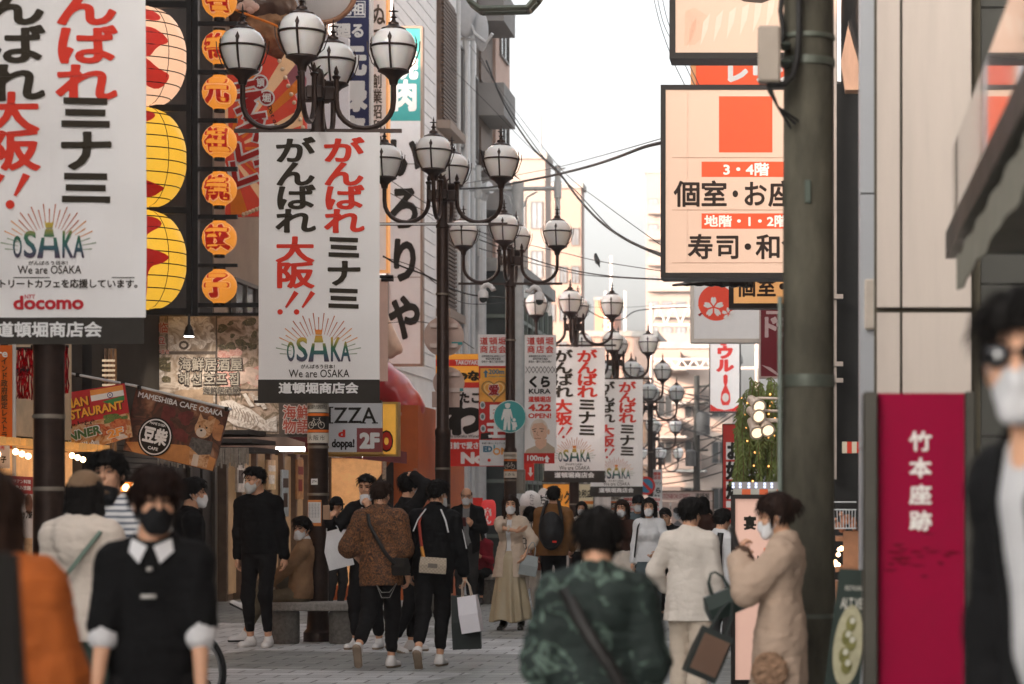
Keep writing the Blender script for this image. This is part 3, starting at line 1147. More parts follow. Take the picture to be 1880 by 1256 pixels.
WOODD = M('dark_wood', (.05, .028, .018), .65, var=.4, scale=5, stretch=(1, 1, .1))
WOODL = M('pale_wood', (.36, .22, .12), .6, var=.3, scale=5, stretch=(1, 1, .1))
LAMPW = M('lamp_warm', (1, .8, .55), .5, var=0, emit=9, ecol=(1, .62, .32))
LAMPC = M('lamp_cool', (1, 1, 1), .5, var=0, emit=6, ecol=(1, .93, .85))
GLOW = M('shop_glow', (.8, .5, .25), .6, var=.45, scale=2.2, emit=.32, ecol=(1, .45, .17))
CONC = M('concrete', (.33, .32, .30), .85, var=.18, scale=3, bump=.3)
STONE = M('granite', (.26, .24, .22), .75, var=.3, scale=30, bump=.3)
LIT = 1.0

# ------------------------------------------------------------------ buildings
_wm = {}
def window_mesh(w_, h_, fr, pane, t=.06, mull=1):
    """a framed window facing -Y, hung by its lower left corner; two materials"""
    key = (round(w_, 2), round(h_, 2), fr.name, pane.name, mull)
    if key not in _wm:
        m = MB()
        m.m = 0
        for a, b_ in (((0, -t, 0), (w_, .02, t)), ((0, -t, h_ - t), (w_, .02, h_)), ((0, -t, t), (t, .02, h_ - t)), ((w_ - t, -t, t), (w_, .02, h_ - t))):
            m.box(a, b_)
        for i in range(1, mull + 1):
            x = w_ * i / (mull + 1)
            m.box((x - t * .4, -t * .8, t), (x + t * .4, .02, h_ - t))
        m.m = 1
        m.box((t * .9, -.012, t * .9), (w_ - t * .9, .015, h_ - t * .9))
        me = bpy.data.meshes.new('window')
        me.from_pydata(m.v, [], m.f)
        me.materials.append(fr)
        me.materials.append(pane)
        me.polygons.foreach_set('material_index', m.mi)
        me.update()
        _wm[key] = me
    return _wm[key]
def window(parent, x, y, z, w_, h_, fr=None, pane=None, side='S', mull=1):
    """side S faces the camera (-Y), E faces +X, W faces -X; x, y, z world, lower corner"""
    o = bpy.data.objects.new('window', window_mesh(w_, h_, fr or FRAMEM, pane or GLASSD, mull=mull))
    COL.objects.link(o)
    o.parent = parent
    o.location = Vector((x, y, z)) - parent_world(parent)
    o.rotation_euler.z = {'S': 0, 'E': R(90), 'W': R(-90)}[side]
    return o
def building(name, label, x0, x1, y0, y1, h, mat, z0=None, cat='building', group=None, cornice=True):
    z0 = gz(y0) - .6 if z0 is None else z0
    r = thing(name, label, cat, ((x0 + x1) / 2, (y0 + y1) / 2, z0), group)
    MB().box((x0, y0, z0), (x1, y1, z0 + h)).build('wall', mat, r)
    if cornice:
        MB().box((x0 - .12, y0 - .12, z0 + h), (x1 + .12, y1 + .12, z0 + h + .35)).build('roof', CONC, r)
    return r
WL = -9.3                       # the line of the left shop fronts
WALLW = M('wall_white', (.80, .80, .80), .75, var=.08, scale=1.5, bump=.2)
WALLB = M('wall_beige', (.42, .34, .27), .8, var=.12, scale=1.2)
WALLP = M('wall_peach', (.60, .43, .36), .8, var=.08, scale=.6)
WALLG = M('wall_grey', (.27, .26, .25), .8, var=.12, scale=1.2)
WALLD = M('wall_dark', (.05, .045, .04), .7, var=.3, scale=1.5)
WALLT = M('wall_taupe', (.15, .125, .105), .8, var=.15, scale=1.2)
WALLR = M('wall_red', (.20, .045, .04), .7, var=.2)
SHUT = M('shutter_grey', (.13, .115, .10), .55, .4, var=.2)

def slats(parent, name, x0, x1, y, z0, z1, pitch, t, mat, axis='z'):
    m = MB()
    if axis == 'z':
        k = int((z1 - z0) / pitch)
        for i in range(k):
            m.box((x0, y - t, z0 + i * pitch), (x1, y, z0 + i * pitch + pitch * .78))
    return m.build(name, mat, parent)

# -- left side, near to far
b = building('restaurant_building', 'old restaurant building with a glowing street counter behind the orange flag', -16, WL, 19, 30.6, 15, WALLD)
m = MB()
for k in range(4):
    m.box((WL, 20 + k * 2.6, 2.3), (WL + .05, 22.2 + k * 2.6, 3.6))
each(m, 'lightbox', M('lightbox_cream', (.22, .15, .10), .6, var=.4, scale=3, emit=.10, ecol=(1, .72, .45)), b)
MB().box((WL, 19.5, .95), (WL + .45, 30.2, 1.05)).box((WL, 19.5, 0), (WL + .38, 30.2, .95)).build('counter', WOODD, b)
MB().box((WL + .005, 19.6, 1.06), (WL + .03, 30.1, 2.15)).build('shop_opening', GLOW, b)
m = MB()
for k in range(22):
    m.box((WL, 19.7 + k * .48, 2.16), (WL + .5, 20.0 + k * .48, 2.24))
m.build('eave', M('glowing_amber_wood', (.5, .24, .06), .5, var=.3, emit=.25, ecol=(1, .5, .15)), b)  # warm shop light put into the eave wood as a faint glow
m = MB()
for k in range(10):
    for j in range(3):
        m.ball((WL + .55, 20.4 + k * 1.0 + j * .21, 2.08 - j * .02), .035, 8, 6)
each(m, 'bulb', LAMPW, b)
# a timber slat screen and its lit bands, across the street line behind the first banner
b2 = thing('slat_screen', 'lit screen of thin pale slats behind the black lamp post', 'screen', P(60, 1100, 31.50))
m = MB()
for k in range(26):
    m.box(P(30 + k * 7, 640, 31.50) + Vector((0, 0, 0)), P(33 + k * 7, 960, 31.50) + Vector((0, .05, 0)))
m.build('slat', M('screen_slat', (.26, .17, .11), .6, var=.4), b2)
m = MB()
for k in range(11):
    p0, p1 = P(28, 660 + k * 9, 31.45), P(210, 664 + k * 9, 31.45)
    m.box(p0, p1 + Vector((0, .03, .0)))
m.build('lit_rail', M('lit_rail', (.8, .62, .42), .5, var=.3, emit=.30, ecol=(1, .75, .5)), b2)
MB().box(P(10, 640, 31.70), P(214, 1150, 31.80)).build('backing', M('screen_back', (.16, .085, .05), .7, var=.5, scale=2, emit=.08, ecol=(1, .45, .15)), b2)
MB().box(P(30, 782, 31.30), P(190, 806, 31.42)).build('beam', M('glowing_amber_wood'), b2)  # beam takes the same added glow, with no lamp inside
m = MB()
for k in range(9):
    m.ball(P(195 + k * 18, 893 + (k % 3), 31.20), .05, 8, 6)
each(m, 'bulb', LAMPW, b2)
MB().box(P(186, 885, 31.30), P(350, 903, 31.40)).build('lit_shelf', M('orange_shelf', (.6, .2, .03), .5, var=.2, emit=.5, ecol=(1, .33, .05)), b2)

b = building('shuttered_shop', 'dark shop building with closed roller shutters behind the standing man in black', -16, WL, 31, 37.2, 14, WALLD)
m = MB()
for k in range(34):
    m.box((WL + .01, 31.2, .05 + k * .075), (WL + .04, 34.6, .05 + k * .075 + .062))
m.build('roller_shutter', SHUT, b)
m = MB()
for k in range(3):
    m.box((WL + .01, 34.9 + k * .75, .0), (WL + .05, 35.5 + k * .75, 2.55))
each(m, 'door', M('door_brown', (.035, .026, .02), .6, var=.3), b)
m = MB()
for y in (31.1, 34.7, 35.55, 37.0):
    m.box((WL, y - .06, 0), (WL + .1, y + .06, 2.75))
each(m, 'post', M('post_taupe', (.10, .085, .07), .6, var=.2), b)
# fringed awning over the shutters
aw = thing('fringed_awning', 'small dark tiled awning with a pale hanging fringe', 'awning', P(420, 860, 33.6))
m = MB()
a, b_ = P(388, 816, 33.6), P(470, 828, 33.6)
for k in range(3):
    z = a.z - k * .12
    m.box((a.x - .6, 33.2 - k * .06, z + .13), (b_.x + .05 * k, 34.6, z + .19))
m.build('roof', M('awning_tile', (.06, .055, .05), .6, var=.3), aw)
m = MB()
for k in range(46):
    x = a.x - .6 + (b_.x - a.x + .6) * k / 45
    m.box((x, 33.05 + .02 * math.sin(k * 1.7), a.z - .30 + .04 * math.sin(k * 2.3)), (x + .022, 33.08 + .02 * math.sin(k * 1.7), a.z - .06))
m.build('fringe', M('fringe', (.36, .32, .27), .9, var=.25, scale=20), aw)

# row of lit shop fronts, 37 to 50 m
b = building('lit_shop_row', 'row of small lit shops with a maroon awning behind the bench', -16, WL, 37.3, 46, 12, WALLB)
MB().box((WL + .01, 37.6, .1), (WL + .05, 45.7, 2.35)).build('shop_opening', M('shop_beige', (.24, .15, .09), .6, var=.6, scale=1.3, emit=.10, ecol=(1, .6, .3)), b)
m = MB()
for k in range(9):
    m.box((WL, 37.5 + k * 1.0, 0), (WL + .14, 37.62 + k * 1.0, 2.4))
each(m, 'post', M('post_beige', (.17, .12, .085), .6, var=.2), b)
m = MB()
for k, (y0, y1) in enumerate(((37.4, 41.3), (41.5, 45.8))):
    m.add([(WL, y0, 2.95), (WL + 1.5, y0, 2.5), (WL + 1.5, y1, 2.5), (WL, y1, 2.95), (WL, y0, 2.88), (WL + 1.5, y0, 2.43), (WL + 1.5, y1, 2.43), (WL, y1, 2.88)],
          [(0, 1, 2, 3), (7, 6, 5, 4), (0, 4, 5, 1), (1, 5, 6, 2), (2, 6, 7, 3)])
    m.box((WL + 1.5, y0, 2.28), (WL + 1.53, y1, 2.5))
m.build('awning', M('awning_maroon', (.20, .055, .06), .8, var=.2), b)
m = MB()
for y in (38.4, 40.6, 43.0):
    m.box((WL + .7, y, 2.36), (WL + 1.3, y + .5, 2.42))
each(m, 'tube_lamp', LAMPC, b)
for k in range(3):
    window(b, WL + .06, 38.2 + k * 2.6, 3.4, 1.6, 1.7, side='E')

rp = random.Random(31)
for k, (y, z, w_, h_, c_) in enumerate(((38.0, 1.7, .5, .7, 'c9c2bb'), (39.2, 1.1, .45, .9, '8a3a30'), (40.1, 1.75, .6, .5, 'd0b48c'), (41.2, 1.3, .5, .8, '9aa7ad'), (42.4, 1.6, .5, .7, 'b88a5c'), (43.6, 1.2, .6, .9, '7a2f2a'), (44.6, 1.6, .5, .6, 'cfc8c0'))):
    t = thing('shop_poster', ('pale', 'dark red', 'straw coloured', 'grey blue', 'tan', 'maroon', 'whitish')[k] + ' poster on the front of the lit shop row', 'poster', (WL + .2, y, z), 'posters on the lit shop row')
    MB().box((WL + .15, y, z), (WL + .19, y + w_, z + h_), bev=.006).build('sheet', M('poster_' + c_, c_, .6, var=.3, scale=9), t)
    each(MB().box((WL + .192, y + .05, z + h_ * .62), (WL + .196, y + w_ - .05, z + h_ * .82)).box((WL + .192, y + .08, z + h_ * .2), (WL + .196, y + w_ - .12, z + h_ * .5)), 'print_block', M('poster_ink_%d' % (k % 3), ('3a2a22', '7c1f1c', 'd8d2c8')[k % 3], .6, var=.4, scale=20), t)
b = building('orange_shop_building', 'orange fronted takoyaki shop building beneath the giant sushi', -16, -7.66, 46.4, 52.5, 4.35, M('wall_orange', (.46, .115, .028), .6, var=.22, scale=1.0), cornice=False)
MB().box(P(600, 842, 46.36), P(700, 1075, 46.36) + Vector((0, .03, 0))).build('shop_opening', GLOW, b)
MB().prism([(P(x, y, 46.3).x, P(x, y, 46.3).z) for x, y in ((668, 905), (690, 884), (722, 842), (722, 960), (660, 960))], 46.3, 46.34).build('curved_panel', M('panel_ink', (.03, .022, .02), .5), b)
each(MB().box(P(702, 836, 46.3), P(709, 890, 46.3) + Vector((0, .05, 0))).box(P(600, 836, 46.3), P(740, 841, 46.3) + Vector((0, .06, 0))), 'trim', M('trim_lit', (.6, .5, .4), .4, .3, var=.4, scale=20), b)
each(MB().box(P(745, 872, 46.2), P(751, 930, 46.2) + Vector((0, .3, 0))).box(P(752, 866, 46.25), P(758, 930, 46.25) + Vector((0, .3, 0))).box(P(759, 860, 46.3), P(765, 930, 46.3) + Vector((0, .05, 0))), 'menu_board', M('menu_copper', (.36, .17, .11), .45, .2, var=.5, scale=8), b)
# the white sided building with louvres and windows
b = building('white_clad_building', 'tall white clad building with brown louvres beyond the calligraphy sign', -18, WL, 53, 66, 22, WALLW)
m = MB()
for k in range(58):
    m.box((WL + .005, 53.1, 4.5 + k * .3), (WL + .02 + .012, 58.7, 4.5 + k * .3 + .27))
m.build('siding', M('white_siding', (.80, .80, .80), .7, var=.06, scale=2), b)
for z0 in (5.2, 9.8, 14.4):
    m = MB()
    for k in range(30):
        m.box((WL + .02, 59.2, z0 + 1.2 + k * .1), (WL + .16, 61.4, z0 + 1.2 + k * .1 + .06))
    m.box((WL + .0, 59.1, z0 + 1.1), (WL + .1, 61.5, z0 + 4.3))
    m.build('louvre', M('louvre_brown', (.13, .085, .06), .6, .2, var=.2), b)
    MB().box((WL, 59.0, z0 + .9), (WL + .35, 61.6, z0 + 1.1)).build('ledge', M('ledge_brown', (.30, .24, .20), .7), b)
    window(b, WL + .03, 62.3, z0 + 1.0, 1.4, 2.6, side='E')
    window(b, WL + .03, 64.9, z0 + 1.0, .9, 2.3, side='E')
m = MB()
for y, r in ((61.9, .06), (64.5, .07), (63.2, .09)):
    m.tube([(WL + .12, y, 0), (WL + .12, y, 15.0)], r, 10)
m.tube([(WL + .2, 65.3, 0), (WL + .2, 65.3, 9.7), (WL + .32, 65.2, 10.0), (WL + .5, 65.1, 10.05)], .17, 12)
m.build('pipe', LGREY, b)
# dishes
ds = thing('satellite_dish', 'pair of pale satellite dishes on the roof bracket of the white building', 'antenna', (WL + .2, 63, 12.5))
m = MB()
for (px, py, sx) in ((855, 32, .9), (884, 58, .45)):
    c = P(px, py, 63)
    m.ball(c, (.42 * sx, .10, .52), 20, 10, Matrix.Rotation(R(25), 3, 'Z'))
m.build('dish', M('dish_grey', (.42, .43, .44), .5, var=.1), ds, 40)
MB().tube([P(852, 72, 63.1), P(866, 44, 63), P(872, 62, 62.9), P(893, 78, 62.8), P(904, 62, 62.7)], .045, 8).tube([P(838, 72, 63.2), P(872, 72, 63.1), P(872, 40, 63.1)], .05, 8).build('arm', M('dish_arm', (.6, .6, .6), .5), ds, 40)

b = building('taupe_balcony_building', 'taupe building with stacked dark balconies beyond the white clad one', -20, WL, 66.1, 69.3, 24, WALLT)
for k in range(7):
    z = 7.0 + k * 2.6
    MB().box((WL, 66.4, z), (WL + .7, 68.9, z + .9)).build('balcony', WALLG, b)
    MB().box((WL + .01, 66.5, z + 1.0), (WL + .06, 68.6, z + 2.3)).build('shutter', M('louvre_brown'), b)
MB().add([(WL, 66.3, 11.3), (WL + .9, 66.3, 10.7), (WL + .9, 68.6, 10.7), (WL, 68.6, 11.3)], [(0, 1, 2, 3)]).build('sunshade', M('sunshade', (.55, .53, .48), .7), b)
b = building('peach_slab_building', 'slim peach building rising behind the dark balconies', -22, WL + .05, 69.6, 72.8, 23, WALLP)
for k in range(7):
    window(b, WL + .06, 70.4, 3 + k * 2.9, 1.8, 1.7, side='E')
b = building('dark_glass_building', 'dark green glass shopfront building behind the lamp cluster with two signs', -12, WL + .95, 66.0, 76.0, 9.6, M('glass_green', (.035, .045, .042), .22, var=.4, scale=.8))
m = MB()
for k in range(8):
    m.box((WL + .95, 66.3 + k * 1.3, 0), (WL + 1.05, 66.42 + k * 1.3, 7.4))
for k in range(5):
    m.box((WL + .95, 66.1, .6 + k * 1.5), (WL + 1.03, 75.9, .7 + k * 1.5))
    m.box((-11.9, 65.9, .6 + k * 1.5), (WL + .95, 65.99, .7 + k * 1.5))
for k in range(5):
    m.box((-10.9 + k * .6, 65.88, 0), (-10.82 + k * .6, 65.98, 7.4))
m.build('mullion', M('mullion_green', (.16, .19, .165), .5, .3), b)
m = MB()
rr = random.Random(3)
for k in range(16):
    m.ball((WL + 1.1, 66.5 + rr.random() * 9, .8 + rr.random() * 3.2), .05, 8, 6)
each(m, 'bulb', LAMPW, b)
b = building('low_shop_building', 'low shop row with many signs beyond the dark glass shopfront', -16, WL + .3, 77, 118, 8.2, M('wall_low', (.40, .32, .27), .8, var=.3, scale=.5), z0=-2.4)
for j in range(9):
    window(b, WL + .31, 78 + j * 4.2, 2.2, 2.0, 1.5, side='E')
b = building('added_sun_block', 'unseen dark block added beside the nearest banner to keep the low sun off', -18, WL, -10, 18.6, 9.0, WALLD, z0=-.1)  # added out of view, tall enough to block the low sun

# -- far end of the street, in the evening sun
def far_tower(name, label, px0, px1, py, Y, deep, mat, rows, cols, ww, wh, fr=None, pane=None, balc=None):
    a, c = P(px0, py, Y), P(px1, py, Y)
    b = building(name, label, a.x, c.x, Y, Y + deep, a.z + 5, mat, z0=-5)
    dx = (c.x - a.x) / cols
    for k in range(rows):
        z = a.z - 1.2 - (k + 1) * (wh + 1.25)
        for j in range(cols):
            window(b, a.x + dx * (j + .5) - ww / 2, Y - .02, z, ww, wh, fr, pane)
        if balc:
            MB().box((a.x + .2, Y - .9, z - .35), (c.x - .2, Y - .01, z + .55)).build('balcony', balc, b)
    return b
FWH = M('far_white', (.34, .285, .25), .8, var=.08, scale=.3)
FPE = M('far_peach', (.36, .265, .22), .8, var=.08, scale=.3)
far_tower('pale_tower', 'pale tower with a rooftop edge standing behind the dark glass front', 938, 1001, 292, 140, 3, FWH, 6, 2, .7, 1.6, pane=GLASSL)
far_tower('peach_panel_tower', 'peach panelled tower with a thin mast beside it', 1001, 1067, 346, 150, 2, FPE, 6, 3, .5, 1.1, pane=GLASSL)
far_tower('tall_apartment_tower', 'tallest pale apartment tower with balcony bands far down the street', 1186, 1340, 318, 235, 14, FWH, 12, 6, 1.0, 1.25, pane=GLASSL, balc=M('far_balcony', (.37, .30, .26), .8, var=.05))
far_tower('orange_rooftop_block', 'small plain orange block against the sky', 1092, 1127, 552, 260, 10, M('far_orange', (.60, .26, .16), .8, var=.05), 1, 1, .5, .5)
far_tower('peach_walkup_block', 'low peach block with tall brown windows behind the sunlit wires', 1066, 1204, 618, 150, 12, FPE, 3, 4, .7, 1.5, pane=M('far_window_brown', (.22, .13, .08), .4))
b = far_tower('white_apartment_block', 'white apartment block with stepped balconies at the bend of the street', 1196, 1345, 640, 128, 14, FWH, 5, 3, .8, 1.2)
for k in range(6):
    z = 8.6 - k * 1.75
    x = P(1205 + (k % 2) * 34, 0, 126).x
    MB().box((x, 125.2, z), (x + 1.3, 127.9, z + .85)).build('balcony', FPE, b)
    MB().box((x - .1, 125.0, z - .14), (x + 1.6, 127.9, z - .02)).build('slab', CONC, b)
mast = thing('radio_mast', 'thin grey radio mast rising beside the peach tower', 'mast', P(993, 640, 150))
MB().tube([P(993, 640, 149.5), P(993, 212, 149.5)], [.09, .05], 6).build('pole', GREYM, mast)
mast = thing('radio_mast', 'white lattice radio mast above the orange block', 'mast', P(1119, 600, 255))
m = MB()
for q in (1112, 1122, 1148):
    m.tube([P(q, 620, 255), P(q, 470 if q == 1122 else 535, 255)], .16, 6)
for k in range(8):
    m.tube([P(1112, 545 + k * 9, 255), P(1122, 540 + k * 9, 255)], .06, 5)
m.build('pole', M('mast_white', (.7, .68, .66), .5), mast)
for (y, n_, lab) in ((597, 5, 'upper white steel truss spanning the far street'), (676, 6, 'lower white steel truss spanning the far street')):
    tr = thing('street_truss', lab, 'truss', P(1250, y, 108), 'steel trusses across the far street')
    m = MB()
    x0, x1, h_ = 1196, 1330, 34 if y < 600 else 16
    m.tube([P(x0, y, 108), P(x1, y, 108)], .07, 6).tube([P(x0, y - h_, 108), P(x1, y - h_, 108)], .06, 6)
    for k in range(n_):
        xa, xb = x0 + (x1 - x0) * k / n_, x0 + (x1 - x0) * (k + 1) / n_
        m.tube([P(xa, y, 108), P((xa + xb) / 2, y - h_, 108)], .045, 6).tube([P((xa + xb) / 2, y - h_, 108), P(xb, y, 108)], .045, 6)
    m.tube([P(x0, y - h_ - 5, 108), P(x0, 1100, 108)], .10, 8).tube([P(x1 + 60, y, 108), P(x1 + 60, 1100, 108)], .10, 8).tube([P(x1, y, 108), P(x1 + 60, y, 108)], .07, 6)
    m.build('truss', M('truss_white', (.62, .56, .52), .5, .2), tr)

# -- right side
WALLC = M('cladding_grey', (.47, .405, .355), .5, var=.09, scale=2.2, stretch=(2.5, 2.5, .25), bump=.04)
b = building('clad_corner_building', 'pale panel clad corner building behind the crimson signpost', .62, 9, 13.4, 22, 17, M('wall_right', (.22, .21, .2), .7, var=.1), z0=-.1)
def clad(x0, y0, x1, y1, Y, mat, d=.05):
    m = MB().box(P(x0, y0, Y), P(x1, y1, Y) + Vector((0, d, 0)))
    return m.build('cladding_panel', mat, b)
for (y0, y1) in ((-420, -64), (-58, 564), (574, 1180)):
    clad(1610, y0, 1652, y1, 13.3, WALLC)
    clad(1657, y0, 1783, y1, 13.3, WALLC)
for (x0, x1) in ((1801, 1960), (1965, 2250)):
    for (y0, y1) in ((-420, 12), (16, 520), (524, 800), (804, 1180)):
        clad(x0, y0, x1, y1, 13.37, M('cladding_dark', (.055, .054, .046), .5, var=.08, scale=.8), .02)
MB().box(P(1605, -420, 13.36), P(1800, 1180, 13.36) + Vector((0, .04, 0))).build('joint_backing', M('joint_dark', (.08, .07, .05), .7), b)
MB().box(P(1606, 1183, 13.2), P(1800, 1300, 13.2) + Vector((0, .2, 0))).build('plinth', STONE, b)
cs = thing('corner_column', 'pale blue grey metal column at the corner of the clad building', 'column', P(1594, 1440, 14.2) * 1.0)
cs.location.z = 0
m = MB()
for (y0, y1) in ((-500, 354), (357, 822), (825, 1393)):
    m.box(P(1579, y0, 13.9), P(1609, y1, 13.9) + Vector((0, .5, 0)))
m.build('column_panel', M('column_blue', (.50, .51, .53), .4, .2, var=.06, scale=.7), cs)
MB().box(P(1587, 512, 13.85), P(1609, 605, 13.85) + Vector((0, .04, 0)), bev=.01).build('notice_plate', M('plate_cream', (.72, .62, .52), .5), cs)

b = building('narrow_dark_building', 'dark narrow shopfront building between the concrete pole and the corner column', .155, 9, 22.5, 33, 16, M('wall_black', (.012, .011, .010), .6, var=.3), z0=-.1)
m = MB()
for (x0, x1, y0, y1, mm) in ((1531, 1536, -200, 880, 0),):
    m.box(P(x0, y0, 22.3), P(x1, y1, 22.3) + Vector((0, .1, 0)))
for yy in (540, 664, 694):
    m.box(P(1531, yy, 22.2), P(1548, yy + 8, 22.2) + Vector((0, .1, 0)))
m.build('trim', M('trim_taupe', (.35, .29, .25), .5, var=.1), b)
MB().box(P(1537, -300, 22.1), P(1544, 150, 22.1) + Vector((0, .1, 0))).build('pipe', WHITE, b)
b = building('window_row_building', 'plain beige building with a row of windows beyond the black shopfront', .5, 10, 33.5, 58, 15, WALLB, z0=-1.0)
for k in range(4):
    for j in range(7):
        window(b, .49, 36.5 + j * 3.2, 3.4 + k * 2.9, 1.7, 1.6, side='W')
b = building('grey_end_building', 'grey building at the end of the row beyond the beige one', -.2, 10, 59, 92, 12, WALLG, z0=-2.5)
for k in range(3):
    for j in range(8):
        window(b, -.21, 62 + j * 3.6, 1.6 + k * 2.9, 1.7, 1.6, side='W')


building('added_side_shade', 'unseen plain block added beside the glass canopy to shade the near street', 1.4, 9, -14, 13.2, 17, M('wall_right'), z0=-.1)  # added out of view so less sky light reaches the foreground
building('added_rear_shade', 'unseen plain block added behind the viewer to shade the near street', -7, 9, -40, -24, 6, WALLB, z0=-.1)  # added behind the camera; its height sets how much sky light comes in

hz = bpy.data.materials.new('haze_air')
hz.use_nodes = True
hn = hz.node_tree
hn.nodes.remove(hn.nodes['Principled BSDF'])
pv = hn.nodes.new('ShaderNodeVolumePrincipled')
pv.inputs['Color'].default_value = (.97, .96, .98, 1)
pv.inputs['Density'].default_value = 0.0008
pv.inputs['Anisotropy'].default_value = 0.3
hn.links.new(pv.outputs[0], hn.nodes['Material Output'].inputs['Volume'])
tag(MB().box((-160, -90, -7), (160, 340, 44)).build('haze', hz, at=(0, 0, 0)), kind='stuff')
# ------------------------------------------------------------------ lamp posts and their banners
OPAL = M('opal_glass', (.80, .79, .77), .18, var=.02, coat=.35, sub=.15)
CLOTHW = M('banner_cloth', (.80, .79, .78), .75, var=.02, scale=2, bump=.7, bscale=1.3, bdist=.10, bdetail=.6)
CLOTHK = M('banner_black', (.045, .040, .034), .7, var=.12, scale=2, bump=.7, bscale=1.3, bdist=.10, bdetail=.6)
def make_post():
    r = thing('street_lamp', 'brown lamp post', 'street lamp')
    MB().lathe([(.16, 0), (.16, .10), (.125, .14), (.115, .3), (.108, 2.60), (.114, 2.62), (.114, 2.68), (.088, 2.72), (.082, 5.55), (.10, 5.56), (.10, 5.6), (.072, 5.64), (.068, 6.22), (.03, 6.3)], n=20).build('pole', BROWNM, r, 40)
    m = MB()
    for z in (1.6, 2.12, 4.6):
        m.lathe([(.116 if z < 2.6 else .10, z), (.118 if z < 2.6 else .104, z + .015), (.116 if z < 2.6 else .10, z + .03)], n=20)
    each(m, 'ring', M('ring_pale', (.22, .19, .15), .5, .4), r, 40)
    MB().box((-.2, -.09, 5.94), (.2, .09, 6.09), bev=.012).box((-.09, -.2, 5.945), (.09, .2, 6.085), bev=.012).build('collar', BROWNM, r)
    MB().box((-.92, -.02, 5.595), (.92, .02, 5.635)).build('banner_bar', BROWNM, r)
    for k in range(4):
        a = k * math.pi / 2
        c, s_ = math.cos(a), math.sin(a)
        at = lambda q, z: Vector((q * c, q * s_, z))
        pts = [at(.83, 6.16), at(.83, 5.95)]
        for i in range(1, 12):
            t = math.pi * i / 12
            pts.append(at(.515 + .315 * math.cos(t), 5.93 - .29 * math.sin(t)))
        pts += [at(.20, 5.95), at(.20, 6.20)]
        m = MB().tube(pts, .030, 8)
        m.lathe([(.035, 0), (.05, .03), (.02, .05), (.03, .08), (.004, .15)], at(.20, 6.18), 8)
        for q in (-1, 1):
            m.tube([at(.20, 6.24) + Vector((-s_, c, 0)) * q * .01, at(.20, 6.28) + Vector((-s_, c, 0)) * q * .05, at(.20, 6.30) + Vector((-s_, c, 0)) * q * .07], [.014, .010, .003], 6)
        m.build('lamp_arm', BROWNM, r, 40)
        g = MB().lathe([(.150, -.24), (.185, -.17), (.220, -.08), (.238, 0), (.240, .05), (.226, .11), (.190, .17), (.13, .208), (.09, .215)], at(.83, 6.52), 24).build('globe', OPAL, r, 60)
        m = MB().lathe([(.165, -.235), (.175, -.255), (.10, -.295), (.055, -.34), (.042, -.40)], at(.83, 6.52), 18)
        m.build('lamp_cup', BROWNM, g, 40)
        m = MB()
        m.lathe([(.14, .20), (.135, .22), (.08, .245), (.06, .26), (.058, .285), (.03, .30), (.018, .33), (.04, .345), (.018, .36), (.012, .40), (.055, .41), (.012, .42), (.010, .45), (.002, .49)], at(.83, 6.52), 14)
        m.build('lamp_cap', BROWNM, g, 40)
        m = MB()
        n = 28
        ring = [at(.83, 6.535) + Vector((math.cos(6.2832 * i / n), math.sin(6.2832 * i / n), 0)) * .246 for i in range(n + 1)]
        m.tube(ring, .0125, 6, False)
        for i in range(4):
            u = Vector((math.cos(i * math.pi / 2 + math.pi / 2), math.sin(i * math.pi / 2 + math.pi / 2), 0))
            m.tube([at(.83, 6.52 + z) + u * (rr_ + .008) for rr_, z in ((.152, -.24), (.187, -.17), (.222, -.08), (.242, .0), (.244, .06))], .011, 6)
            w2 = Vector((-u.y, u.x, 0))
            b0 = at(.83, 6.575) + u * .246
            m.add([b0 - w2 * .012, b0 + w2 * .024 + Vector((0, 0, .035)), b0 - u * .012 + Vector((0, 0, .095)), b0 - w2 * .024 + Vector((0, 0, .035)), b0 + w2 * .012, b0 + u * .012 + Vector((0, 0, .035))],
                  [(0, 4, 5), (4, 1, 5), (1, 2, 5), (2, 3, 5), (3, 0, 5)])
            m.tube([at(.83, 6.29) + u * .16, at(.83, 6.36) + u * .235, at(.83, 6.5) + u * .285, at(.83, 6.60) + u * .292], .006, 5)
        m.build('cage', BROWNM, g, 40)
    return r
def cyl_art(m, pts, r, zc, sc_, w_=.006):
    """thin lines drawn round a pole's front"""
    m.tube([Vector((r * math.sin(x * sc_ / r), -r * math.cos(x * sc_ / r), zc + z * sc_)) for x, z in pts], w_, 5)
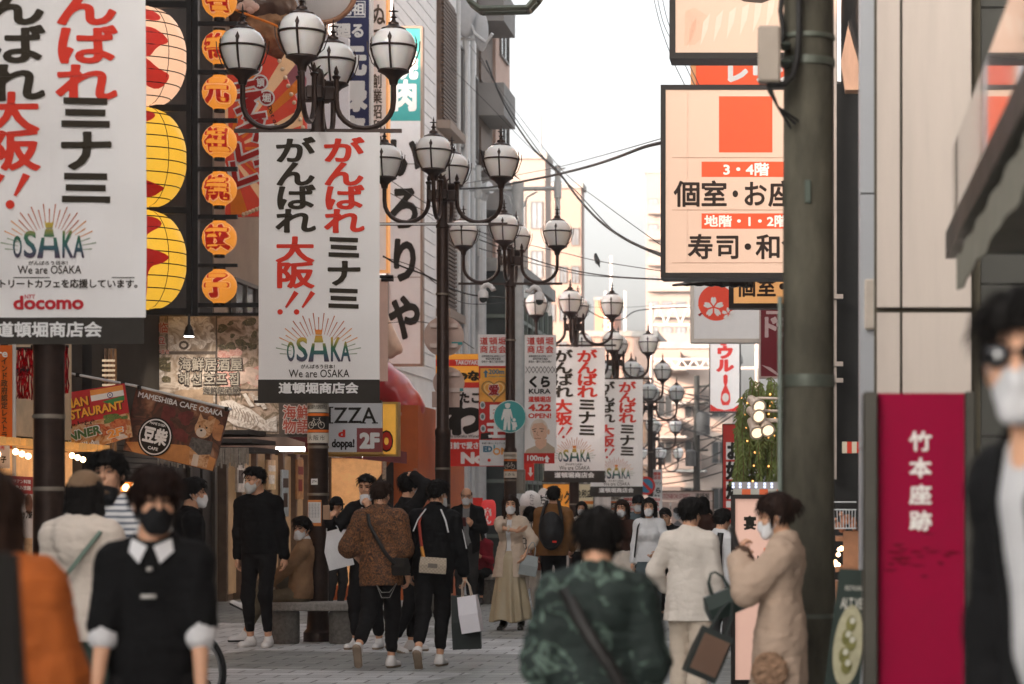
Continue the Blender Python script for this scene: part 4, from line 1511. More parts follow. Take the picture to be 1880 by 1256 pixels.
def pole_bands(post):
    W_, O_, K_ = M('band_white', (.62, .58, .50), .6, var=.1), M('band_orange', (.68, .15, .02), .5, var=.05), M('band_black', (.02, .018, .016), .5)
    r = .1105
    z = 2.42
    for (a, b_, mm, nm) in ((2.515, 2.63, W_, 'band'), (2.475, 2.505, O_, 'band'), (2.325, 2.475, K_, 'band'), (2.295, 2.325, O_, 'band'), (2.18, 2.29, W_, 'band')):
        MB().lathe([(r + .006, a), (r + .006, b_)], n=24).build(nm, mm, post, 40).location = post.location
    m = MB()
    C = lambda cx, cz, rad: [(cx + rad * math.cos(i * .3927), cz + rad * math.sin(i * .3927)) for i in range(17)]
    cyl_art(m, C(-.045, -.02, .026), r + .008, 2.40, 1.35, .0035)
    cyl_art(m, C(.045, -.02, .026), r + .008, 2.40, 1.35, .0035)
    for l in ([(-.045, -.02), (-.02, .025), (.03, .025), (0, -.02), (-.045, -.02)], [(-.02, .025), (0, -.02)], [(.045, -.02), (.025, .04), (.035, .042)], [(-.025, .035), (-.012, .035)]):
        cyl_art(m, l, r + .008, 2.40, 1.35, .0035)
    m.build('bicycle_mark', M('band_white'), post).location = post.location
    for txt, zc, h_ in (('自転車放置禁止', 2.572, .05), ('大阪市', 2.235, .06)):
        m = MB()
        n = len(txt)
        for i, ch in enumerate(txt):
            v, f = glyphs(ch)
            xc = (i - (n - 1) / 2) * (.038 if n > 4 else .066)
            m.add([Vector(((r + .0075) * math.sin((xc + (x - .5) * h_) / r), -(r + .0075) * math.cos((xc + (x - .5) * h_) / r), zc + (y - .38) * h_)) for x, y in v], f)
        m.build('lettering', INK, post).location = post.location

proto = make_post()
POSTS = [(90, 17.4, 0, 'black lamp post carrying the largest banner'), (584, 26.6, 0, 'brown four globe lamp post behind the stone bench with stickers on its pole'),
         (813, 34.4, -.12, 'brown four globe lamp post carrying two round sign backs'), (937, 42.8, -.2, 'brown four globe lamp post carrying the round blue sign and two narrow flags'),
         (1054, 53.0, -.62, 'brown four globe lamp post with a banner behind the brown backpack wearer'), (1130, 61.2, -.92, 'brown four globe lamp post with the smallest banner'),
         (1163, 68.8, -1.2, 'brown lamp post half hidden behind the smallest banner'), (1194, 76.5, -1.45, 'brown lamp post standing clear beside the smallest banner'), (1200, 92, -2.0, 'small brown lamp post second from the far end of the row'), (1212, 112, -2.6, 'smallest brown lamp post at the far end of the row')]
LP = []
for i, (px, Y, z, lab) in enumerate(POSTS):
    p = proto if i == 0 else copy_tree(proto)
    p.location = ((px - VX) * Y / F, Y, z)
    p['label'] = lab
    p['group'] = 'street lamps along the left kerb'
    LP.append(p)
for p in (LP[1], LP[3], LP[5]):
    pole_bands(p)
MB().box(Vector((-.92, -.045, 5.60)) + LP[2].location, Vector((.65, -.03, 5.625)) + LP[2].location).build('banner_rod', WHITE, LP[2])

def wavef(amp, ph=0.0):
    return lambda x, y: amp * (math.sin(x * .036 + y * .009 + ph) + .6 * math.sin(y * .021 - x * .012 + ph * 2))
OSK = bpy.data.materials.new('emblem_rainbow')
OSK.use_nodes = True
_n = OSK.node_tree
_tc = _n.nodes.new('ShaderNodeTexCoord')
_sx = _n.nodes.new('ShaderNodeSeparateXYZ')
_mr = _n.nodes.new('ShaderNodeMapRange')
_mr.inputs['From Min'].default_value, _mr.inputs['From Max'].default_value = .44, .85
_cr = _n.nodes.new('ShaderNodeValToRGB')
_e = _cr.color_ramp.elements
_e[0].color, _e[1].color = lin('4a2a45'), lin('d0552a')
for p_, c_ in ((.2, '2f5560'), (.4, '2f6a4c'), (.62, 'b8a03a'), (.8, 'dd8a3a')):
    q_ = _e.new(p_)
    q_.color = lin(c_)
_n.links.new(_tc.outputs['Object'], _sx.inputs[0])
_n.links.new(_sx.outputs['Z'], _mr.inputs['Value'])
_n.links.new(_mr.outputs[0], _cr.inputs[0])
_n.links.new(_cr.outputs[0], _n.nodes['Principled BSDF'].inputs['Base Color'])
_n.nodes['Principled BSDF'].inputs['Roughness'].default_value = .7
_M['emblem_rainbow'] = OSK
BRED = M('banner_red', (.66, .050, .030), .7, var=.04)
BINK = M('banner_ink', (.040, .032, .022), .7, var=.06)
RAY = M('ray_red', (.50, .17, .10), .7)
RAYG = M('ray_green', (.30, .36, .26), .7)
RAYO = M('ray_orange', (.70, .34, .14), .7)

def logo(f, cx, cy, k):
    """sunburst with the word OSAKA; cx, cy is the middle of the word's base, k its scale in pixels"""
    for i in range(25):
        a = math.pi * (i + .5) / 25
        r0, r1 = (.40 if 4 < i < 20 else .50), (.78 if i % 2 else .70)
        ca, sa = math.cos(a), math.sin(a)
        wd = .010
        mm = RAYG if (i < 3 or i > 21) else RAYO if (i < 6 or i > 18) else RAY
        q = [(cx + k * (r0 * ca - wd * .4 * sa), cy - k * (.10 + r0 * sa + wd * .4 * ca)), (cx + k * (r1 * ca - wd * sa), cy - k * (.10 + r1 * sa + wd * ca)),
             (cx + k * (r1 * ca + wd * sa), cy - k * (.10 + r1 * sa - wd * ca)), (cx + k * (r0 * ca + wd * .4 * sa), cy - k * (.10 + r0 * sa - wd * .4 * ca))]
        f.poly(q, mm, 1)
    B = lambda x: cx + k * x
    top = cy - .44 * k
    f.text('O', B(-.57), top + .08 * k, B(-.43), cy, OSK, .02, 2)
    f.text('S', B(-.40), top, B(-.20), cy, OSK, .02, 2)
    f.text('K', B(.22), top, B(.40), cy, OSK, .02, 2)
    f.text('A', B(.40), top + .08 * k, B(.58), cy, OSK, .02, 2)
    # the tower letter
    P_ = lambda pts: f.poly([(B(x), cy - y * k) for x, y in pts], OSK, 2)
    P_([(-.19, 0), (-.12, .33), (-.07, .33), (-.10, 0)])
    P_([(.10, 0), (.07, .33), (.12, .33), (.19, 0)])
    P_([(-.13, .13), (-.115, .20), (.115, .20), (.13, .13)])
    P_([(-.085, .345), (-.06, .47), (.06, .47), (.085, .345)])
    P_([(-.055, .485), (-.075, .60), (-.04, .57), (0, .58), (.04, .57), (.075, .60), (.055, .485)])
def banner_std(name, label, Y, wave):
    f = Face(name, label, 'banner', Y, (586, 740), 'white festival banners on the lamp posts', wave=wave)
    f.panel(475, 243, 697, 697, CLOTHW, .004, 'cloth', 0, 12, 20)
    f.panel(474, 697, 697, 740, CLOTHK, .004, 'hem', 0, 12, 3)
    for i, ch in enumerate('がんばれ'):
        y = 276 + i * 43.2
        f.char(ch, 542, y, 76, 49, BINK, .032, 2)
        f.char(ch, 631, y, 76, 49, BRED, .032, 2)
    for i, ch in enumerate('大阪'):
        f.char(ch, 542, 459 + i * 46, 72, 50, BRED, .034, 2)
    for q in (0, 30):
        f.poly([(541 + q, 534), (549 + q, 539), (527 + q, 566), (524 + q, 564)], BRED, 2, 'lettering')
        f.disc(515 + q, 573, 5, 5, BRED, 2, 'lettering', 16)
    for i, ch in enumerate('ミナミ'):
        if ch == 'ナ':
            f.char(ch, 631, 501, 68, 52, BINK, .034, 2)
        else:
            y = 454 if i == 0 else 548
            for j, (x0, x1) in enumerate(((605, 657), (607, 655), (603, 659))):
                f.poly([(x0, y - 19 + j * 14), (x1, y - 17 + j * 14), (x1, y - 9 + j * 14), (x0, y - 11 + j * 14)], BINK, 2, 'lettering')
    logo(f, 585, 664, 102)
    f.row('がんばろう日本！', 586, 673, 8.6, 8, BINK, .02, 2)
    f.text('We are OSAKA', 530, 678.5, 642, 693, BINK, .004, 2)
    f.row('道頓堀商店会', 585, 712.5, 24.5, 21, PWHITE, .035, 2)
    return f.done()
bn = banner_std('street_banner', 'white vertical banner with black and red characters hanging on the bench lamp post', 26.45, wavef(.012))
b5 = copy_tree(bn, P(1055, 886, 52.85), 'white vertical banner partly behind the narrow flag with the portrait')
b6 = copy_tree(bn, P(1132, 912, 61.0), 'smallest white vertical banner, partly hidden by another banner')
for p, zz in ((LP[1], 2.62), (LP[4], 2.62), (LP[5], 2.62)):
    MB().box(Vector((-.70, -.03, zz - .0)) + p.location, Vector((.70, .03, zz + .03)) + p.location).build('banner_bar', BROWNM, p)
# nearest banner, with the sponsor's lines
f = Face('street_banner', 'largest white banner, with the red telephone company name in its lower half', 'banner', 17.25, (90, 590), 'white festival banners on the lamp posts', wave=wavef(.010, 1.0))
f.panel(-86, -130, 268, 583, CLOTHW, .004, 'cloth', 0, 14, 24)
f.panel(-86, 583, 265, 632, CLOTHK, .004, 'hem', 0, 12, 3)
for i, ch in enumerate('がんばれ'):
    y = -58 + i * 70
    f.char(ch, 26, y, 116, 76, BINK, .032, 2)
    f.char(ch, 158, y, 116, 76, BRED, .032, 2)
for i, ch in enumerate('大阪'):
    f.char(ch, 22, 207 + i * 68, 106, 78, BRED, .032, 2)
for q in (0, -46):
    f.poly([(43 + q, 318), (56 + q, 323), (31 + q, 361), (26 + q, 359)], BRED, 2, 'lettering')
    f.disc(20 + q, 376, 8, 8, BRED, 2, 'lettering', 18)
for i, ch in enumerate('ミナミ'):
    if ch == 'ナ':
        f.char(ch, 158, 276, 106, 80, BINK, .034, 2)
    else:
        y = 208 if i == 0 else 346
        for j, (x0, x1) in enumerate(((117, 198), (120, 195), (113, 203))):
            f.poly([(x0, y - 29 + j * 21), (x1, y - 27 + j * 21), (x1, y - 15 + j * 21), (x0, y - 17 + j * 21)], BINK, 2, 'lettering')
def logo2():
    g = Vector(f.root.location)
    logo(f, 90, 474, 114)
logo2()
f.row('がんばろう日本！', 92, 483, 10, 8, BINK, .02, 2)
f.text('We are OSAKA', 33, 488, 151, 503, BINK, .004, 2)
f.poly([(-80, 509), (247, 509), (247, 510.6), (-80, 510.6)], BINK, 2, 'rule')
f.row('エンタメストリートカフェを応援しています。', 88, 521, 17.2, 17, BINK, .02, 2, gap=.97)
f.text('docomo', 24, 543, 155, 568.5, M('print_company_red', (.50, .03, .04), .65), .035, 2)
f.text('NTT', 45, 541, 64, 548, M('print_company_red'), .02, 2)
f.row('道頓堀商店会', 90, 605, 32.5, 29, PWHITE, .03, 2)
f.done()
# notices and stickers on the bench post
f = Face('paper_notice', 'white handwritten notice with orange tape on the lamp post pole', 'notice', 26.483, (578, 968))
f.panel(565, 918, 590, 966, M('tape_orange', (.62, .22, .06), .6, var=.1), .004)
f.panel(566, 922, 589, 960, M('paper', (.68, .67, .65), .8, var=.06), .002, 'paper', 1)
for k in range(4):
    f.column('自転車撤去', 585 - k * 5.5, 924, 4, 5.4, M('pencil', (.3, .3, .32), .8), 0, 2.2)
f.done()
f = Face('pole_sticker', 'small white sticker high on the same pole as the notice', 'sticker', 26.483, (577, 890))
f.panel(571, 879, 583, 890, M('paper'), .002)
f.text('JTN', 573, 882, 581, 887, INK, .02, 1)
f.done()
# ------------------------------------------------------------------ signs and lanterns of the left side
def lit(key, col, e, var=.06, **kw):
    return M(key, col, .5, var=var, emit=e, ecol=col, **kw)
# lantern rack
Yr = 33.5
rk = thing('lantern_rack', 'black steel lattice rack holding the big oval and small round lanterns', 'rack', P(352, 1100, Yr))
m = MB()
m.box(P(342, -60, Yr), P(351, 580, Yr) + Vector((0, .1, 0))).box(P(353, -60, Yr + .02), P(363, 580, Yr + .02) + Vector((0, .1, 0)))
m.box(P(180, -60, Yr), P(187, 578, Yr) + Vector((0, .1, 0)))
each(m, 'upright', BLACKM, rk)
m = MB()
for y in (8, 198, 386, 572):
    m.box(P(187, y - 6, Yr + .03), P(342, y + 6, Yr + .03) + Vector((0, .08, 0)))
for y in (43, 132, 221, 310, 398):
    m.box(P(363, y - 4, Yr + .04), P(435, y + 4, Yr + .04) + Vector((0, .06, 0)))
for y in (487,):
    m.box(P(363, y - 3, Yr + .04), P(435, y + 3, Yr + .04) + Vector((0, .06, 0)))
m.box(P(363, 556, Yr + .04), P(480, 564, Yr + .04) + Vector((0, .06, 0))).box(P(363, 574, Yr + .04), P(480, 579, Yr + .04) + Vector((0, .06, 0)))
each(m, 'rung', BLACKM, rk)
LANO = M('lantern_orange', (.45, .15, .025), .55, var=.08, emit=.5, ecol=(1, .36, .045))
LANR = M('lantern_red', (.40, .02, .012), .6, var=.1, emit=.05, ecol=(.8, .03, .02))
LANY = M('lantern_yellow', (.50, .27, .02), .5, var=.08, emit=.62, ecol=(1, .55, .05))
LANP = M('lantern_peach', (.50, .27, .17), .5, var=.08, emit=.72, ecol=(1, .60, .38))
LANB = M('lantern_brush_red', (.46, .015, .012), .6, var=.1, emit=.13, ecol=(1, .03, .015))
WIREK = M('wire_black', (.015, .014, .013), .6)
def on_ball(m, txt, c, r, w_, h_, bold, rise=.006, sx=1.0):
    """brush character wrapped on the front of a lantern"""
    v, f = heavy(txt, bold)
    cx, cz = (v.max(0) + v.min(0)) / 2
    sp = (v.max(0) - v.min(0)).max()
    P_ = []
    for x, y in v:
        X, Z = (x - cx) / sp * w_, (y - cz) / sp * h_
        d = max(0.0, 1 - (X / r[0]) ** 2 - (Z / r[2]) ** 2)
        P_.append((c.x + X, c.y - r[1] * math.sqrt(d) - rise, c.z + Z))
    m.add(P_, f)
for i, (ch, y) in enumerate(zip('名物元祖焼餃子', (2, 88, 170, 259, 347, 437, 526))):
    c = P(403, y, Yr + .06)
    r = (31.5 * Yr / F, 31.5 * Yr / F, 31 * Yr / F)
    t = thing('round_lantern', 'round orange lantern with one red brush character, %s in the column' % ('topmost', 'second', 'third', 'middle one', 'third from the bottom', 'second from the bottom', 'lowest')[i], 'lantern', c - Vector((0, 0, r[2])), 'round lanterns in a column')
    m = MB()
    prof = []
    for k in range(19):
        th = math.pi * k / 18
        prof.append((max(.09, r[0] * math.sin(th)) * (1 + (.010 if k % 2 else -.010)), r[2] * math.cos(th)))
    MB().lathe(prof, c, 24).build('shade', LANO, t, 70)
    MB().lathe([(.085, r[2] - .01), (.085, r[2] + .035), (.03, r[2] + .04)], c, 16).lathe([(.075, -r[2] - .04), (.075, -r[2] + .012)], c, 16).build('lantern_cap', BLACKM, t, 40)
    m = MB()
    on_ball(m, ch, c, r, .38, .39, .095, .005)
    m.build('character_outline', M('lantern_outline', (.75, .42, .22), .6, emit=.28, ecol=(1, .5, .25)), t)
    m = MB()
    on_ball(m, ch, c, r, .345, .355, .052, .012)
    m.build('character', LANB, t)
for i, (yc, mm, lab) in enumerate(((105, LANP, 'peach coloured giant oval lantern, the upper of three beside the black rack'), (290, LANY, 'yellow giant oval lantern, the middle of three beside the black rack'), (478, LANY, 'yellow giant oval lantern, the lowest of three beside the black rack'))):
    c = P(264, yc, Yr + .1)
    rx, rz = 77 * Yr / F, 92 * Yr / F
    t = thing('oval_lantern', lab, 'lantern', c - Vector((0, 0, rz)), 'giant oval lanterns')
    prof = []
    for k in range(25):
        th = math.pi * k / 24
        prof.append((max(.12, rx * math.sin(th) ** .8), rz * math.cos(th)))
    MB().lathe(prof, c, 40).build('shade', mm, t, 60)
    m = MB()
    for k in range(8):
        z = rz * (-.84 + .24 * k)
        d = math.sqrt(max(0, 1 - (z / rz) ** 2)) ** .8 * rx
        m.tube([c + Vector((math.cos(a * .2244) * (d + .006), math.sin(a * .2244) * (d + .006), z)) for a in range(29)], .008, 5, False)
    for a in (-50, 0, 50, 180):
        pts = []
        for k in range(13):
            th = math.pi * (k + .6) / 13.2
            d = rx * math.sin(th) ** .8 + .006
            pts.append(c + Vector((math.sin(R(a)) * d, -math.cos(R(a)) * d, rz * math.cos(th))))
        m.tube(pts, .005, 5, False)
    m.build('hoop', WIREK, t)
    # red brush strokes, wrapped on the lantern
    def blob(pts):
        q = MB()
        P_ = []
        bm = bmesh.new()
        vs = [bm.verts.new((x, z, 0)) for x, z in pts]
        fc = bm.faces.new(vs)
        bmesh.ops.triangulate(bm, faces=[fc])
        bmesh.ops.subdivide_edges(bm, edges=bm.edges[:], cuts=1, use_grid_fill=True)
        bmesh.ops.triangulate(bm, faces=bm.faces[:])
        bm.verts.index_update()
        for v in bm.verts:
            X, Z = v.co.x * rx, v.co.y * rz
            dz = math.sqrt(max(0, 1 - (Z / rz) ** 2)) ** .8 * rx
            P_.append((c.x + X, c.y - math.sqrt(max(0, dz * dz - X * X)) - .014, c.z + Z))
        q.add(P_, [[v.index for v in f_.verts] for f_ in bm.faces])
        bm.free()
        return q
    sets = ([[(-.5, .7), (.15, .92), (.42, .72), (.38, .58), (.1, .62), (-.2, .5)], [(-.4, .3), (.0, .42), (.32, .48), (.62, .2), (.4, .08), (.28, -.15), (.1, -.1), (-.2, -.05)], [(-.2, -.1), (.2, -.12), (.42, -.35), (.72, -.5), (.35, -.8), (.0, -.5), (-.4, -.4)]],
            [[(-.3, .9), (.2, .92), (.34, .75), (.2, .58), (-.2, .6)], [(-.6, .1), (-.1, .15), (.1, -.05), (-.1, -.2), (-.6, -.15)], [(-.4, -.5), (.1, -.48), (.45, -.62), (.6, -.82), (.2, -.88), (-.3, -.75)]],
            [[(-.5, .85), (.25, .85), (.5, .66), (.2, .42), (.1, .2), (-.2, .3)], [(-.4, .12), (.1, .2), (.62, .05), (.5, -.12), (.25, -.2), (.2, -.7), (.05, -.9), (-.2, -.8), (-.2, -.1)]])[i]
    for st in sets:
        st = [(x * 1.28 + .04, z * 1.03) for x, z in st]
        st = [(x * min(1, .93 / max(1e-6, math.hypot(x, z))), z * min(1, .93 / max(1e-6, math.hypot(x, z)))) for x, z in st]
        for _ in range(2):
            st = [(a[0] * (1 - t) + b_[0] * t, a[1] * (1 - t) + b_[1] * t) for a, b_ in zip(st, st[1:] + st[:1]) for t in (.25, .75)]
        blob(st).build('brush_stroke', LANB if i else M('lantern_brush_deep', (.55, .03, .02), .6, var=.1, emit=.25, ecol=(1, .06, .035)), t)

# tilted museum sign with a sunburst
Yk = 38.0
def rotw(cx, cy, deg):
    c_, s_ = math.cos(R(deg)), math.sin(R(deg))
    return lambda x, y: (cx + (x - cx) * c_ - (y - cy) * s_, cy + (x - cx) * s_ + (y - cy) * c_)
f = Face('sunburst_sign', 'tilted red sunburst sign with white edged red lettering behind the small lanterns', 'sign', Yk, (440, 400))
KR, KC = M('burst_red', (.62, .060, .03), .55, var=.08, emit=.12), M('burst_cream', (.80, .50, .28), .55, var=.06, emit=.12)
out = [(330, 60), (420, 66), (508, 108), (560, 215), (565, 395), (360, 398), (330, 398)]
f.poly([(x, y) for x, y in out], KR, 0, 'panel')
f.mb('panel', KR).prism([(P(x, y, Yk).x, P(x, y, Yk).z) for x, y in out], Yk + .02, Yk + .16)
cx, cy = 420, 270
for k in range(18):
    a0, a1 = 2 * math.pi * k / 18, 2 * math.pi * (k + .45) / 18
    r = 210
    q = [(cx + 30 * math.cos(a0), cy + 30 * math.sin(a0)), (cx + r * math.cos(a0), cy + r * math.sin(a0)), (cx + r * math.cos(a1), cy + r * math.sin(a1)), (cx + 30 * math.cos(a1), cy + 30 * math.sin(a1))]
    q = [(min(max(x, 332), 556), min(max(y, 96), 394)) for x, y in q]
    f.poly(q, KC if k % 2 else ORANGE, 1, 'ray')
KL = M('burst_letter', (.36, .015, .012), .6, emit=.02)
strokes = [[(366, 152), (404, 143)], [(372, 172), (418, 160)], [(433, 160), (470, 152)], [(433, 178), (478, 172), (446, 192)], [(436, 205), (466, 190), (452, 218), (486, 212)], [(398, 196), (406, 240)], [(366, 250), (396, 240)], [(440, 240), (480, 222), (470, 258)], [(418, 268), (436, 268), (440, 294), (474, 280)], [(396, 282), (414, 320)], [(428, 300), (434, 340), (472, 326)], [(470, 300), (500, 292)], [(478, 240), (500, 236), (494, 264), (516, 258)]]
for q, st in enumerate(strokes):
    f.line(st, 17, PWHITE, 2 + q * .2, 'lettering_edge')
for q, st in enumerate(strokes):
    f.line(st, 9.5, KL, 6 + q * .2, 'lettering')
for ch, x, y in (('頓', 478, 152), ('堀', 490, 180), ('道', 467, 124)):
    f.disc(x, y, 15, 15, PWHITE, 3, 'seal', 24)
    f.disc(x, y, 12, 12, DRED, 4, 'seal', 24)
    f.char(ch, x, y, 17, 17, PWHITE, .03, 5)
for i, ch in enumerate('Dotonbori Konamon'):
    if ch != ' ':
        f.char(ch, 497 + i * 3.2, 200 + i * 8.4, 13, 11, INK, .02, 4, 'small_lettering', 70)
f.done()
bl = thing('bulb_rim', 'string of small pale bulbs along the edge of the tilted sunburst sign', 'string light', P(540, 300, 37.9))
m = MB()
for k in range(20):
    a = k / 19
    p0 = (508 + 54 * min(1, a * 1.9), 112 + 290 * a)
    m.ball(P(p0[0] + 5, p0[1], 37.85), .035, 8, 6)
for k in range(7):
    m.ball(P(447 + k * 6, 394 - k * 2.4, 37.7), .035, 8, 6)
each(m, 'bulb', M('bulb_pale', (.75, .55, .38), .3), bl, 60)
# giant takoyaki with picks
t = thing('giant_dumpling_sculpture', 'giant brown sauced dumpling ball with wooden picks above the lanterns', 'sculpture', P(470, 110, 39))
TK = bpy.data.materials.new('sauce_brown')
V = Vol(P(355, 130, 39) - Vector((0, 1.3, 0)), P(565, -110, 39) + Vector((0, 1.3, 0)), .035)
c = P(462, 12, 39)
V.ell(c, (.86, .86, .84), .05)
V.rough(.05, .5, 3).rough(.02, .15, 5)
vmesh('sauce_ball', V, M('sauce_glaze', (.075, .036, .022), .25, var=.5, scale=3, bump=.3, coat=.5), t).location = -t.location
V = Vol(P(400, 135, 39) - Vector((0, 1.3, 0)), P(565, 0, 39) + Vector((0, 1.3, 0)), .035)
V.ell(P(492, 62, 38.9), (.60, .7, .42), .05)
V.rough(.05, .3, 8).rough(.03, .12, 5)
vmesh('batter', V, M('batter_tan', (.30, .16, .08), .7, var=.5, scale=4, bump=.5), t).location = -t.location
m = MB()
for k in range(6):
    a = P(528 + k * 4, 60 + k * 1, 38.2)
    m.tube([a, a + Vector((.10 + .012 * k, -.05, .32))], .02, 6)
each(m, 'pick', M('pick_wood', (.36, .27, .17), .5), t, 60)
m = MB()
m.tube([P(425, 15, 37.9), P(452, 26, 37.85), P(500, 44, 37.8), P(530, 58, 37.9)], .022, 6)
m.build('sauce_line', ORANGE, t)
m = MB()
for (x, y, r) in ((445, 12, .09), (456, 8, .11), (466, 13, .09), (460, 18, .08), (437, 16, .06)):
    m.ball(P(x, y, 38.0), (r, .05, r * .8), 10, 6)
each(m, 'flake', M('flake_pink', (.70, .48, .40), .7), t, 60)
t = thing('round_plate_sculpture', 'white round plate sculpture with a red centre and copper rim at the top', 'sculpture', P(585, 40, 40.2))
c = P(590, -22, 40.2)
MB().lathe([(.0, .09), (.45, .08), (.56, .02), (.56, -.06), (0, -.08)], c, 40, Matrix.Rotation(R(90), 3, 'X')).build('plate', M('plate_white', (.68, .66, .64), .35, var=.05), t, 40)
ring = [c + Vector((.58 * math.cos(a * .157), -.02, .58 * math.sin(a * .157))) for a in range(41)]
MB().tube(ring, .045, 8, False).build('rim', M('copper_rim', (.42, .22, .13), .4, .5), t, 60)
MB().lathe([(0, .15), (.20, .13), (.30, .095)], c + Vector((-.16, 0, .17)), 24, Matrix.Rotation(R(90), 3, 'X')).build('red_spot', DRED, t, 60)
# pale cloud board with a pink blossom
f = Face('cloud_board', 'pale blue cloud shaped board with a pink blossom behind the tilted sign', 'sign', 40.5, (560, 240))
PB = M('board_pale', (.84, .86, .90), .6, var=.05)
pts = [(500, 105), (520, 92), (545, 88), (580, 60), (640, 70), (640, 245), (540, 245), (520, 180)]
f.mb('panel', PB).prism([(P(x, y, 40.5).x, P(x, y, 40.5).z) for x, y in pts], 40.5, 40.62)
PK = M('blossom_pink', (.60, .25, .30), .6, var=.05)
for (x, y, r) in ((528, 128, 20), (542, 150, 21), (516, 112, 18), (536, 138, 18)):
    f.disc(x, y, r, r, PK, 1 + .1 * (x % 7), 'blossom')
f.poly([(528, 92), (552, 84), (556, 112), (545, 118), (536, 108)], M('board_teal', (.20, .48, .47), .6), 2.5, 'blossom')
f.done()
# blue vertical sushi sign
def boxsign(name, label, Y, x0, y0, x1, y1, pm, fm, t=5, cat='sign', depth=.22, lit_=None):
    f = Face(name, label, cat, Y, ((x0 + x1) / 2, y1))
    f.panel(x0 + t, y0 + t, x1 - t, y1 - t, pm, depth - .04)
    f.frame(x0, y0, x1, y1, t, fm, depth, .02)
    return f
f = boxsign('vertical_shop_sign', 'dark blue vertical sign with white brush characters behind the lamp globes', 44, 614, -120, 682, 520, NAVY, M('frame_white', (.66, .65, .63), .5), 4)
f.frame(621, 2, 671, 32, 1.6, PWHITE, .02, .008, 'box_line')
f.row('元祖', 646, 17, 24, 24, PWHITE, .03, 2)
f.row('廻る', 644, 56, 26, 28, PWHITE, .045, 2)
for i, ch in enumerate('元禄寿司'):
    f.char(ch, 648, 110 + i * 66, 50, 58, PWHITE, .055, 2)
f.done()
PNK = lit('panel_pink_lit', (.80, .66, .58), .22)
f = boxsign('vertical_shop_sign', 'narrow pale lit vertical sign with brown calligraphy and an orange edge', 45, 680, -120, 713, 500, PNK, M('frame_orange_lit', (.85, .40, .14), .5, var=.05, emit=.35, ecol=(1, .45, .15)), 4)
f.column('ぬる', 693, 5, 30, 44, M('brush_brown', (.10, .06, .03), .6), .02, 2)
f.column('創業昭和四年', 692, 135, 20, 28, M('brush_brown'), .02, 2)
f.panel(684, 113, 708, 122, INK, .03, 'strap', 2)
f.done()
f = boxsign('vertical_shop_sign', 'tall white vertical sign with black brush kana under a teal top', 50, 709, 48, 776, 672, M('panel_white_sign', (.60, .63, .66), .55, var=.04), M('frame_bronze', (.25, .19, .15), .5, .3), 4)
f.panel(713, 52, 772, 222, TEAL, .02, 'teal_panel', 1)
f.column('焼肉', 744, 88, 46, 58, PWHITE, .05, 2)
for ch, y in (('い', 287), ('ろ', 380), ('り', 477), ('や', 583)):
    f.char(ch, 743, y, 62, 86, INK, .042, 2)
f.panel(713, 300, 772, 302, GREYM, .01, 'joint', 1).panel(713, 508, 772, 510, GREYM, .01, 'joint', 1)
f.done()
# peach narrow banner behind the main banner
f = Face('narrow_banner', 'plain peach coloured narrow banner hanging behind the bench post banner', 'banner', 40, (700, 705))
f.panel(662, 512, 712, 700, M('cloth_peach', (.72, .52, .44), .8, var=.05, bump=.2), .01, 'cloth', 0, 5, 8)
f.done()
br = MB().tube([P(690, 508, 40), P(722, 508, 40), P(722, 514, 40), P(700, 514, 40)], .03, 6).build('rail', BLACKM, f.root)
# giant nigiri
t = thing('giant_sushi_sculpture', 'giant hand pressing a red slab of sushi above the orange shop', 'sculpture', P(705, 760, 47))
V = Vol(P(600, 775, 47) - Vector((0, .9, 0)), P(785, 630, 47) + Vector((0, .9, 0)), .03)
for k in range(7):
    a = k / 6
    x = 640 + 112 * a
    y = 662 + 76 * a ** 2.1
    V.ell(P(x, y + 10, 47), (.30, .55, .34 - .10 * a), .2)
V.ell(P(742, 735, 47), (.30, .52, .20), .1).ell(P(690, 716, 47), (.62, .5, .36), .2)
V.rough(.012, .3, 3)
vmesh('fish_slab', V, M('tuna_red', (.42, .030, .038), .32, var=.25, scale=1.4, coat=.3), t).location = -t.location
V = Vol(P(600, 700, 47) - Vector((0, .9, 0)), P(760, 560, 47) + Vector((0, .9, 0)), .03)
for (x0, y0, x1, y1, r) in ((690, 565, 722, 636, .16), (700, 590, 730, 642, .11), (680, 600, 716, 648, .13), (690, 560, 690, 640, .22)):
    V.cone(P(x0, y0, 46.7), P(x1, y1, 46.6), r, r * .9, k=.06)
vmesh('fingers', V, M('hand_cream', (.62, .46, .36), .45, var=.1), t).location = -t.location
m = MB()
for q in range(7):
    m.ball(P(640 + q * 15, 742 + (q % 2) * 4, 47), (.2, .4, .16), 12, 8)
m.build('rice', WHITE, t, 60)
MB().box(P(625, 757, 46.4), P(737, 763, 46.4) + Vector((0, 1.2, 0))).build('shelf', LGREY, t)
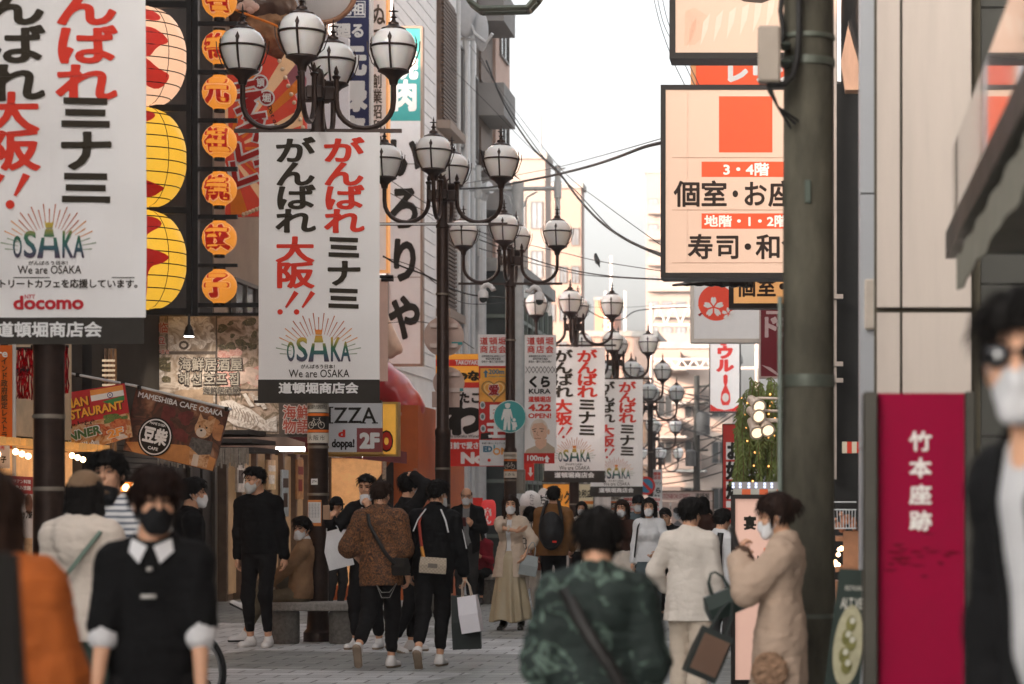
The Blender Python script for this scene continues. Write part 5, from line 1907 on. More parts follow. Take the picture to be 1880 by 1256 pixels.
# pizza sign and the yellow one behind it
f = boxsign('shop_sign', 'yellow shop sign with a red letter behind the white board with tall black letters', 36.6, 604, 738, 731, 838, M('sign_amber', (.80, .42, .05), .5, var=.08, emit=.22, ecol=(1, .5, .08)), M('frame_amber', (.45, .28, .08), .5, .3), 4)
f.text('O', 697, 790, 722, 830, INK, .10, 1)
f.text('O', 700, 793, 720, 827, RED, .07, 5)
f.done()
f = Face('shop_sign', 'white board with tall black letters above a maroon second floor mark', 'sign', 36.1, (640, 832))
f.panel(560, 738, 701, 786, M('panel_cool', (.62, .64, .67), .5, var=.04), .08)
f.panel(560, 786, 602, 830, M('panel_maroon', (.26, .06, .06), .55), .08, 'maroon_panel').panel(602, 786, 655, 830, M('panel_cool'), .08, 'logo_panel').panel(655, 786, 701, 830, M('panel_maroon'), .08, 'maroon_panel')
f.text('P', 573, 748, 595, 777, INK, .010, 1).text('ZZA', 613, 748, 691, 777, INK, .010, 1).panel(603, 748, 607.5, 777, INK, .003, 'lettering', 1)
for (x, y, w_) in ((599, 747, 13), (599, 775.5, 13), (661, 775.5, 11), (683, 775.5, 11)):
    f.panel(x, y, x + w_, y + 2.2, INK, .003, 'lettering', 1.3)
for (xa, xb) in ((604, 616), (622, 656), (624, 656)):
    pass
f.text('doppa!', 609, 806, 651, 826, INK, .045, 1)
f.text('d', 621, 789, 634, 803, RED, .05, 1)
f.text('2F', 660, 794, 697, 824, PWHITE, .06, 1)
f.panel(540, 830, 702, 834, M('frame_amber'), .1, 'trim')
f.done()

# seafood picture wall
f = Face('picture_sign', 'large sepia seafood picture sign with outlined lettering above the dark shutters', 'sign', 34.2, (390, 802))
SEP = PHOTO('photo_sepia', 3.2, [(.10, .075, .06), (.26, .20, .15), (.62, .54, .46), (.34, .26, .19), (.72, .66, .60)])
SEP2 = PHOTO('photo_brown', 5.0, [(.07, .05, .035), (.22, .15, .10), (.50, .38, .30), (.16, .12, .07), (.62, .50, .42)])
SEP3 = M('photo_dark', (.10, .078, .064), .5, var=.5, scale=3)
PINKM = PHOTO('photo_meat', 11, [(.30, .10, .08), (.60, .27, .22), (.74, .48, .42), (.55, .22, .18), (.72, .55, .5)])
SHEL = PHOTO('photo_shell', 9, [(.22, .17, .13), (.56, .48, .42), (.78, .73, .68), (.40, .33, .28), (.74, .68, .62)])
HERB = PHOTO('photo_herb', 22, [(.03, .028, .015), (.18, .15, .08), (.06, .05, .03), (.36, .31, .2)])
f.panel(206, 578, 572, 802, SEP3, .12)
for (x0, y0, x1, y1, mm) in ((208, 581, 306, 645, SEP2), (308, 581, 396, 645, SEP), (399, 581, 571, 714, SEP2), (209, 651, 395, 797, SEP), (399, 718, 512, 797, SEP2)):
    f.panel(x0, y0, x1, y1, mm, .01, 'picture', 1)
rr = random.Random(5)
def blobs(n, x0, y0, x1, y1, r0, r1, mm, layer=2, asp=.7):
    for k in range(n):
        x, y, r = rr.uniform(x0, x1), rr.uniform(y0, y1), rr.uniform(r0, r1)
        a0 = rr.uniform(0, 360)
        pts = []
        for i in range(14):
            a = i / 14 * 6.283
            q = r * (1 + .22 * math.sin(a * 2 + a0) + .12 * math.sin(a * 3 + a0 * 2))
            pts.append((min(max(x + q * math.cos(a), x0 - 2), x1 + 2), min(max(y + q * asp * math.sin(a), y0 - 2), y1 + 2)))
        f.poly(pts[::-1], mm, layer + .12 * k, 'picture_detail')
blobs(16, 312, 584, 392, 640, 6, 15, SHEL)
f.disc(338, 634, 13, 11, SHEL, 4.5, 'picture_detail')
f.disc(338, 634, 9, 8, SEP3, 5, 'picture_detail')
f.disc(338, 634, 5, 4, SHEL, 5.5, 'picture_detail')
blobs(14, 402, 584, 470, 640, 5, 14, HERB)
blobs(13, 402, 640, 474, 708, 10, 22, PINKM)
blobs(10, 425, 650, 474, 706, 8, 15, M('photo_pale', (.58, .44, .37), .5, var=.3, scale=8), 4)
blobs(6, 216, 655, 300, 725, 12, 30, SHEL)
blobs(12, 262, 658, 312, 700, 7, 15, HERB, 4)
blobs(6, 213, 700, 390, 790, 14, 30, M('photo_tan', (.40, .29, .20), .5, var=.4, scale=5), 3)
# the grilled fish
f.poly([(402, 738), (425, 734), (462, 752), (488, 772), (508, 764), (509, 793), (470, 790), (432, 782), (408, 764)], SHEL, 6, 'picture_detail')
for k in range(10):
    f.line([(417 + k * 6, 741 + k * 2.6), (423 + k * 5.8, 752 + k * 2.5), (421 + k * 5.6, 765 + k * 2.1)], 1.3, M('fish_mark', (.26, .20, .16), .5), 7, 'picture_detail')
for k in range(9):
    f.line([(410 + k * 11, 722), (412 + k * 11, 736)], 1.0, SEP3, 5, 'picture_detail')
for i, (x, y) in enumerate(((446, 724), (458, 722), (470, 728))):
    f.poly([(x, y), (x + 6, y - 2), (x + 22, y + 22), (x + 14, y + 24)], SHEL, 6 + i * .2, 'picture_detail')
LO, LI = M('letter_outline', (.05, .04, .035), .6), M('letter_sepia', (.34, .31, .26), .6)
def outl(txt, xc, yc, w_, h_, gap=1.0, a=LO, b_=LI, l=8):
    f.row(txt, xc, yc, w_, h_, a, .075, l, gap, 'lettering_edge')
    f.row(txt, xc, yc, w_, h_, b_, .018, l + .6, gap)
outl('海鮮居酒屋', 388, 669, 23.5, 25)
outl('해선호프집', 386, 696, 23, 25)
outl('海鮮居酒屋', 407, 717, 13.5, 14, 1, LI, LO)
WR, WP = M('letter_red', (.42, .08, .05), .6), M('letter_pale', (.62, .52, .47), .6)
outl('光临', 291, 602, 19, 20, 1, WP, WR)
outl('오세요', 281, 626, 17, 17, 1, WP, WR)
outl('いらっしゃいませ', 280, 646, 8.5, 9, .95, WP, WR)
outl('海鮮', 545, 757, 25, 27, 1, WP, WR)
outl('物語', 545, 783, 25, 27, 1, WP, WR)
f.done()
sp = thing('hanging_spotlight', 'small black hanging spotlight glowing above the seafood picture sign', 'lamp', P(347, 620, 33.2))
MB().lathe([(.02, .16), (.045, .12), (.075, .02), (.082, 0)], P(347, 617, 33.2), 16).tube([P(347, 578, 33.3), P(347, 602, 33.2)], .016, 6).build('shade', BLACKM, sp, 50)
MB().lathe([(.072, .0), (.06, .012)], P(347, 618.5, 33.2), 16).build('bulb', LAMPC, sp)
ld = bpy.data.lights.new('spotlight', 'SPOT')
lo_ = bpy.data.objects.new('spotlight', ld)
COL.objects.link(lo_)
ld.energy, ld.spot_size, ld.spot_blend, ld.color, ld.shadow_soft_size = 20, R(120), .9, (1, .85, .7), .05
lo_.location = P(347, 625, 33.15)
lo_.rotation_euler = (R(38), 0, 0)

# hanging boards on a slanted rod
f = Face('hanging_board', 'red Indian dinner board hanging tilted, with a flag in its corner', 'sign', 30.0, (150, 830), warp=quad_warp((0, 0, 200, 120), ((52, 733), (228, 704), (243, 802), (66, 851))))
f.panel(0, 0, 200, 66, M('board_red', (.50, .030, .035), .5, var=.06), .03)
f.panel(0, 66, 200, 120, PHOTO('board_food', 9, [(.16, .05, .02), (.50, .22, .06), (.66, .46, .28), (.42, .10, .03), (.70, .38, .12)]), .03, 'food_picture')
f.panel(128, 3, 196, 14, M('flag_saffron', (.80, .33, .08), .55), .01, 'flag', 1).panel(128, 14, 196, 26, PWHITE, .01, 'flag', 1).poly([(150, 31), (196, 26), (196, 36), (170, 42)], M('flag_green', (.06, .25, .08), .55), 1.2, 'flag')
f.disc(168, 20, 6, 6, M('flag_navy', (.04, .05, .22), .55), 2, 'flag').disc(168, 20, 4.4, 4.4, PWHITE, 2.6, 'flag').disc(168, 20, 1.6, 1.6, M('flag_navy'), 3, 'flag')
BYE, BDK = M('board_amber', (.85, .42, .05), .5), M('board_shadow', (.12, .03, .02), .6)
f.text('INDIAN', 48, 14, 124, 33, BDK, .05, 2, 'lettering_edge').text('INDIAN', 47, 13, 122, 32, BYE, .035, 4)
f.text('RESTAURANT', 60, 37, 194, 56, BDK, .05, 2, 'lettering_edge').text('RESTAURANT', 59, 36, 192, 55, BYE, .035, 4)
f.text('مطعم', 80, 60, 130, 72, INK, .01, 4)
rr = random.Random(11)
blobs(7, 150, 62, 195, 76, 6, 12, PHOTO('photo_leaf', 26, [(.03, .06, .015), (.16, .24, .06), (.07, .12, .03), (.30, .36, .16)]), 2)
blobs(12, 118, 76, 190, 100, 6, 14, PHOTO('photo_tandoori', 20, [(.14, .02, .01), (.46, .09, .03), (.58, .20, .08), (.30, .04, .02)]), 3)
blobs(10, 60, 80, 110, 114, 6, 13, PHOTO('photo_curry', 24, [(.30, .11, .02), (.62, .30, .06), (.70, .50, .26), (.46, .18, .04)]), 3)
blobs(4, 100, 110, 190, 117, 8, 16, M('photo_plate', (.62, .55, .50), .5, var=.2, scale=10), 2.5)
f.text('DINNER', 46, 76, 142, 98, PWHITE, .075, 5, 'lettering_edge').text('DINNER', 48, 78, 140, 96, M('board_green', (.07, .15, .05), .6), .045, 7)
f.text('2F', 150, 92, 186, 112, PWHITE, .08, 5, 'lettering_edge').text('2F', 152, 93, 184, 111, M('board_orange2', (.80, .33, .06), .5), .05, 7)
f.text('MITHILA', 64, 104, 126, 117, BDK, .06, 5, 'lettering_edge').text('MITHILA', 64, 104, 126, 117, PWHITE, .02, 7)
f.done()
f = Face('hanging_board', 'brown cafe board with a sitting dog and a round black and white emblem', 'sign', 30.2, (330, 850), warp=quad_warp((0, 0, 200, 120), ((250, 712), (421, 752), (392, 866), (226, 826))))
f.panel(0, 0, 200, 120, PHOTO('board_brown', 4, [(.03, .014, .01), (.14, .05, .03), (.06, .03, .02), (.24, .10, .05), (.40, .22, .13)]), .03)
f.poly([(40, 96), (130, 84), (198, 96), (198, 119), (20, 119), (2, 104)], M('photo_table', (.50, .22, .07), .5, var=.3, scale=4), 1, 'picture_detail')
rr = random.Random(4)
blobs(7, 66, 22, 128, 80, 10, 20, M('photo_maroon', (.14, .03, .025), .5, var=.5, scale=6), 1.2)
blobs(4, 150, 20, 196, 60, 8, 16, M('photo_amber', (.45, .20, .08), .5, var=.4, scale=6), 1.2)
# sitting dog of the picture
FUR, FURW = PHOTO('photo_fur', 16, [(.26, .11, .04), (.52, .27, .12), (.66, .42, .24), (.44, .2, .08)]), M('photo_fur_white', (.66, .56, .46), .55, var=.1, scale=14)
f.poly([(146, 66), (170, 66), (184, 92), (184, 117), (146, 117), (140, 92)], FUR, 3, 'picture_detail')
f.disc(158, 46, 19, 18, FUR, 3.4, 'picture_detail')
f.poly([(141, 40), (144, 18), (156, 32)], FUR, 3.6, 'picture_detail').poly([(164, 32), (178, 20), (176, 44)], FUR, 3.7, 'picture_detail')
f.disc(155, 54, 11, 9, FURW, 4, 'picture_detail').disc(154, 50, 2.6, 2, INK, 4.4, 'picture_detail').disc(149, 43, 1.8, 2, INK, 4.4, 'picture_detail').disc(164, 43, 1.8, 2, INK, 4.4, 'picture_detail')
f.poly([(138, 66), (184, 66), (186, 90), (160, 96), (136, 84)], M('photo_scarf', (.12, .11, .10), .7, var=.5, scale=30), 4.2, 'picture_detail')
f.poly([(150, 96), (162, 96), (164, 118), (150, 118)], FURW, 4.5, 'picture_detail')
f.text('MAMESHIBA CAFE OSAKA', 8, 5, 190, 16, PWHITE, .025, 4)
f.disc(62, 82, 37, 37, INK, 5, 'seal', 40).disc(62, 82, 34, 34, PWHITE, 5.6, 'seal', 40).disc(62, 82, 31.5, 31.5, INK, 6.2, 'seal', 40)
f.text('豆柴', 36, 64, 88, 96, PWHITE, .045, 7)
f.text('CAFE', 52, 101, 74, 107, PWHITE, .03, 7).text('MAME SHIBA', 45, 55, 79, 60, PWHITE, .02, 7)
f.done()
rd = thing('sign_rod', 'thin pale rod from which the tilted hanging boards are hung', 'rod', P(250, 708, 30.1))
MB().tube([P(120, 684, 30.1), P(246, 708, 30.1), P(425, 752, 30.1)], .016, 8).build('rod', LGREY, rd)
m = MB()
for q, y in ((143, 688), (226, 704), (256, 711), (416, 750)):
    m.tube([P(q, y - 3, 30.1), P(q, y + 5, 30.1)], .03, 8)
each(m, 'clamp', BLACKM, rd)
# red tinsel lanterns
for (x0, y0, x1, y1, lab) in ((28, 640, 62, 690, 'shiny red foil fringe, upper one beside the orange flag'), (30, 680, 55, 732, 'shiny red foil fringe, lower one beside the orange flag'), (57, 636, 68, 735, 'long shiny red foil fringe between the short ones and the black lamp post'), (114, 636, 126, 722, 'long shiny red foil fringe beyond the black lamp post, over the dinner board')):
    t = thing('foil_fringe', lab, 'decoration', P((x0 + x1) / 2, y1, 27.8), 'red foil fringes')
    m = MB()
    rr = random.Random(x0)
    n = int((x1 - x0) / 2.4)
    for k in range(n):
        x = x0 + (k + .5) * (x1 - x0) / n
        pts = [P(x + rr.uniform(-.5, .5), y0 + (y1 - y0) * j / 6, 27.8) + Vector((0, rr.uniform(-.03, .03), 0)) for j in range(7)]
        m.tube(pts, .0085, 4)
    m.build('strand', M('foil_red', (.50, .008, .025), .18, .85, var=.6, scale=14), t)
    MB().tube([P(x0, y0, 27.8), P(x1, y0, 27.8)], .018, 6).build('rail', BLACKM, t)
# orange flag at the left edge
f = Face('street_flag', 'orange vertical flag with brown characters', 'flag', 27.0, (10, 830), wave=wavef(.008))
f.panel(-22, 634, 22, 824, M('flag_orange', (.62, .13, .02), .75, var=.06, bump=.15), .004, 'cloth', 0, 5, 14)
f.column('インド政府認定レストラン', 8, 656, 12, 13.6, M('flag_brown', (.10, .05, .02), .7), .03, 2)
f.text('re', -4, 646, 14, 656, PWHITE, .03, 2)
f.done()
MB().tube([P(26, 630, 27.02), P(26, 880, 27.02)], .022, 8).build('pole', LGREY, f.root)
f = Face('menu_card', 'small white card hanging under the orange flag', 'notice', 26.9, (5, 862))
f.panel(-20, 807, 17, 860, M('card_pale', (.60, .60, .62), .6), .02)
f.text('子', 2, 838, 12, 850, INK, .04, 1)
f.row('手羽先', -2, 822, 7, 7, RED, .02, 1)
f.done()
f = Face('menu_stand', 'tilted menu stand with red heading by the black lamp post', 'sign', 25.5, (34, 1020), warp=quad_warp((0, 0, 100, 200), ((10, 873), (61, 876), (60, 1060), (30, 1060))))
f.panel(0, 0, 100, 200, M('menu_white', (.55, .53, .52), .6, var=.08), .03)
f.panel(0, 0, 100, 34, M('menu_red', (.36, .05, .05), .6), .01, 'heading', 1)
f.text('アジアン料理', 14, 6, 92, 14, PWHITE, .02, 2).text('飲み放題', 34, 18, 92, 27, PWHITE, .02, 2)
f.text('ケンチップBIF', 18, 66, 98, 84, INK, .045, 2)
for k in range(5):
    f.text('二千円セット' if k % 2 else 'カレーとナン', 22, 40 + k * 5 + (50 if k > 2 else 0), 66, 44 + k * 5 + (50 if k > 2 else 0), DRED, .01, 2)
f.panel(56, 122, 98, 188, M('menu_amber', (.55, .36, .2), .6, var=.4, scale=14), .01, 'picture', 1)
f.disc(84, 54, 15, 20, M('photo_dish', (.22, .10, .06), .6, var=.5, scale=30), 2, 'picture')
f.text('特別焼き', 30, 166, 96, 178, DRED, .03, 2.4)
f.done()

# takoyaki shop sign
f = Face('shop_sign', 'large orange and white octopus dumpling sign with big black brush kana', 'sign', 48, (868, 858))
f.panel(800, 650, 940, 706, M('sign_orange', (.80, .36, .04), .5, var=.05, emit=.15, ecol=(1, .42, .05)), .2)
f.panel(800, 706, 940, 806, M('panel_bright', (.70, .68, .66), .5, var=.04), .2, 'white_panel')
f.panel(800, 806, 940, 856, RED, .2, 'red_panel')
f.panel(800, 660, 940, 672, RED, .02, 'heading', 1).panel(800, 702, 940, 712, RED, .02, 'heading', 1)
f.text('TAKOYAKI・', 836, 661, 884, 670, PWHITE, .035, 2)
f.char('わ', 846, 690, 26, 20, INK, .06, 2).char('な', 870, 690, 24, 20, INK, .06, 2)
f.panel(800, 689, 940, 691, INK, .02, 'rail', 3)
f.row('たこ', 863, 730, 21, 22, INK, .05, 2)
f.char('わ', 853, 767, 74, 66, INK, .075, 2)
f.text('Takoyaki Doraku Wanaka', 804, 798, 884, 805, INK, .01, 2, slant=.2)
f.row('千日前で愛され', 850, 818, 12, 13, PWHITE, .045, 2)
f.column('大阪人気', 817, 828, 11, 12, PWHITE, .04, 2)
f.text('No.1', 846, 830, 910, 852, PWHITE, .06, 2)
f.done()
# backs of the two round signs on the third post
for (x, y, r, lab) in ((815, 618, 37, 'larger round sign seen from the back on the brown lamp post'), (824, 703, 29, 'smaller round sign seen from the back on the brown lamp post')):
    t = thing('round_sign', lab, 'road sign', P(x, y + r, 34.62), 'round signs seen from behind')
    r_ = r * 34.6 / F
    MB().lathe([(r_ - .01, -.006), (r_, 0), (r_, .012), (r_ - .008, .014), (0, .014)], P(x, y, 34.62), 40, Matrix.Rotation(R(90), 3, 'X')).build('plate', M('sign_back', (.55, .40, .34), .5, .1, var=.06), t, 30)
    m = MB()
    for q in (-.55, .45):
        m.box(P(x - r * .7, y + q * r - 4, 34.57), P(x + r * .7, y + q * r + 4, 34.60))
    each(m, 'bracket', M('bracket_pink', (.60, .48, .43), .45, .4), t)
    MB().box(P(x + r * .38, y + 10, 34.585), P(x + r * .92, y + 15, 34.6)).build('label_strip', TEAL, t)
t = thing('plate_sign', 'small square sign plate seen from the back under the round ones', 'road sign', P(821, 748, 34.62))
MB().box(P(793, 719, 34.6), P(844, 748, 34.63), bev=.004).build('plate', M('sign_back'), t)
# narrow flags on the fourth post
def narrow_head(f, x0, x1):
    f.row('道頓堀', (x0 + x1) / 2, 626, 15.5, 14.5, BRED, .014, 2, 1.1)
    f.row('商店会', (x0 + x1) / 2, 641.5, 15.5, 14.5, BRED, .014, 2, 1.1)
    for k, s_ in enumerate(('道頓堀商店会は新型コロナ', '感染対策を徹底', '皆様の一層のご協力お願い')):
        f.row(s_, (x0 + x1) / 2, 654 + k * 5, 3.6 if k != 1 else 4, 4.4, INK, .01, 2)
f = Face('narrow_flag', 'narrow flag with a golden heart and watches beside the round teal sign', 'banner', 42.9, (906, 856), 'narrow flags on the lamp post', wave=wavef(.004))
f.panel(878, 614, 935, 672, CLOTHW, .004, 'cloth', 0, 3, 5).panel(879, 672, 935, 808, M('flag_red', (.52, .035, .03), .65, var=.05), .004, 'red_cloth', 0, 3, 8).panel(880, 808, 935, 855, M('flag_pale', (.66, .67, .68), .7), .004, 'pale_cloth', 0, 3, 3)
narrow_head(f, 876, 935)
f.panel(882, 676, 934, 695, M('flag_amber', (.80, .40, .06), .6), .002, 'amber_panel', 1)
f.poly([(887, 685), (892, 679), (897, 685), (894, 685), (894, 693), (890, 693), (890, 685)], BLUE, 2, 'arrow')
f.text('200m', 897, 678, 926, 687, BLUE, .035, 2).text('straight ahead', 897, 689.5, 928, 693, BLUE, .01, 2)
f.panel(880, 695, 934, 738, M('flag_gold', (.82, .36, .06), .5, var=.3, scale=3), .002, 'gold_panel', 1)
hp = [(907 + 22 * math.sin(t_) ** 3, 716 - (17 * math.cos(t_) - 6.5 * math.cos(2 * t_) - 2.6 * math.cos(3 * t_) - 1.3 * math.cos(4 * t_)) * 1.0) for t_ in [i * 6.2832 / 30 for i in range(31)]]
f.line(hp, 2.6, M('gold_line', (.30, .16, .03), .4, .4), 2, 'heart')
f.line([(907 + (x - 907) * .8, 716 + (y - 716) * .8) for x, y in hp], 1.6, M('gold_pale', (.80, .60, .25), .4, .3), 2.3, 'heart')
f.char('爱', 907, 716, 20, 20, PWHITE, .08, 3).char('爱', 907, 716, 20, 20, DRED, .04, 5)
f.column('王', 910, 775, 36, 30, PWHITE, .06, 2).column('国', 915, 742, 34, 28, PWHITE, .05, 2)
for (x, y) in ((886, 744), (886, 765), (887, 787)):
    f.disc(x, y, 5, 7, M('photo_silver', (.50, .54, .54), .4, .3), 2, 'picture').disc(x, y, 3, 4, M('photo_slate', (.12, .17, .17), .4), 2.6, 'picture')
f.poly([(883, 796), (900, 794), (904, 806), (882, 807)], INK, 2, 'picture')
f.text('ED', 887, 819, 904, 830, BLUE, .06, 2).text('I', 906, 817, 909, 828, M('logo_teal', (.10, .32, .38), .6), .05, 2).disc(912, 829, 7, 6.5, M('logo_orange', (.80, .35, .08), .6), 2, 'logo').disc(912, 829, 4, 3.6, M('flag_pale'), 2.5, 'logo').text('N', 920, 822, 932, 835, M('logo_orange'), .06, 2)
f.row('家電と暮らしのエディオン', 908, 814, 3.9, 4, INK, .01, 2)
f.disc(898, 845, 3, 3, BRED, 2, 'logo')
f.done()
f = Face('narrow_flag', 'narrow white flag announcing an opening with a portrait of a grey haired man', 'banner', 42.5, (992, 852), 'narrow flags on the lamp post', wave=wavef(.004))
f.panel(963, 615, 1021, 832, CLOTHW, .004, 'cloth', 0, 3, 10).panel(962, 832, 1018, 851, M('flag_red'), .004, 'red_cloth', 0, 3, 2)
narrow_head(f, 963, 1021)
for k in range(8):
    for q in (0, 1):
        x = 965 + k * 7
        f.line([(x, 673 + 12 * q), (x + 7, 673 + 12 * (1 - q))], .8, INK, 2 + .2 * q, 'lattice')
f.text('くら', 972, 690, 1010, 712, INK, .06, 2).text('KURA', 971, 714, 1011, 723, INK, .03, 2)
f.row('道頓堀店', 991, 733, 10.5, 11, BRED, .03, 2)
f.text('4.22', 970, 742, 1012, 755, BRED, .05, 2).text('OPEN!', 970, 759, 1012, 768, BRED, .03, 2)
PSK, PHR = M('photo_skin', (.66, .42, .30), .6, var=.08, scale=10), M('photo_hair', (.66, .58, .50), .6, var=.1, scale=10)
f.poly([(964, 832), (966, 826), (984, 818), (1004, 812), (1018, 822), (1020, 832)], M('photo_jacket', (.46, .38, .29), .6, var=.1), 1.4, 'portrait')
f.poly([(982, 810), (1004, 806), (1003, 818), (992, 826), (984, 820)], PSK, 2, 'portrait')
f.disc(990, 790, 16.5, 21, PHR, 2.4, 'portrait')
f.poly([(976, 786), (980, 778), (996, 776), (1004, 784), (1004, 802), (997, 811), (989, 813), (981, 806)], PSK, 3, 'portrait')
f.disc(1007, 793, 2.5, 5, PSK, 2.8, 'portrait')
f.line([(978, 789), (985, 787)], 1.4, M('photo_brow', (.12, .07, .05), .6), 4, 'portrait').line([(991, 787), (999, 788)], 1.4, M('photo_brow'), 4, 'portrait')
f.disc(982, 792, 2.2, 1.1, M('photo_brow'), 4, 'portrait', 12).disc(995, 792, 2.2, 1.1, M('photo_brow'), 4, 'portrait', 12)
f.line([(987, 793), (986, 799), (989, 800)], .9, M('photo_shade', (.33, .16, .10), .6), 4, 'portrait').line([(982, 805), (993, 805)], 1.2, M('photo_shade'), 4, 'portrait')
f.text('100m', 968, 836, 998, 846, PWHITE, .035, 2)
f.poly([(1004, 836), (1010, 843), (1007, 843), (1007, 849), (1001.5, 849), (1001.5, 843), (998.5, 843)], PWHITE, 2, 'arrow')
f.done()
# round blue path sign
f = Face('round_sign', 'round teal walkers sign with a white adult and child on the lamp post', 'road sign', 42.3, (935, 795))
f.disc(936, 765, 30, 30, M('sign_white_rim', (.62, .68, .66), .4), 0, 'plate', 48).disc(936, 765, 28.6, 28.6, M('sign_teal', (.045, .30, .30), .4, var=.06), 1, 'plate', 48)
f.mb('plate_back', GREYM).lathe([(.285, .02), (.285, .035), (0, .036)], P(936, 765, 42.3), 40, Matrix.Rotation(R(-90), 3, 'X'))
SW = M('sign_white', (.68, .70, .68), .5)
f.disc(932, 745, 4.6, 5, SW, 2, 'pictogram').poly([(926, 743), (938, 743), (936, 741), (928, 741)], SW, 2.2, 'pictogram')
f.poly([(925, 751), (938, 751), (942, 768), (939, 769), (937, 762), (937, 790), (932.5, 790), (931.5, 773), (929, 790), (924, 790), (926, 765), (922, 772), (920, 770)], SW, 2.4, 'pictogram')
f.disc(944, 771, 3, 3.2, SW, 2, 'pictogram').poly([(940, 775), (948, 775), (950, 784), (947, 784), (947, 790), (944.6, 790), (944, 785), (943.4, 790), (940.6, 790), (941, 782), (937, 770)], SW, 2.6, 'pictogram')
f.done()
# cameras on the fourth post
for (x, y, lab) in ((887, 545, 'white dome security camera on the building side of the lamp post'), (990, 549, 'white dome security camera on the street side of the lamp post')):
    t = thing('security_camera', lab, 'camera', P(x, y + 6, 42.6), 'dome cameras on the lamp post')
    MB().tube([P(936 + (x - 936) * .55, y - 16, 42.6)] + [P(x + (8 if x < 936 else -8) + 10 * math.cos(a) * (1 if x < 936 else -1), y - 10 - 12 * math.sin(a), 42.6) for a in (0.3, .9, 1.5, 2.1, 2.6)] + [P(x, y - 3, 42.6)], .045, 8).build('arm', WHITE, t, 50)
    MB().lathe([(.05, .14), (.09, .10), (.095, 0)], P(x, y + 2, 42.6), 16).build('housing', WHITE, t, 50)
    MB().ball(P(x, y + 3, 42.6), (.075, .075, .08), 14, 8).build('dome', GLASSD, t, 60)
# ------------------------------------------------------------------ right side: signs, pole, canopy
LP1 = M('panel_lit_peach', (.50, .33, .25), .45, var=.03, scale=.8, emit=.42, ecol=(1, .66, .46))
LORG = M('band_lit_orange', (.55, .07, .02), .45, var=.04, emit=.38, ecol=(1, .10, .025))
FRK = M('frame_black', (.02, .016, .014), .4, .3, var=.2)
f = boxsign('projecting_sign', 'highest lit peach sign with a black frame and pale swirls', 32, 1229, -190, 1520, 108, LP1, FRK, 11, depth=.5)
rr = random.Random(9)
SW1 = M('print_pale_swirl', (.52, .40, .32), .45, var=.05, emit=.42, ecol=(1, .74, .56))
for k in range(7):
    x0, y0 = 1262 + k * 24, 90 - k * 6
    f.poly([(x0, y0), (x0 + 5, y0 - 40 - k * 3), (x0 + 18, y0 - 60), (x0 + 13, y0 - 30)], SW1, 1 + .1 * k, 'print')
f.poly([(1352, -30), (1350, -4), (1366, 3), (1384, 5), (1398, 6), (1415, 0), (1420, -30)], M('print_umber', (.07, .045, .03), .5), 2, 'print')
f.poly([(1258, 20), (1275, 14), (1300, 30), (1296, 62), (1276, 82), (1256, 84)], M('print_tan', (.48, .31, .23), .45, var=.05, emit=.40, ecol=(1, .56, .36)), 1, 'print')
f.done()
f = boxsign('projecting_sign', 'orange red sign with white katakana between two larger lit signs', 40, 1268, 92, 1470, 180, LORG, M('frame_orange', (.60, .28, .12), .5, var=.05, emit=.15, ecol=(1, .4, .15)), 10, depth=.3)
f.text('レリツ', 1336, 112, 1466, 152, PWHITE, .06, 1)
f.done()
f = boxsign('projecting_sign', 'largest lit peach sign with black brush characters and orange bands', 30, 1213, 156, 1526, 510, LP1, FRK, 9, depth=.55)
f.panel(1320, 177, 1418, 280, LORG, .01, 'crest_panel', 1)
THIN = M('line_brown', (.45, .26, .18), .5)
for y in (289, 385, 482):
    f.panel(1234, y, 1505, y + 1.2, THIN, .004, 'rule', 1)
f.panel(1262, 170, 1263, 482, M('line_pale', (.70, .48, .36), .5), .004, 'rule', 1)
LWT = M('letter_lit_white', (.85, .74, .66), .5, var=.03, emit=.38, ecol=(1, .78, .64))
f.panel(1288, 297, 1450, 325, LORG, .01, 'band', 1).panel(1288, 392, 1450, 420, LORG, .01, 'band', 1)
f.text('3・4階', 1328, 299, 1412, 323, LWT, .03, 2).text('地階・1・2階', 1293, 395, 1446, 417, LWT, .03, 2)
BRK = M('brush_black', (.030, .014, .008), .6)
for ch, x, w_ in (('個', 1262, 50), ('室', 1311, 50), ('・', 1350, 40), ('お', 1386, 46), ('座', 1436, 52), ('敷', 1486, 52)):
    f.char(ch, x, 356, w_, 50, BRK, .022, 2)
for ch, x in (('寿', 1286), ('司', 1336), ('・', 1373), ('和', 1411), ('食', 1458)):
    f.char(ch, x, 453, 48, 48, BRK, .022, 2)
f.done()
MB().box(P(1528, 155, 30.1), P(1584, 640, 30.1) + Vector((0, .4, 0))).build('mount_panel', FRK, f.root)
f = boxsign('projecting_sign', 'small amber lit sign with a thick black frame below the largest sign', 33.5, 1338, 488, 1520, 566, M('panel_lit_amber', (.50, .26, .10), .45, var=.05, emit=.40, ecol=(1, .48, .17)), FRK, 9, depth=.3)
f.char('個', 1370, 526, 37, 40, BRK, .025, 2).char('室', 1407, 526, 37, 40, BRK, .025, 2).char('・', 1436, 526, 37, 40, BRK, .04, 2)
f.done()
f = boxsign('projecting_sign', 'white lit sign with red disc and cherry blossoms in a silver frame', 41, 1267, 500, 1420, 629, M('panel_lit_white', (.72, .71, .71), .45, var=.03, emit=.10), M('frame_silver', (.36, .33, .30), .35, .7), 7, depth=.35)
dd = [(1315 + 33 * math.cos(R(a)), 558 - 33 * math.sin(R(a))) for a in range(180, 360, 9)] + [(1348, 540), (1340, 530), (1290, 530), (1282, 540)]
f.disc(1315, 556, 33, 33, M('disc_red', (.66, .06, .03), .5, var=.04, emit=.12, ecol=(1, .08, .03)), 1, 'emblem', 36)
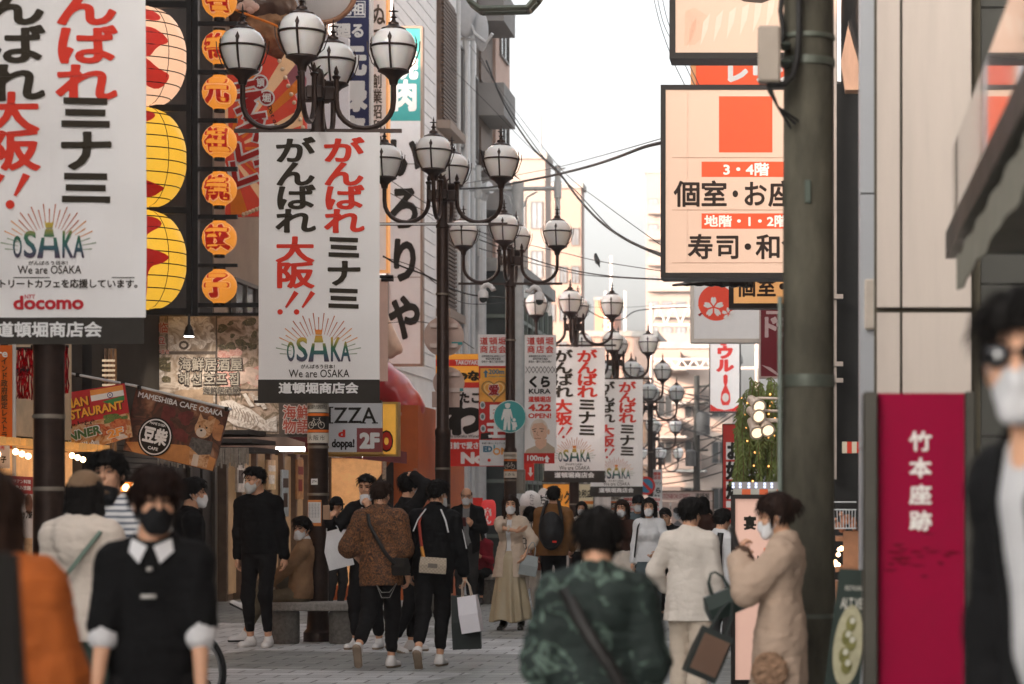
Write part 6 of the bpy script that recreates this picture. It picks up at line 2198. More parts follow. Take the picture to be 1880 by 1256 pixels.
def sakura(f, x, y, r, mat, layer, part='blossom'):
    for k in range(5):
        a = R(90 + 72 * k)
        ca, sa = math.cos(a), math.sin(a)
        pts = [(0.12, 0), (.5, .26), (.85, .24), (1.0, .12), (.88, 0), (1.0, -.12), (.85, -.24), (.5, -.26)]
        f.poly([(x + r * (u * ca - v * sa), y - r * (u * sa + v * ca)) for u, v in pts], mat, layer, part)
sakura(f, 1310, 564, 19, PWHITE, 2)
sakura(f, 1337, 576, 12, PWHITE, 2.3)
sakura(f, 1286, 562, 5, LORG, 2)
f.poly([(1281, 578), (1287, 574), (1290, 576), (1285, 581)], DRED, 2, 'petal')
f.done()
f = boxsign('projecting_sign', 'maroon vertical sign with pale katakana beside the concrete pole', 38, 1394, 555, 1470, 694, M('panel_maroon_deep', (.17, .008, .018), .5, var=.06), M('frame_pink', (.48, .36, .33), .5), 3, depth=.25)
f.char('ド', 1413, 600, 36, 42, M('letter_pink', (.55, .40, .40), .6), .05, 1).char('ラ', 1440, 600, 36, 42, M('letter_pink'), .05, 1).char('ー', 1420, 574, 30, 30, M('letter_pink'), .05, 1)
f.poly([(1398, 670), (1415, 675), (1432, 688), (1428, 690), (1412, 680)], M('letter_pink'), 1)
f.done()
f = boxsign('projecting_sign', 'white bowling sign with red katakana and a red bowling pin', 60, 1302, 540, 1359, 757, M('panel_lit_cool', (.76, .76, .77), .45, var=.03, emit=.16), FRK, 1.6, depth=.5)
BOWR = M('bowling_red', (.66, .045, .04), .5, var=.04, emit=.10, ecol=(1, .05, .04))
for ch, y in (('ボ', 622), ('ウ', 647), ('ル', 671)):
    f.char(ch, 1331, y, 32, 25, BOWR, .07, 2)
f.text('ストライク', 1318, 560, 1344, 600, BOWR, .05, 2) if False else None
f.poly([(1328, 690), (1332, 687), (1336, 690), (1336, 701), (1334, 708), (1340, 722), (1341, 735), (1338, 744), (1326, 744), (1323, 735), (1324, 722), (1330, 708), (1328, 701)], BOWR, 2, 'pin')
f.disc(1332, 730, 6, 8, PWHITE, 3, 'pin')
f.poly([(1304, 742), (1316, 750), (1331, 753), (1346, 750), (1357, 742), (1357, 755), (1304, 755)], BOWR, 1.5, 'base_band')
f.done()
hb = thing('twisted_bracket', 'dark twisted horn shaped bracket under the largest lit sign', 'bracket', P(1300, 526, 31.5))
pts, rs = [], []
for k in range(24):
    a = k / 23
    pts.append(P(1234 + 150 * a, 524 - 7 * math.sin(a * 2.4), 31.5))
    rs.append((.012 + .062 * min(1, a * 1.6)) * (1 + .16 * math.sin(k * 1.9)))
MB().tube(pts, rs, 10).build('horn', M('horn_black', (.03, .026, .025), .25, .4, var=.3), hb, 60)
# concrete utility pole
cp = thing('concrete_pole', 'thick greenish concrete utility pole in front of the lit signs', 'utility pole', P(1484, 1375, 13.2) * 1.0)
cp.location.z = 0
PC = M('pole_concrete', (.064, .059, .044), .75, var=.5, scale=5, bump=.3, stretch=(1, 1, .35))
c = cp.location.copy()
MB().lathe([(.148, 0), (.140, 2.2), (.133, 4.4), (.125, 9.5)], c, 32).build('shaft', PC, cp, 50)
m = MB()
for (y, h_) in ((70, 4), (116, 7), (700, 11), (1130, 4)):
    z = HC + (VY - y) * 13.2 / F
    m.lathe([(.145, z - h_ * .003), (.147, z), (.145, z + h_ * .003)], c, 32)
each(m, 'band', M('pole_band', (.085, .095, .075), .5, .4, var=.3), cp, 50)
m = MB()
for y in (86, 118):
    m.box(P(1432, y - 10, 13.0), P(1452, y + 8, 13.15), bev=.01)
each(m, 'clamp', M('clamp_green', (.05, .065, .05), .5, .4), cp)
MB().box(P(1391, 46, 12.9), P(1433, 150, 12.9) + Vector((0, .12, 0)), bev=.012).build('junction_box', M('box_taupe', (.30, .255, .21), .5, var=.06), cp)
m = MB()
m.tube([P(1467, -300, 13.03), P(1467, 60, 13.03), P(1464, 105, 13.03), P(1455, 140, 13.0), P(1440, 154, 12.96), P(1418, 156, 12.94), P(1414, 150, 12.94)], .018, 10)
for q in (0, 8, 14):
    m.tube([P(1408 + q * .6, 150, 12.95), P(1412 + q * .4, 168, 12.95), P(1428, 196, 12.97), P(1452 + q, 236 - q, 13.04)], .007, 7)
m.tube([P(1436, -200, 13.1), P(1437, -20, 13.1), P(1433, 20, 13.1), P(1438, 55, 13.1), P(1434, 90, 13.1)], .014, 8)
m.build('cable', WIREK, cp, 60)
MB().tube([P(1432, 545, 13.12), P(1432, 1300, 13.12)], .013, 8).build('conduit', M('conduit_green', (.16, .19, .165), .5), cp, 60)
MB().box(P(1477, 330, 13.05), P(1489, 373, 13.07), bev=.004).build('step_plate', M('clamp_green'), cp)
for y, w_ in ((238, 5), (655, 6)):
    pass
# oblique wooden signboard beside the black building
ob = thing('angled_board', 'slanted salmon wooden board above the black shopfront', 'sign', P(1565, 160, 20))
pts = [(1557, 46), (1580, 128), (1580, 165), (1552, 165), (1544, 112)]
MB().prism([(P(x, y, 20).x, P(x, y, 20).z) for x, y in pts], 20, 20.2).build('board', M('board_salmon', (.52, .30, .20), .6, var=.35, scale=4, stretch=(1, 1, .2)), ob)
MB().prism([(P(x, y, 20).x, P(x, y, 20).z) for x, y in [(1557, 40), (1562, 40), (1584, 118), (1580, 128)]], 19.95, 20.4).build('edge', FRK, ob)
# gallery of spotlights on arms
for i, (x, y, dx, dy, lab) in enumerate(((1385, 739, 14, 12, 'uppermost cream spotlight on a pale arm above the willow'), (1384, 758, 14, 10, 'second cream spotlight from the top on a pale arm'), (1384, 782, 10, 22, 'lower cream spotlight shining straight out above the willow'), (1404, 778, 10, 20, 'lowest cream spotlight, tilted sideways over the willow'))):
    t = thing('spotlight', lab, 'lamp', P(x, y, 24), 'cream spotlights above the willow')
    a = P(x - 14 if i < 2 else x - 6, y - 8 if i < 2 else y - 20, 24.05)
    d = (P(x + dx, y + dy, 23.75) - P(x - dx * .6, y - dy * .6, 24.05)).normalized()
    R3 = d.to_track_quat('Z', 'Y').to_matrix()
    MB().lathe([(.02, -.12), (.045, -.10), (.05, .02), (.062, .08), (.075, .14)], P(x, y, 24), 18, R3).build('housing', M('spot_cream', (.55, .45, .37), .45, .2), t, 50)
    MB().lathe([(.056, .13), (.054, .143), (0, .143)], P(x, y, 24), 18, R3).build('bulb', M('lamp_spot', (1, .9, .75), .5, var=0, emit=1.1 if i != 1 else .7, ecol=(1, .72, .42)), t)
    yy = (731, 754, 770, 773)[i]
    MB().tube([P(x - 4, y - 6, 24.02), P(x + 8, yy, 24.0), P(1440, yy + 1, 24), P(1579, yy - 3, 24.1)], .014, 8).build('arm', M('spot_cream'), t, 60)
# hanging willow
wl = thing('hanging_willow', 'hanging artificial willow with warm fairy lights beside the concrete pole', 'plant', P(1395, 885, 27.5))
rr = random.Random(21)
m = MB()
st = MB()
for k in range(74):
    x, y0 = rr.uniform(1352, 1442), rr.uniform(690, 760)
    if x < 1378:
        y0 += (1378 - x) * 2.4
    L = rr.uniform(90, 190)
    Y = 27.5 + rr.uniform(-.35, .35)
    pts, sway = [], rr.uniform(-10, 6)
    n = int(L / 4)
    for j in range(n):
        t = j / n
        pts.append((x + sway * t * t + 2 * math.sin(t * 7 + k), min(y0 + L * t, 886)))
    st.tube([P(px, py, Y) for px, py in pts[::4]], .004, 4)
    for px, py in pts:
        for q in (-1, 1):
            a = P(px, py, Y)
            ang = rr.uniform(.2, .9) * q
            l = rr.uniform(.045, .085)
            w_ = .010
            d = Vector((math.sin(ang), rr.uniform(-.4, .4), -math.cos(ang)))
            s_ = Vector((math.cos(ang), rr.uniform(-.3, .3), math.sin(ang))) * w_
            m.add([a, a + d * l * .5 + s_, a + d * l, a + d * l * .5 - s_], [(0, 1, 2, 3)])
m.build('foliage', M('willow_green', (.10, .125, .03), .6, var=.5, scale=5), wl)
st.build('stem', M('willow_stem', (.11, .07, .03), .7), wl)
m = MB()
for k in range(34):
    x, y = (rr.uniform(1352, 1432), rr.uniform(730, 884)) if k > 11 else (1414 + 3 * math.sin(k), 724 + k * 7.2)
    m.ball(P(x, y, 27.2), rr.uniform(.008, .013), 6, 5)
each(m, 'fairy_light', M('lamp_amber', (1, .5, .2), .5, var=0, emit=2.2, ecol=(1, .36, .08)), wl)
# red vertical sign behind the willow
f = boxsign('vertical_shop_sign', 'red vertical sign with white blocks of black calligraphy behind the willow', 45, 1326, 778, 1372, 962, M('panel_red_deep', (.48, .035, .025), .5, var=.05, emit=.06), FRK, 1.5)
for i, ch in enumerate('お好焼'):
    f.panel(1333, 812 + i * 36, 1366, 844 + i * 36, M('panel_lit_white'), .01, 'character_panel', 1)
    f.char(ch, 1349, 828 + i * 36, 32, 34, INK, .05, 2)
f.panel(1333, 920, 1342, 932, M('panel_lit_white'), .01, 'character_panel', 1)
f.done()
# standing light box
f = Face('standing_lightbox', 'standing lit pink light box with a black frame and orange striped top', 'sign', 20.2, (1390, 1255), loc=(P(1390, 0, 20.2).x, 20.2, 0))
f.panel(1350, 916, 1432, 1250, M('panel_lit_pink', (.48, .31, .25), .5, var=.03, emit=.34, ecol=(1, .60, .47)), .4)
f.frame(1342, 908, 1440, 1256, 8, FRK, .45, .03)
f.panel(1346, 885, 1440, 898, M('led_bar', (.30, .29, .30), .4, .4), .45, 'led_bar')
for k in range(7):
    for q in range(2):
        f.panel(1344 + k * 13 + (k // 2) * 3, 886.5 + q * 5.5, 1348 + k * 13 + (k // 2) * 3, 890.5 + q * 5.5, M('led_blue', (.6, .7, 1), .4, var=0, emit=1.6, ecol=(.62, .72, 1)), .01, 'led', 1)
for k in range(6):
    f.panel(1346 + k * 16, 898, 1362 + k * 16, 908, M('stripe_orange', (.70, .14, .05), .6) if k % 2 else M('stripe_grey', (.44, .43, .38), .6), .45, 'stripe')
f.char('宴', 1377, 960, 24, 26, INK, .04, 1).char('会', 1403, 960, 24, 26, INK, .04, 1)
f.panel(1402, 1006, 1424, 1022, LORG, .01, 'price_tag', 1)
f.text('AA', 1374, 1020, 1398, 1044, INK, .03, 1)
f.done()
# small striped awning and shelves in the dark shop
sh = thing('shop_shelf', 'cluttered shop shelf with a wire basket beyond the concrete pole', 'shelf', P(1555, 1240, 19))
sh.location.z = 0
m = MB()
m.box(P(1534, 985, 18.9), P(1580, 992, 19.4)).box(P(1534, 1040, 18.9), P(1580, 1047, 19.4)).box(P(1548, 975, 18.9), P(1576, 1052, 18.95))
m.box((P(1534, 0, 19).x, 19, 0), (P(1580, 0, 19).x, 19.4, .9))
m.build('board', M('shelf_copper', (.40, .18, .09), .5, var=.2), sh)
m = MB()
rr = random.Random(2)
for k in range(8):
    m.tube([P(1531 + k * 5.6, 936, 18.8), P(1533 + k * 5.2, 970, 18.8)], .004, 5)
for y in (922, 936, 970):
    m.tube([P(1530, y, 18.8), P(1572, y, 18.8)], .006, 6)
m.build('basket', LGREY, sh)
m = MB()
for k in range(22):
    m.ball(P(rr.uniform(1533, 1570), rr.uniform(940, 972), 18.95), rr.uniform(.015, .03), 8, 6)
each(m, 'bottle', M('goods_amber', (.36, .15, .08), .4, var=.7, scale=20), sh, 60)
m = MB()
for k in range(6):
    m.ball(P(rr.uniform(1532, 1546), rr.uniform(995, 1040), 18.95), rr.uniform(.012, .02), 8, 6)
each(m, 'bulb', LAMPW, sh, 60)
f = Face('striped_valance', 'short red and cream striped valance over the dark shop', 'awning', 19.6, (1560, 832))
for k in range(4):
    f.panel(1546 + k * 9, 811, 1555 + k * 9, 832, (M('stripe_cream', (.60, .52, .40), .7), M('stripe_red', (.55, .05, .03), .7))[k % 2], .03, 'stripe')
f.done()
# crimson signpost
cs = Face('historic_marker', 'crimson signpost with white characters and dark metal sides', 'sign', 9.9, (1690, 1500), loc=(P(1690, 0, 9.9).x, 9.9, 0))
CR = M('marker_crimson', (.25, .001, .030), .66, var=.07, scale=3, bump=.05)
zb = VY + HC * F / 9.9
cs.panel(1612, 722, 1771, zb, CR, .10)
OL = M('marker_side', (.050, .046, .036), .45, .4, var=.15)
cs.mb('side', OL).box(P(1585, 719, 9.84), P(1611.5, zb, 9.84) + Vector((0, .24, 0)), bev=.006).box(P(1771.5, 719, 9.84), P(1792, zb, 9.84) + Vector((0, .24, 0)), bev=.006)
MW = M('marker_white', (.70, .66, .62), .6)
for ch, y in zip('竹本座跡', (810, 859, 908, 956)):
    cs.char(ch, 1690, y, 42, 38, MW, .028, 1)
rr = random.Random(8)
ST = M('marker_stain', (.13, .001, .012), .7, var=.2, scale=20)
for k in range(22):
    x, y, l = rr.uniform(1618, 1740), rr.gauss(1025, 17), rr.uniform(14, 36)
    cs.poly([(x, y), (x + l * .4, y - rr.uniform(1, 4)), (min(x + l, 1768), y + rr.uniform(-2, 2)), (x + l * .5, y + rr.uniform(2, 5))], ST, .3 + .02 * k, 'stain')
cs.done()
# menu stand near the marker
f = Face('menu_stand', 'dark green tilted menu stand with an oval dish picture beside the crimson signpost', 'sign', 11.2, (1560, 1500), warp=quad_warp((0, 0, 100, 300), ((1541, 1044), (1600, 1047), (1562, 1420), (1492, 1420))))
MG = M('menu_green', (.018, .030, .024), .5, var=.15)
f.panel(0, 0, 100, 300, MG, .03)
f.text('ALT VER', 18, 42, 96, 58, M('menu_cream', (.50, .48, .42), .6), .02, 1).text('RESTAURANT', 26, 24, 92, 31, M('menu_cream'), .01, 1)
f.disc(54, 112, 42, 60, M('menu_oval', (.40, .37, .24), .6, var=.15, scale=20), 1, 'picture', 40)
for k, (x, y) in enumerate(((56, 80), (48, 100), (62, 108), (46, 126), (56, 142))):
    f.disc(x, y, 15, 12, M('menu_olive', (.17, .16, .05), .6, var=.4, scale=30), 2 + .2 * k, 'picture').disc(x + 3, y - 5, 8, 5, M('menu_pale', (.52, .50, .40), .6), 3.2 + .1 * k, 'picture')
f.text('¥400/', 24, 190, 90, 215, M('menu_cream'), .02, 1)
f.done()
# canopy at the upper right
cn = thing('glass_canopy', 'dark edged shop canopy with reflecting glass', 'canopy', (.95, 8, 0))
MB().box((.585, 3.6, 2.62), (.70, 11.0, 2.74)).build('edge_beam', M('canopy_black', (.015, .014, .012), .4, .2, var=.2), cn)
MB().box((.615, 3.6, 2.745), (.635, 11.0, 3.12)).build('glass', M('canopy_glass', (.05, .052, .048), .06, .0, var=.1, coat=.8), cn)
MB().box((.64, 3.6, 2.64), (2.0, 11.0, 2.70)).build('soffit', M('canopy_soffit', (.06, .06, .05), .6), cn)
m = MB()
for k in range(40):
    a, b_ = 4.0 + k * .155, 4.0 + (k + 1) * .155
    q = lambda y: .592 + .006 * math.sin(y * 9)
    d = lambda y: 2.40 + .01 * math.sin(y * 5)
    m.add([(q(a), a, 2.55), (q(b_), b_, 2.55), (q(b_), b_, d(b_)), (q(a), a, d(a)), (q(a) + .008, a, 2.55), (q(b_) + .008, b_, 2.55), (q(b_) + .008, b_, d(b_)), (q(a) + .008, a, d(a))], [(3, 2, 1, 0), (4, 5, 6, 7), (0, 1, 5, 4), (2, 3, 7, 6)])
m.add([(.592, 10.2, 2.55), (1.6, 10.2, 2.62), (1.6, 4.0, 2.62), (.592, 4.0, 2.55)], [(0, 1, 2, 3)])
m.build('valance', M('valance_olive', (.20, .19, .155), .8, var=.12, bump=.2), cn)
m = MB()
rr = random.Random(6)
for k in range(26):
    m.ball((rr.uniform(.68, .8), rr.uniform(5.0, 7.5), rr.uniform(2.30, 2.5)), rr.uniform(.03, .06), 7, 5)
m.build('garland', M('garland_dark', (.03, .032, .022), .8, var=.5), cn)
MB().box((.80, 3.6, 3.30), (1.0, 8.6, 3.40)).build('upper_rail', M('canopy_black'), cn)

# ------------------------------------------------------------------ far small signs on the street
f = boxsign('shop_sign', 'orange drugstore sign with black katakana beyond the brown backpack wearer', 64, 996, 888, 1053, 950, M('sign_orange_deep', (.80, .30, .04), .5, var=.05, emit=.2, ecol=(1, .36, .04)), FRK, 1)
f.text('ドラッグ', 992 + 5, 900, 1049, 926, INK, .04, 1)
f.done()
f = boxsign('shop_sign', 'pale duty free shop sign over an orange strip', 70, 1056, 888, 1090, 950, M('sign_straw', (.66, .55, .36), .5, emit=.12), FRK, .8)
f.text('免税店', 1058, 899, 1087, 914, INK, .03, 1).panel(1057, 920, 1089, 926, ORANGE, .01, 'band', 1)
f.done()
t = thing('round_lantern', 'white round standing paper lantern with black lettering behind the woman in the beige jacket', 'lantern', P(974, 945, 54))
c = P(974, 922, 54)
MB().ball(c, (.24, .24, .26), 20, 14).build('shade', M('lantern_white', (.62, .61, .60), .6, emit=.05), t, 60)
m = MB()
for k, ch in enumerate('たこ焼'):
    v, fc = glyphs(ch)
    m.add([Vector((c.x + .06 + (x - .5) * .13, c.y - .262, c.z + .13 - k * .13 + (y - .4) * .13)) for x, y in v], fc)
m.build('lettering', INK, t)
MB().ball(c + Vector((.03, -.05, -.18)), (.16, .20, .07), 14, 8).build('red_base', RED, t, 60)
f = Face('balloon_sign', 'white rounded vertical sign with black kana hanging behind the brown backpack wearer', 'sign', 56, (1000, 1000))
f.mb('panel', PWHITE).prism([(P(997 + 17 * math.cos(a) , 946 - 50 * math.sin(a), 56).x, P(997, 946 - 50 * math.sin(a), 56).z) for a in [i * .2244 for i in range(28)]], 56, 56.2)
f.column('お好み焼', 996, 908, 19, 20, INK, .03, 1)
f.done()
t = thing('red_lantern', 'red paper lantern with black and white brush marks behind the bald man', 'lantern', P(897, 968, 45.5))
c = P(897, 941, 45.5)
MB().lathe([(.07, .24), (.11, .22), (.135, .15), (.14, 0), (.135, -.15), (.11, -.22), (.07, -.24)], c, 20).build('shade', lit('lantern_scarlet', (.62, .05, .05), .25, .1), t, 60)
m = MB()
on_ball(m, '串', c, (.16, .14, .26), .16, .18, .05, .008)
on_ball(m, 'ん', c + Vector((0, 0, -.15)), (.16, .14, .26), .14, .14, .05, .010)
m.build('character', PWHITE, t)
f = Face('red_curtain', 'plain red shop curtain beside the red paper lantern', 'curtain', 45.6, (876, 962))
f.panel(868, 914, 886, 962, RED, .02, 'cloth')
f.done()
f = Face('shop_sign', 'small red board with a white arrow below the narrow flags', 'sign', 52, (970, 884))
f.panel(962, 846, 980, 882, RED, .05).poly([(972, 858), (976, 858), (976, 868), (979, 868), (974, 876), (969, 868), (972, 868)], PWHITE, 1, 'arrow')
f.done()
t = thing('meter_box', 'grey electrical box fixed beside the lamp post with the walkers sign', 'electrical box', P(954, 906, 43.2))
MB().box(P(944, 862, 43.1), P(963, 906, 43.1) + Vector((0, .15, 0)), bev=.01).build('box', M('box_grey', (.26, .25, .22), .6, var=.1), t)
MB().box(P(947, 867, 43.07), P(960, 900, 43.095)).build('door', M('box_grey_door', (.30, .29, .26), .6), t)
t = thing('post_box', 'cream sign box standing behind the woman in the beige jacket', 'box', P(966, 960, 50))
MB().box(P(955, 931, 50), P(977, 960, 50) + Vector((0, .2, 0)), bev=.01).build('box', M('box_cream', (.52, .46, .40), .6), t)
MB().box(P(953, 929, 49.95), P(979, 934, 50.2)).build('lid', M('box_lid', (.44, .40, .36), .6), t)
f = Face('no_parking_sign', 'round blue and red no parking sign behind the smallest banner', 'road sign', 68, (1186, 910))
f.disc(1186, 892, 17, 17, RED, 0, 'plate', 36).disc(1186, 892, 13, 13, M('sign_blue', (.05, .22, .36), .5), 1, 'plate', 36).line([(1177, 883), (1195, 901)], 5, RED, 2, 'slash')
f.done()
for i, (x0, y0, x1, y1, Y, lab) in enumerate(((1190, 862, 1216, 962, 77, 'far white narrow flag with red and black lettering beside the no parking sign'), (1140, 912, 1171, 962, 62.4, 'short white flag with a red date between the two walking women'), (1188, 912, 1214, 962, 66, 'short white flag with a red date behind the woman in white'))):
    f = Face('narrow_flag', lab, 'banner', Y, ((x0 + x1) / 2, y1))
    f.panel(x0, y0, x1, y1, CLOTHW, .004, 'cloth')
    xc = (x0 + x1) / 2
    if i == 0:
        f.row('道頓堀', xc, 870, 7, 7, BRED, .03, 1).row('商店会', xc, 877, 7, 7, BRED, .03, 1)
        f.text('くら', x0 + 3, 895, x1 - 3, 906, INK, .05, 1).text('KURA', x0 + 3, 908, x1 - 4, 913, INK, .02, 1)
        for k in range(5):
            f.line([(x0 + 1 + k * 5, 889), (x0 + 5 + k * 5, 885)], .8, INK, 1)
    else:
        f.row('道頓堀店', xc, 917, 5.6, 6, BRED, .02, 1)
        f.text('4.22', x0 + 5, 922, x1 - 4, 929, BRED, .04, 1).text('OPEN!', x0 + 4, 932, x1 - 4, 938, BRED, .02, 1)
        f.disc(xc + 2, 951, 8, 9, PSK, 1, 'portrait').disc(xc + 2, 945, 8, 6, PHR, 2, 'portrait')
    f.done()
f = Face('street_gate_sign', 'pale arch sign with the street name over portrait panels far down the street', 'sign', 88, (1260, 985))
f.panel(1205, 903, 1308, 919, M('gate_pink', (.66, .50, .44), .6), .3)
f.frame(1203, 901, 1310, 990, 2, BROWN, .3, .02)
f.text('DOTONBORI STREET', 1209, 907, 1267, 915, DRED, .01, 1).text('道頓堀', 1276, 905, 1302, 917, INK, .02, 1)
for k in range(4):
    f.panel(1206 + k * 26, 921, 1230 + k * 26, 988, M('gate_panel', (.62, .47, .40), .6, var=.12, scale=4), .1, 'portrait_panel')
    f.disc(1218 + k * 26, 944, 8, 10, M('gate_grey', (.42, .42, .43), .6), 1, 'portrait').poly([(1206 + k * 26, 988), (1208 + k * 26, 964), (1218 + k * 26, 955), (1228 + k * 26, 964), (1230 + k * 26, 988)], M('gate_dark', (.16, .15, .16), .6), 1.3, 'portrait').disc(1218 + k * 26, 937, 8.5, 6, INK, 1.6, 'portrait')
f.done()

# ------------------------------------------------------------------ overhead cables, white pole, hanging loop
def cable(label, pts, r, name='overhead_cable', group='overhead cables'):
    P3 = [P(*p) for p in pts]
    # smooth Catmull-Rom through the points
    out = []
    for i in range(len(P3) - 1):
        a, b_, c_, d = P3[max(i - 1, 0)], P3[i], P3[i + 1], P3[min(i + 2, len(P3) - 1)]
        for k in range(8):
            t = k / 8
            out.append(.5 * ((2 * b_) + (c_ - a) * t + (2 * a - 5 * b_ + 4 * c_ - d) * t * t + (3 * b_ - a - 3 * c_ + d) * t ** 3))
    out.append(P3[-1])
    o = MB().tube(out, r, 6).build(name, WIREK, None, 60, at=P3[0])
    return tag(o, label, 'cable', group)
cable('thick black cable sagging steeply from the dish bracket to the largest lit sign', [(893, 112, 62), (925, 190, 58), (975, 268, 54), (1022, 312, 50), (1060, 362, 46), (1100, 405, 42), (1150, 440, 38), (1216, 470, 32)], .022)
cable('second strand twisted beside the thick black steep cable', [(880, 100, 62), (928, 188, 58), (985, 272, 54), (1022, 316, 50), (1066, 360, 46), (1120, 418, 42), (1160, 445, 38), (1216, 466, 32)], .010)
cable('thin wire running above the thick steep cable', [(862, 82, 62), (940, 195, 57), (1030, 310, 50), (1110, 375, 42), (1216, 452, 32)], .006)
cable('thick black cable rising gently to the largest lit sign', [(840, 347, 58), (900, 344, 55), (960, 333, 52), (1020, 321, 48), (1080, 306, 44), (1130, 290, 40), (1180, 271, 36), (1216, 262, 31)], .024)
cable('thin messenger wire above the gently rising black cable', [(840, 339, 58), (1000, 312, 50), (1100, 287, 43), (1216, 254, 31)], .006)
cable('thin dark wire from the white building to the white utility pole', [(828, 124, 60), (900, 195, 60), (960, 258, 61), (1012, 306, 61)], .007)
for k, (a, b_) in enumerate(((1198, 1236), (1205, 1254), (1214, 1262))):
    cable(('outermost', 'middle', 'innermost')[k] + ' of three thin wires falling beside the highest lit sign', [(a, -12, 40), (a + 15, 48, 38), (b_, 112, 36), (b_ + 22, 158, 34)], .007)
cable('single wire with a pigeon sitting on it', [(860, 420, 60), (965, 448, 56), (1030, 463, 52), (1096, 479, 48), (1216, 498, 40)], .008)
cable('upper of two dark wires sagging below the pigeon', [(880, 440, 62), (955, 468, 58), (1010, 486, 54), (1065, 499, 50), (1130, 508, 46), (1216, 513, 38)], .014)
cable('lower of two dark wires sagging below the pigeon', [(880, 456, 62), (950, 476, 58), (1010, 491, 54), (1075, 505, 50), (1216, 514, 38)], .010)
cable('dark wire looping in front of the white calligraphy sign', [(703, 470, 42), (735, 488, 42), (780, 505, 42), (830, 530, 44), (870, 542, 46), (940, 548, 48)], .016)
cable('thin wire looping above the darker one by the calligraphy sign', [(703, 472, 42), (760, 490, 42), (800, 520, 43), (850, 556, 45), (930, 556, 47)], .008)
cable('thin straight wire crossing the lower end of the calligraphy sign', [(700, 594, 44), (790, 594, 45), (870, 640, 48)], .008)
cable('thin wire crossing the white clad building behind the third lamp', [(700, 320, 48), (780, 372, 50), (850, 410, 52), (940, 452, 56)], .008)
cable('second thin wire crossing the white clad building behind the third lamp', [(700, 346, 48), (800, 398, 50), (900, 440, 54), (960, 470, 58)], .008)
cable('dark wire with small rings sagging between the lamp globes', [(1075, 567, 72), (1105, 583, 72), (1140, 587, 72), (1165, 572, 74), (1200, 567, 76), (1262, 564, 70)], .018)
cable('thin wire above the ringed one between the lamp globes', [(1075, 563, 72), (1140, 565, 72), (1262, 556, 70)], .006)
rr = random.Random(14)
for k in range(20):
    x0, x1 = (1128 if k < 9 else 1210) + rr.uniform(-15, 40), 1300 + rr.uniform(0, 60)
    y0 = 660 + k * 12 + rr.uniform(-8, 8)
    y1 = y0 + (rr.uniform(30, 90) if k < 9 else rr.uniform(-90, -20))
    ym = (y0 + y1) / 2 + rr.uniform(4, 14)
    cable('one of the thin sagging wires tangled in front of the far white apartments', [(x0, y0, 104), ((x0 + x1) / 2, ym, 96), (x1, y1, 86)], rr.choice((.012, .018, .024)), 'tangled_wire', 'tangled thin wires at the far end')
up = thing('utility_pole', 'pale grey steel utility pole with cross arms behind the lamp globes', 'utility pole', P(952, 1030, 63))
m = MB().tube([P(952, 1040, 63), P(951, 334, 63)], .15, 14)
m.build('shaft', M('pole_pale', (.42, .44, .44), .5, .2, var=.1), up, 50)
m = MB().tube([P(862, 348, 63), P(1026, 346, 63)], .055, 8)
for x in (878, 1024):
    m.tube([P(x, 420 if x > 900 else 470, 63), P(x, 364, 63), P(x, 363.9, 63), P(x, 332, 63)], [.07, .07, .10, .10], 10).tube([P(x, 332, 63), P(x, 304, 63)], .075, 10)
    m.add([P(x - 16, 308, 63), P(x + 16, 308, 63), P(x + 6, 314, 63), P(x - 6, 314, 63), P(x - 16, 308, 63.2), P(x + 16, 308, 63.2), P(x + 6, 314, 63.2), P(x - 6, 314, 63.2)], [(0, 1, 2, 3), (7, 6, 5, 4), (0, 4, 5, 1), (2, 6, 7, 3), (1, 5, 6, 2), (0, 3, 7, 4)])
m.tube([P(962, 380, 62.9), P(968, 362, 62.9), P(986, 352, 62.9)], .025, 6).tube([P(941, 380, 62.9), P(934, 362, 62.9), P(920, 352, 62.9)], .025, 6)
m.build('cross_arm', M('pole_pale'), up, 50)
MB().box(P(940, 430, 62.5), P(970, 494, 62.7), bev=.03).build('transformer', M('transformer', (.42, .40, .37), .5), up)
lo = thing('steel_loop', 'dark green steel frame hanging into the top of the picture over the street', 'sign frame', P(925, 20, 42))
m = MB()
pts = [(846, -30), (862, 2), (880, 16), (968, 14), (986, -6), (996, -30)]
for (a, b_) in zip(pts[:-1], pts[1:]):
    A, B = P(a[0], a[1], 42), P(b_[0], b_[1], 42)
    m.tube([A, B], .055, 6)
    m.tube([A + Vector((0, .35, 0)), B + Vector((0, .35, 0))], .055, 6)
for a in pts[1:-1]:
    m.tube([P(a[0], a[1], 42), P(a[0], a[1], 42) + Vector((0, .35, 0))], .05, 6)
m.build('steel', M('frame_green', (.075, .085, .065), .5, .4, var=.15), lo)
dp = thing('utility_pole', 'dark utility pole with a transformer among the tangled wires far down the street', 'utility pole', P(1279, 1060, 92))
MB().tube([P(1279, 1075, 92), P(1279, 690, 92)], [.15, .11], 10).build('shaft', M('pole_dark', (.10, .095, .085), .7, var=.2), dp, 50)
each(MB().tube([P(1255, 712, 92), P(1306, 708, 92)], .05, 6).tube([P(1260, 742, 92), P(1300, 740, 92)], .05, 6).tube([P(1262, 828, 92), P(1300, 826, 92)], .05, 6), 'cross_arm', M('pole_dark'), dp)
each(MB().lathe([(.05, -.45), (.26, -.42), (.26, .35), (.2, .45)], P(1291, 778, 91.8), 14).lathe([(.05, -.3), (.2, -.28), (.2, .28), (.1, .34)], P(1268, 842, 91.8), 12), 'transformer', M('transformer_grey', (.16, .155, .15), .5, var=.15), dp, 40)
pg = thing('pigeon', 'grey pigeon perched on the thin wire against the sky', 'bird', P(1096, 482, 47.9))
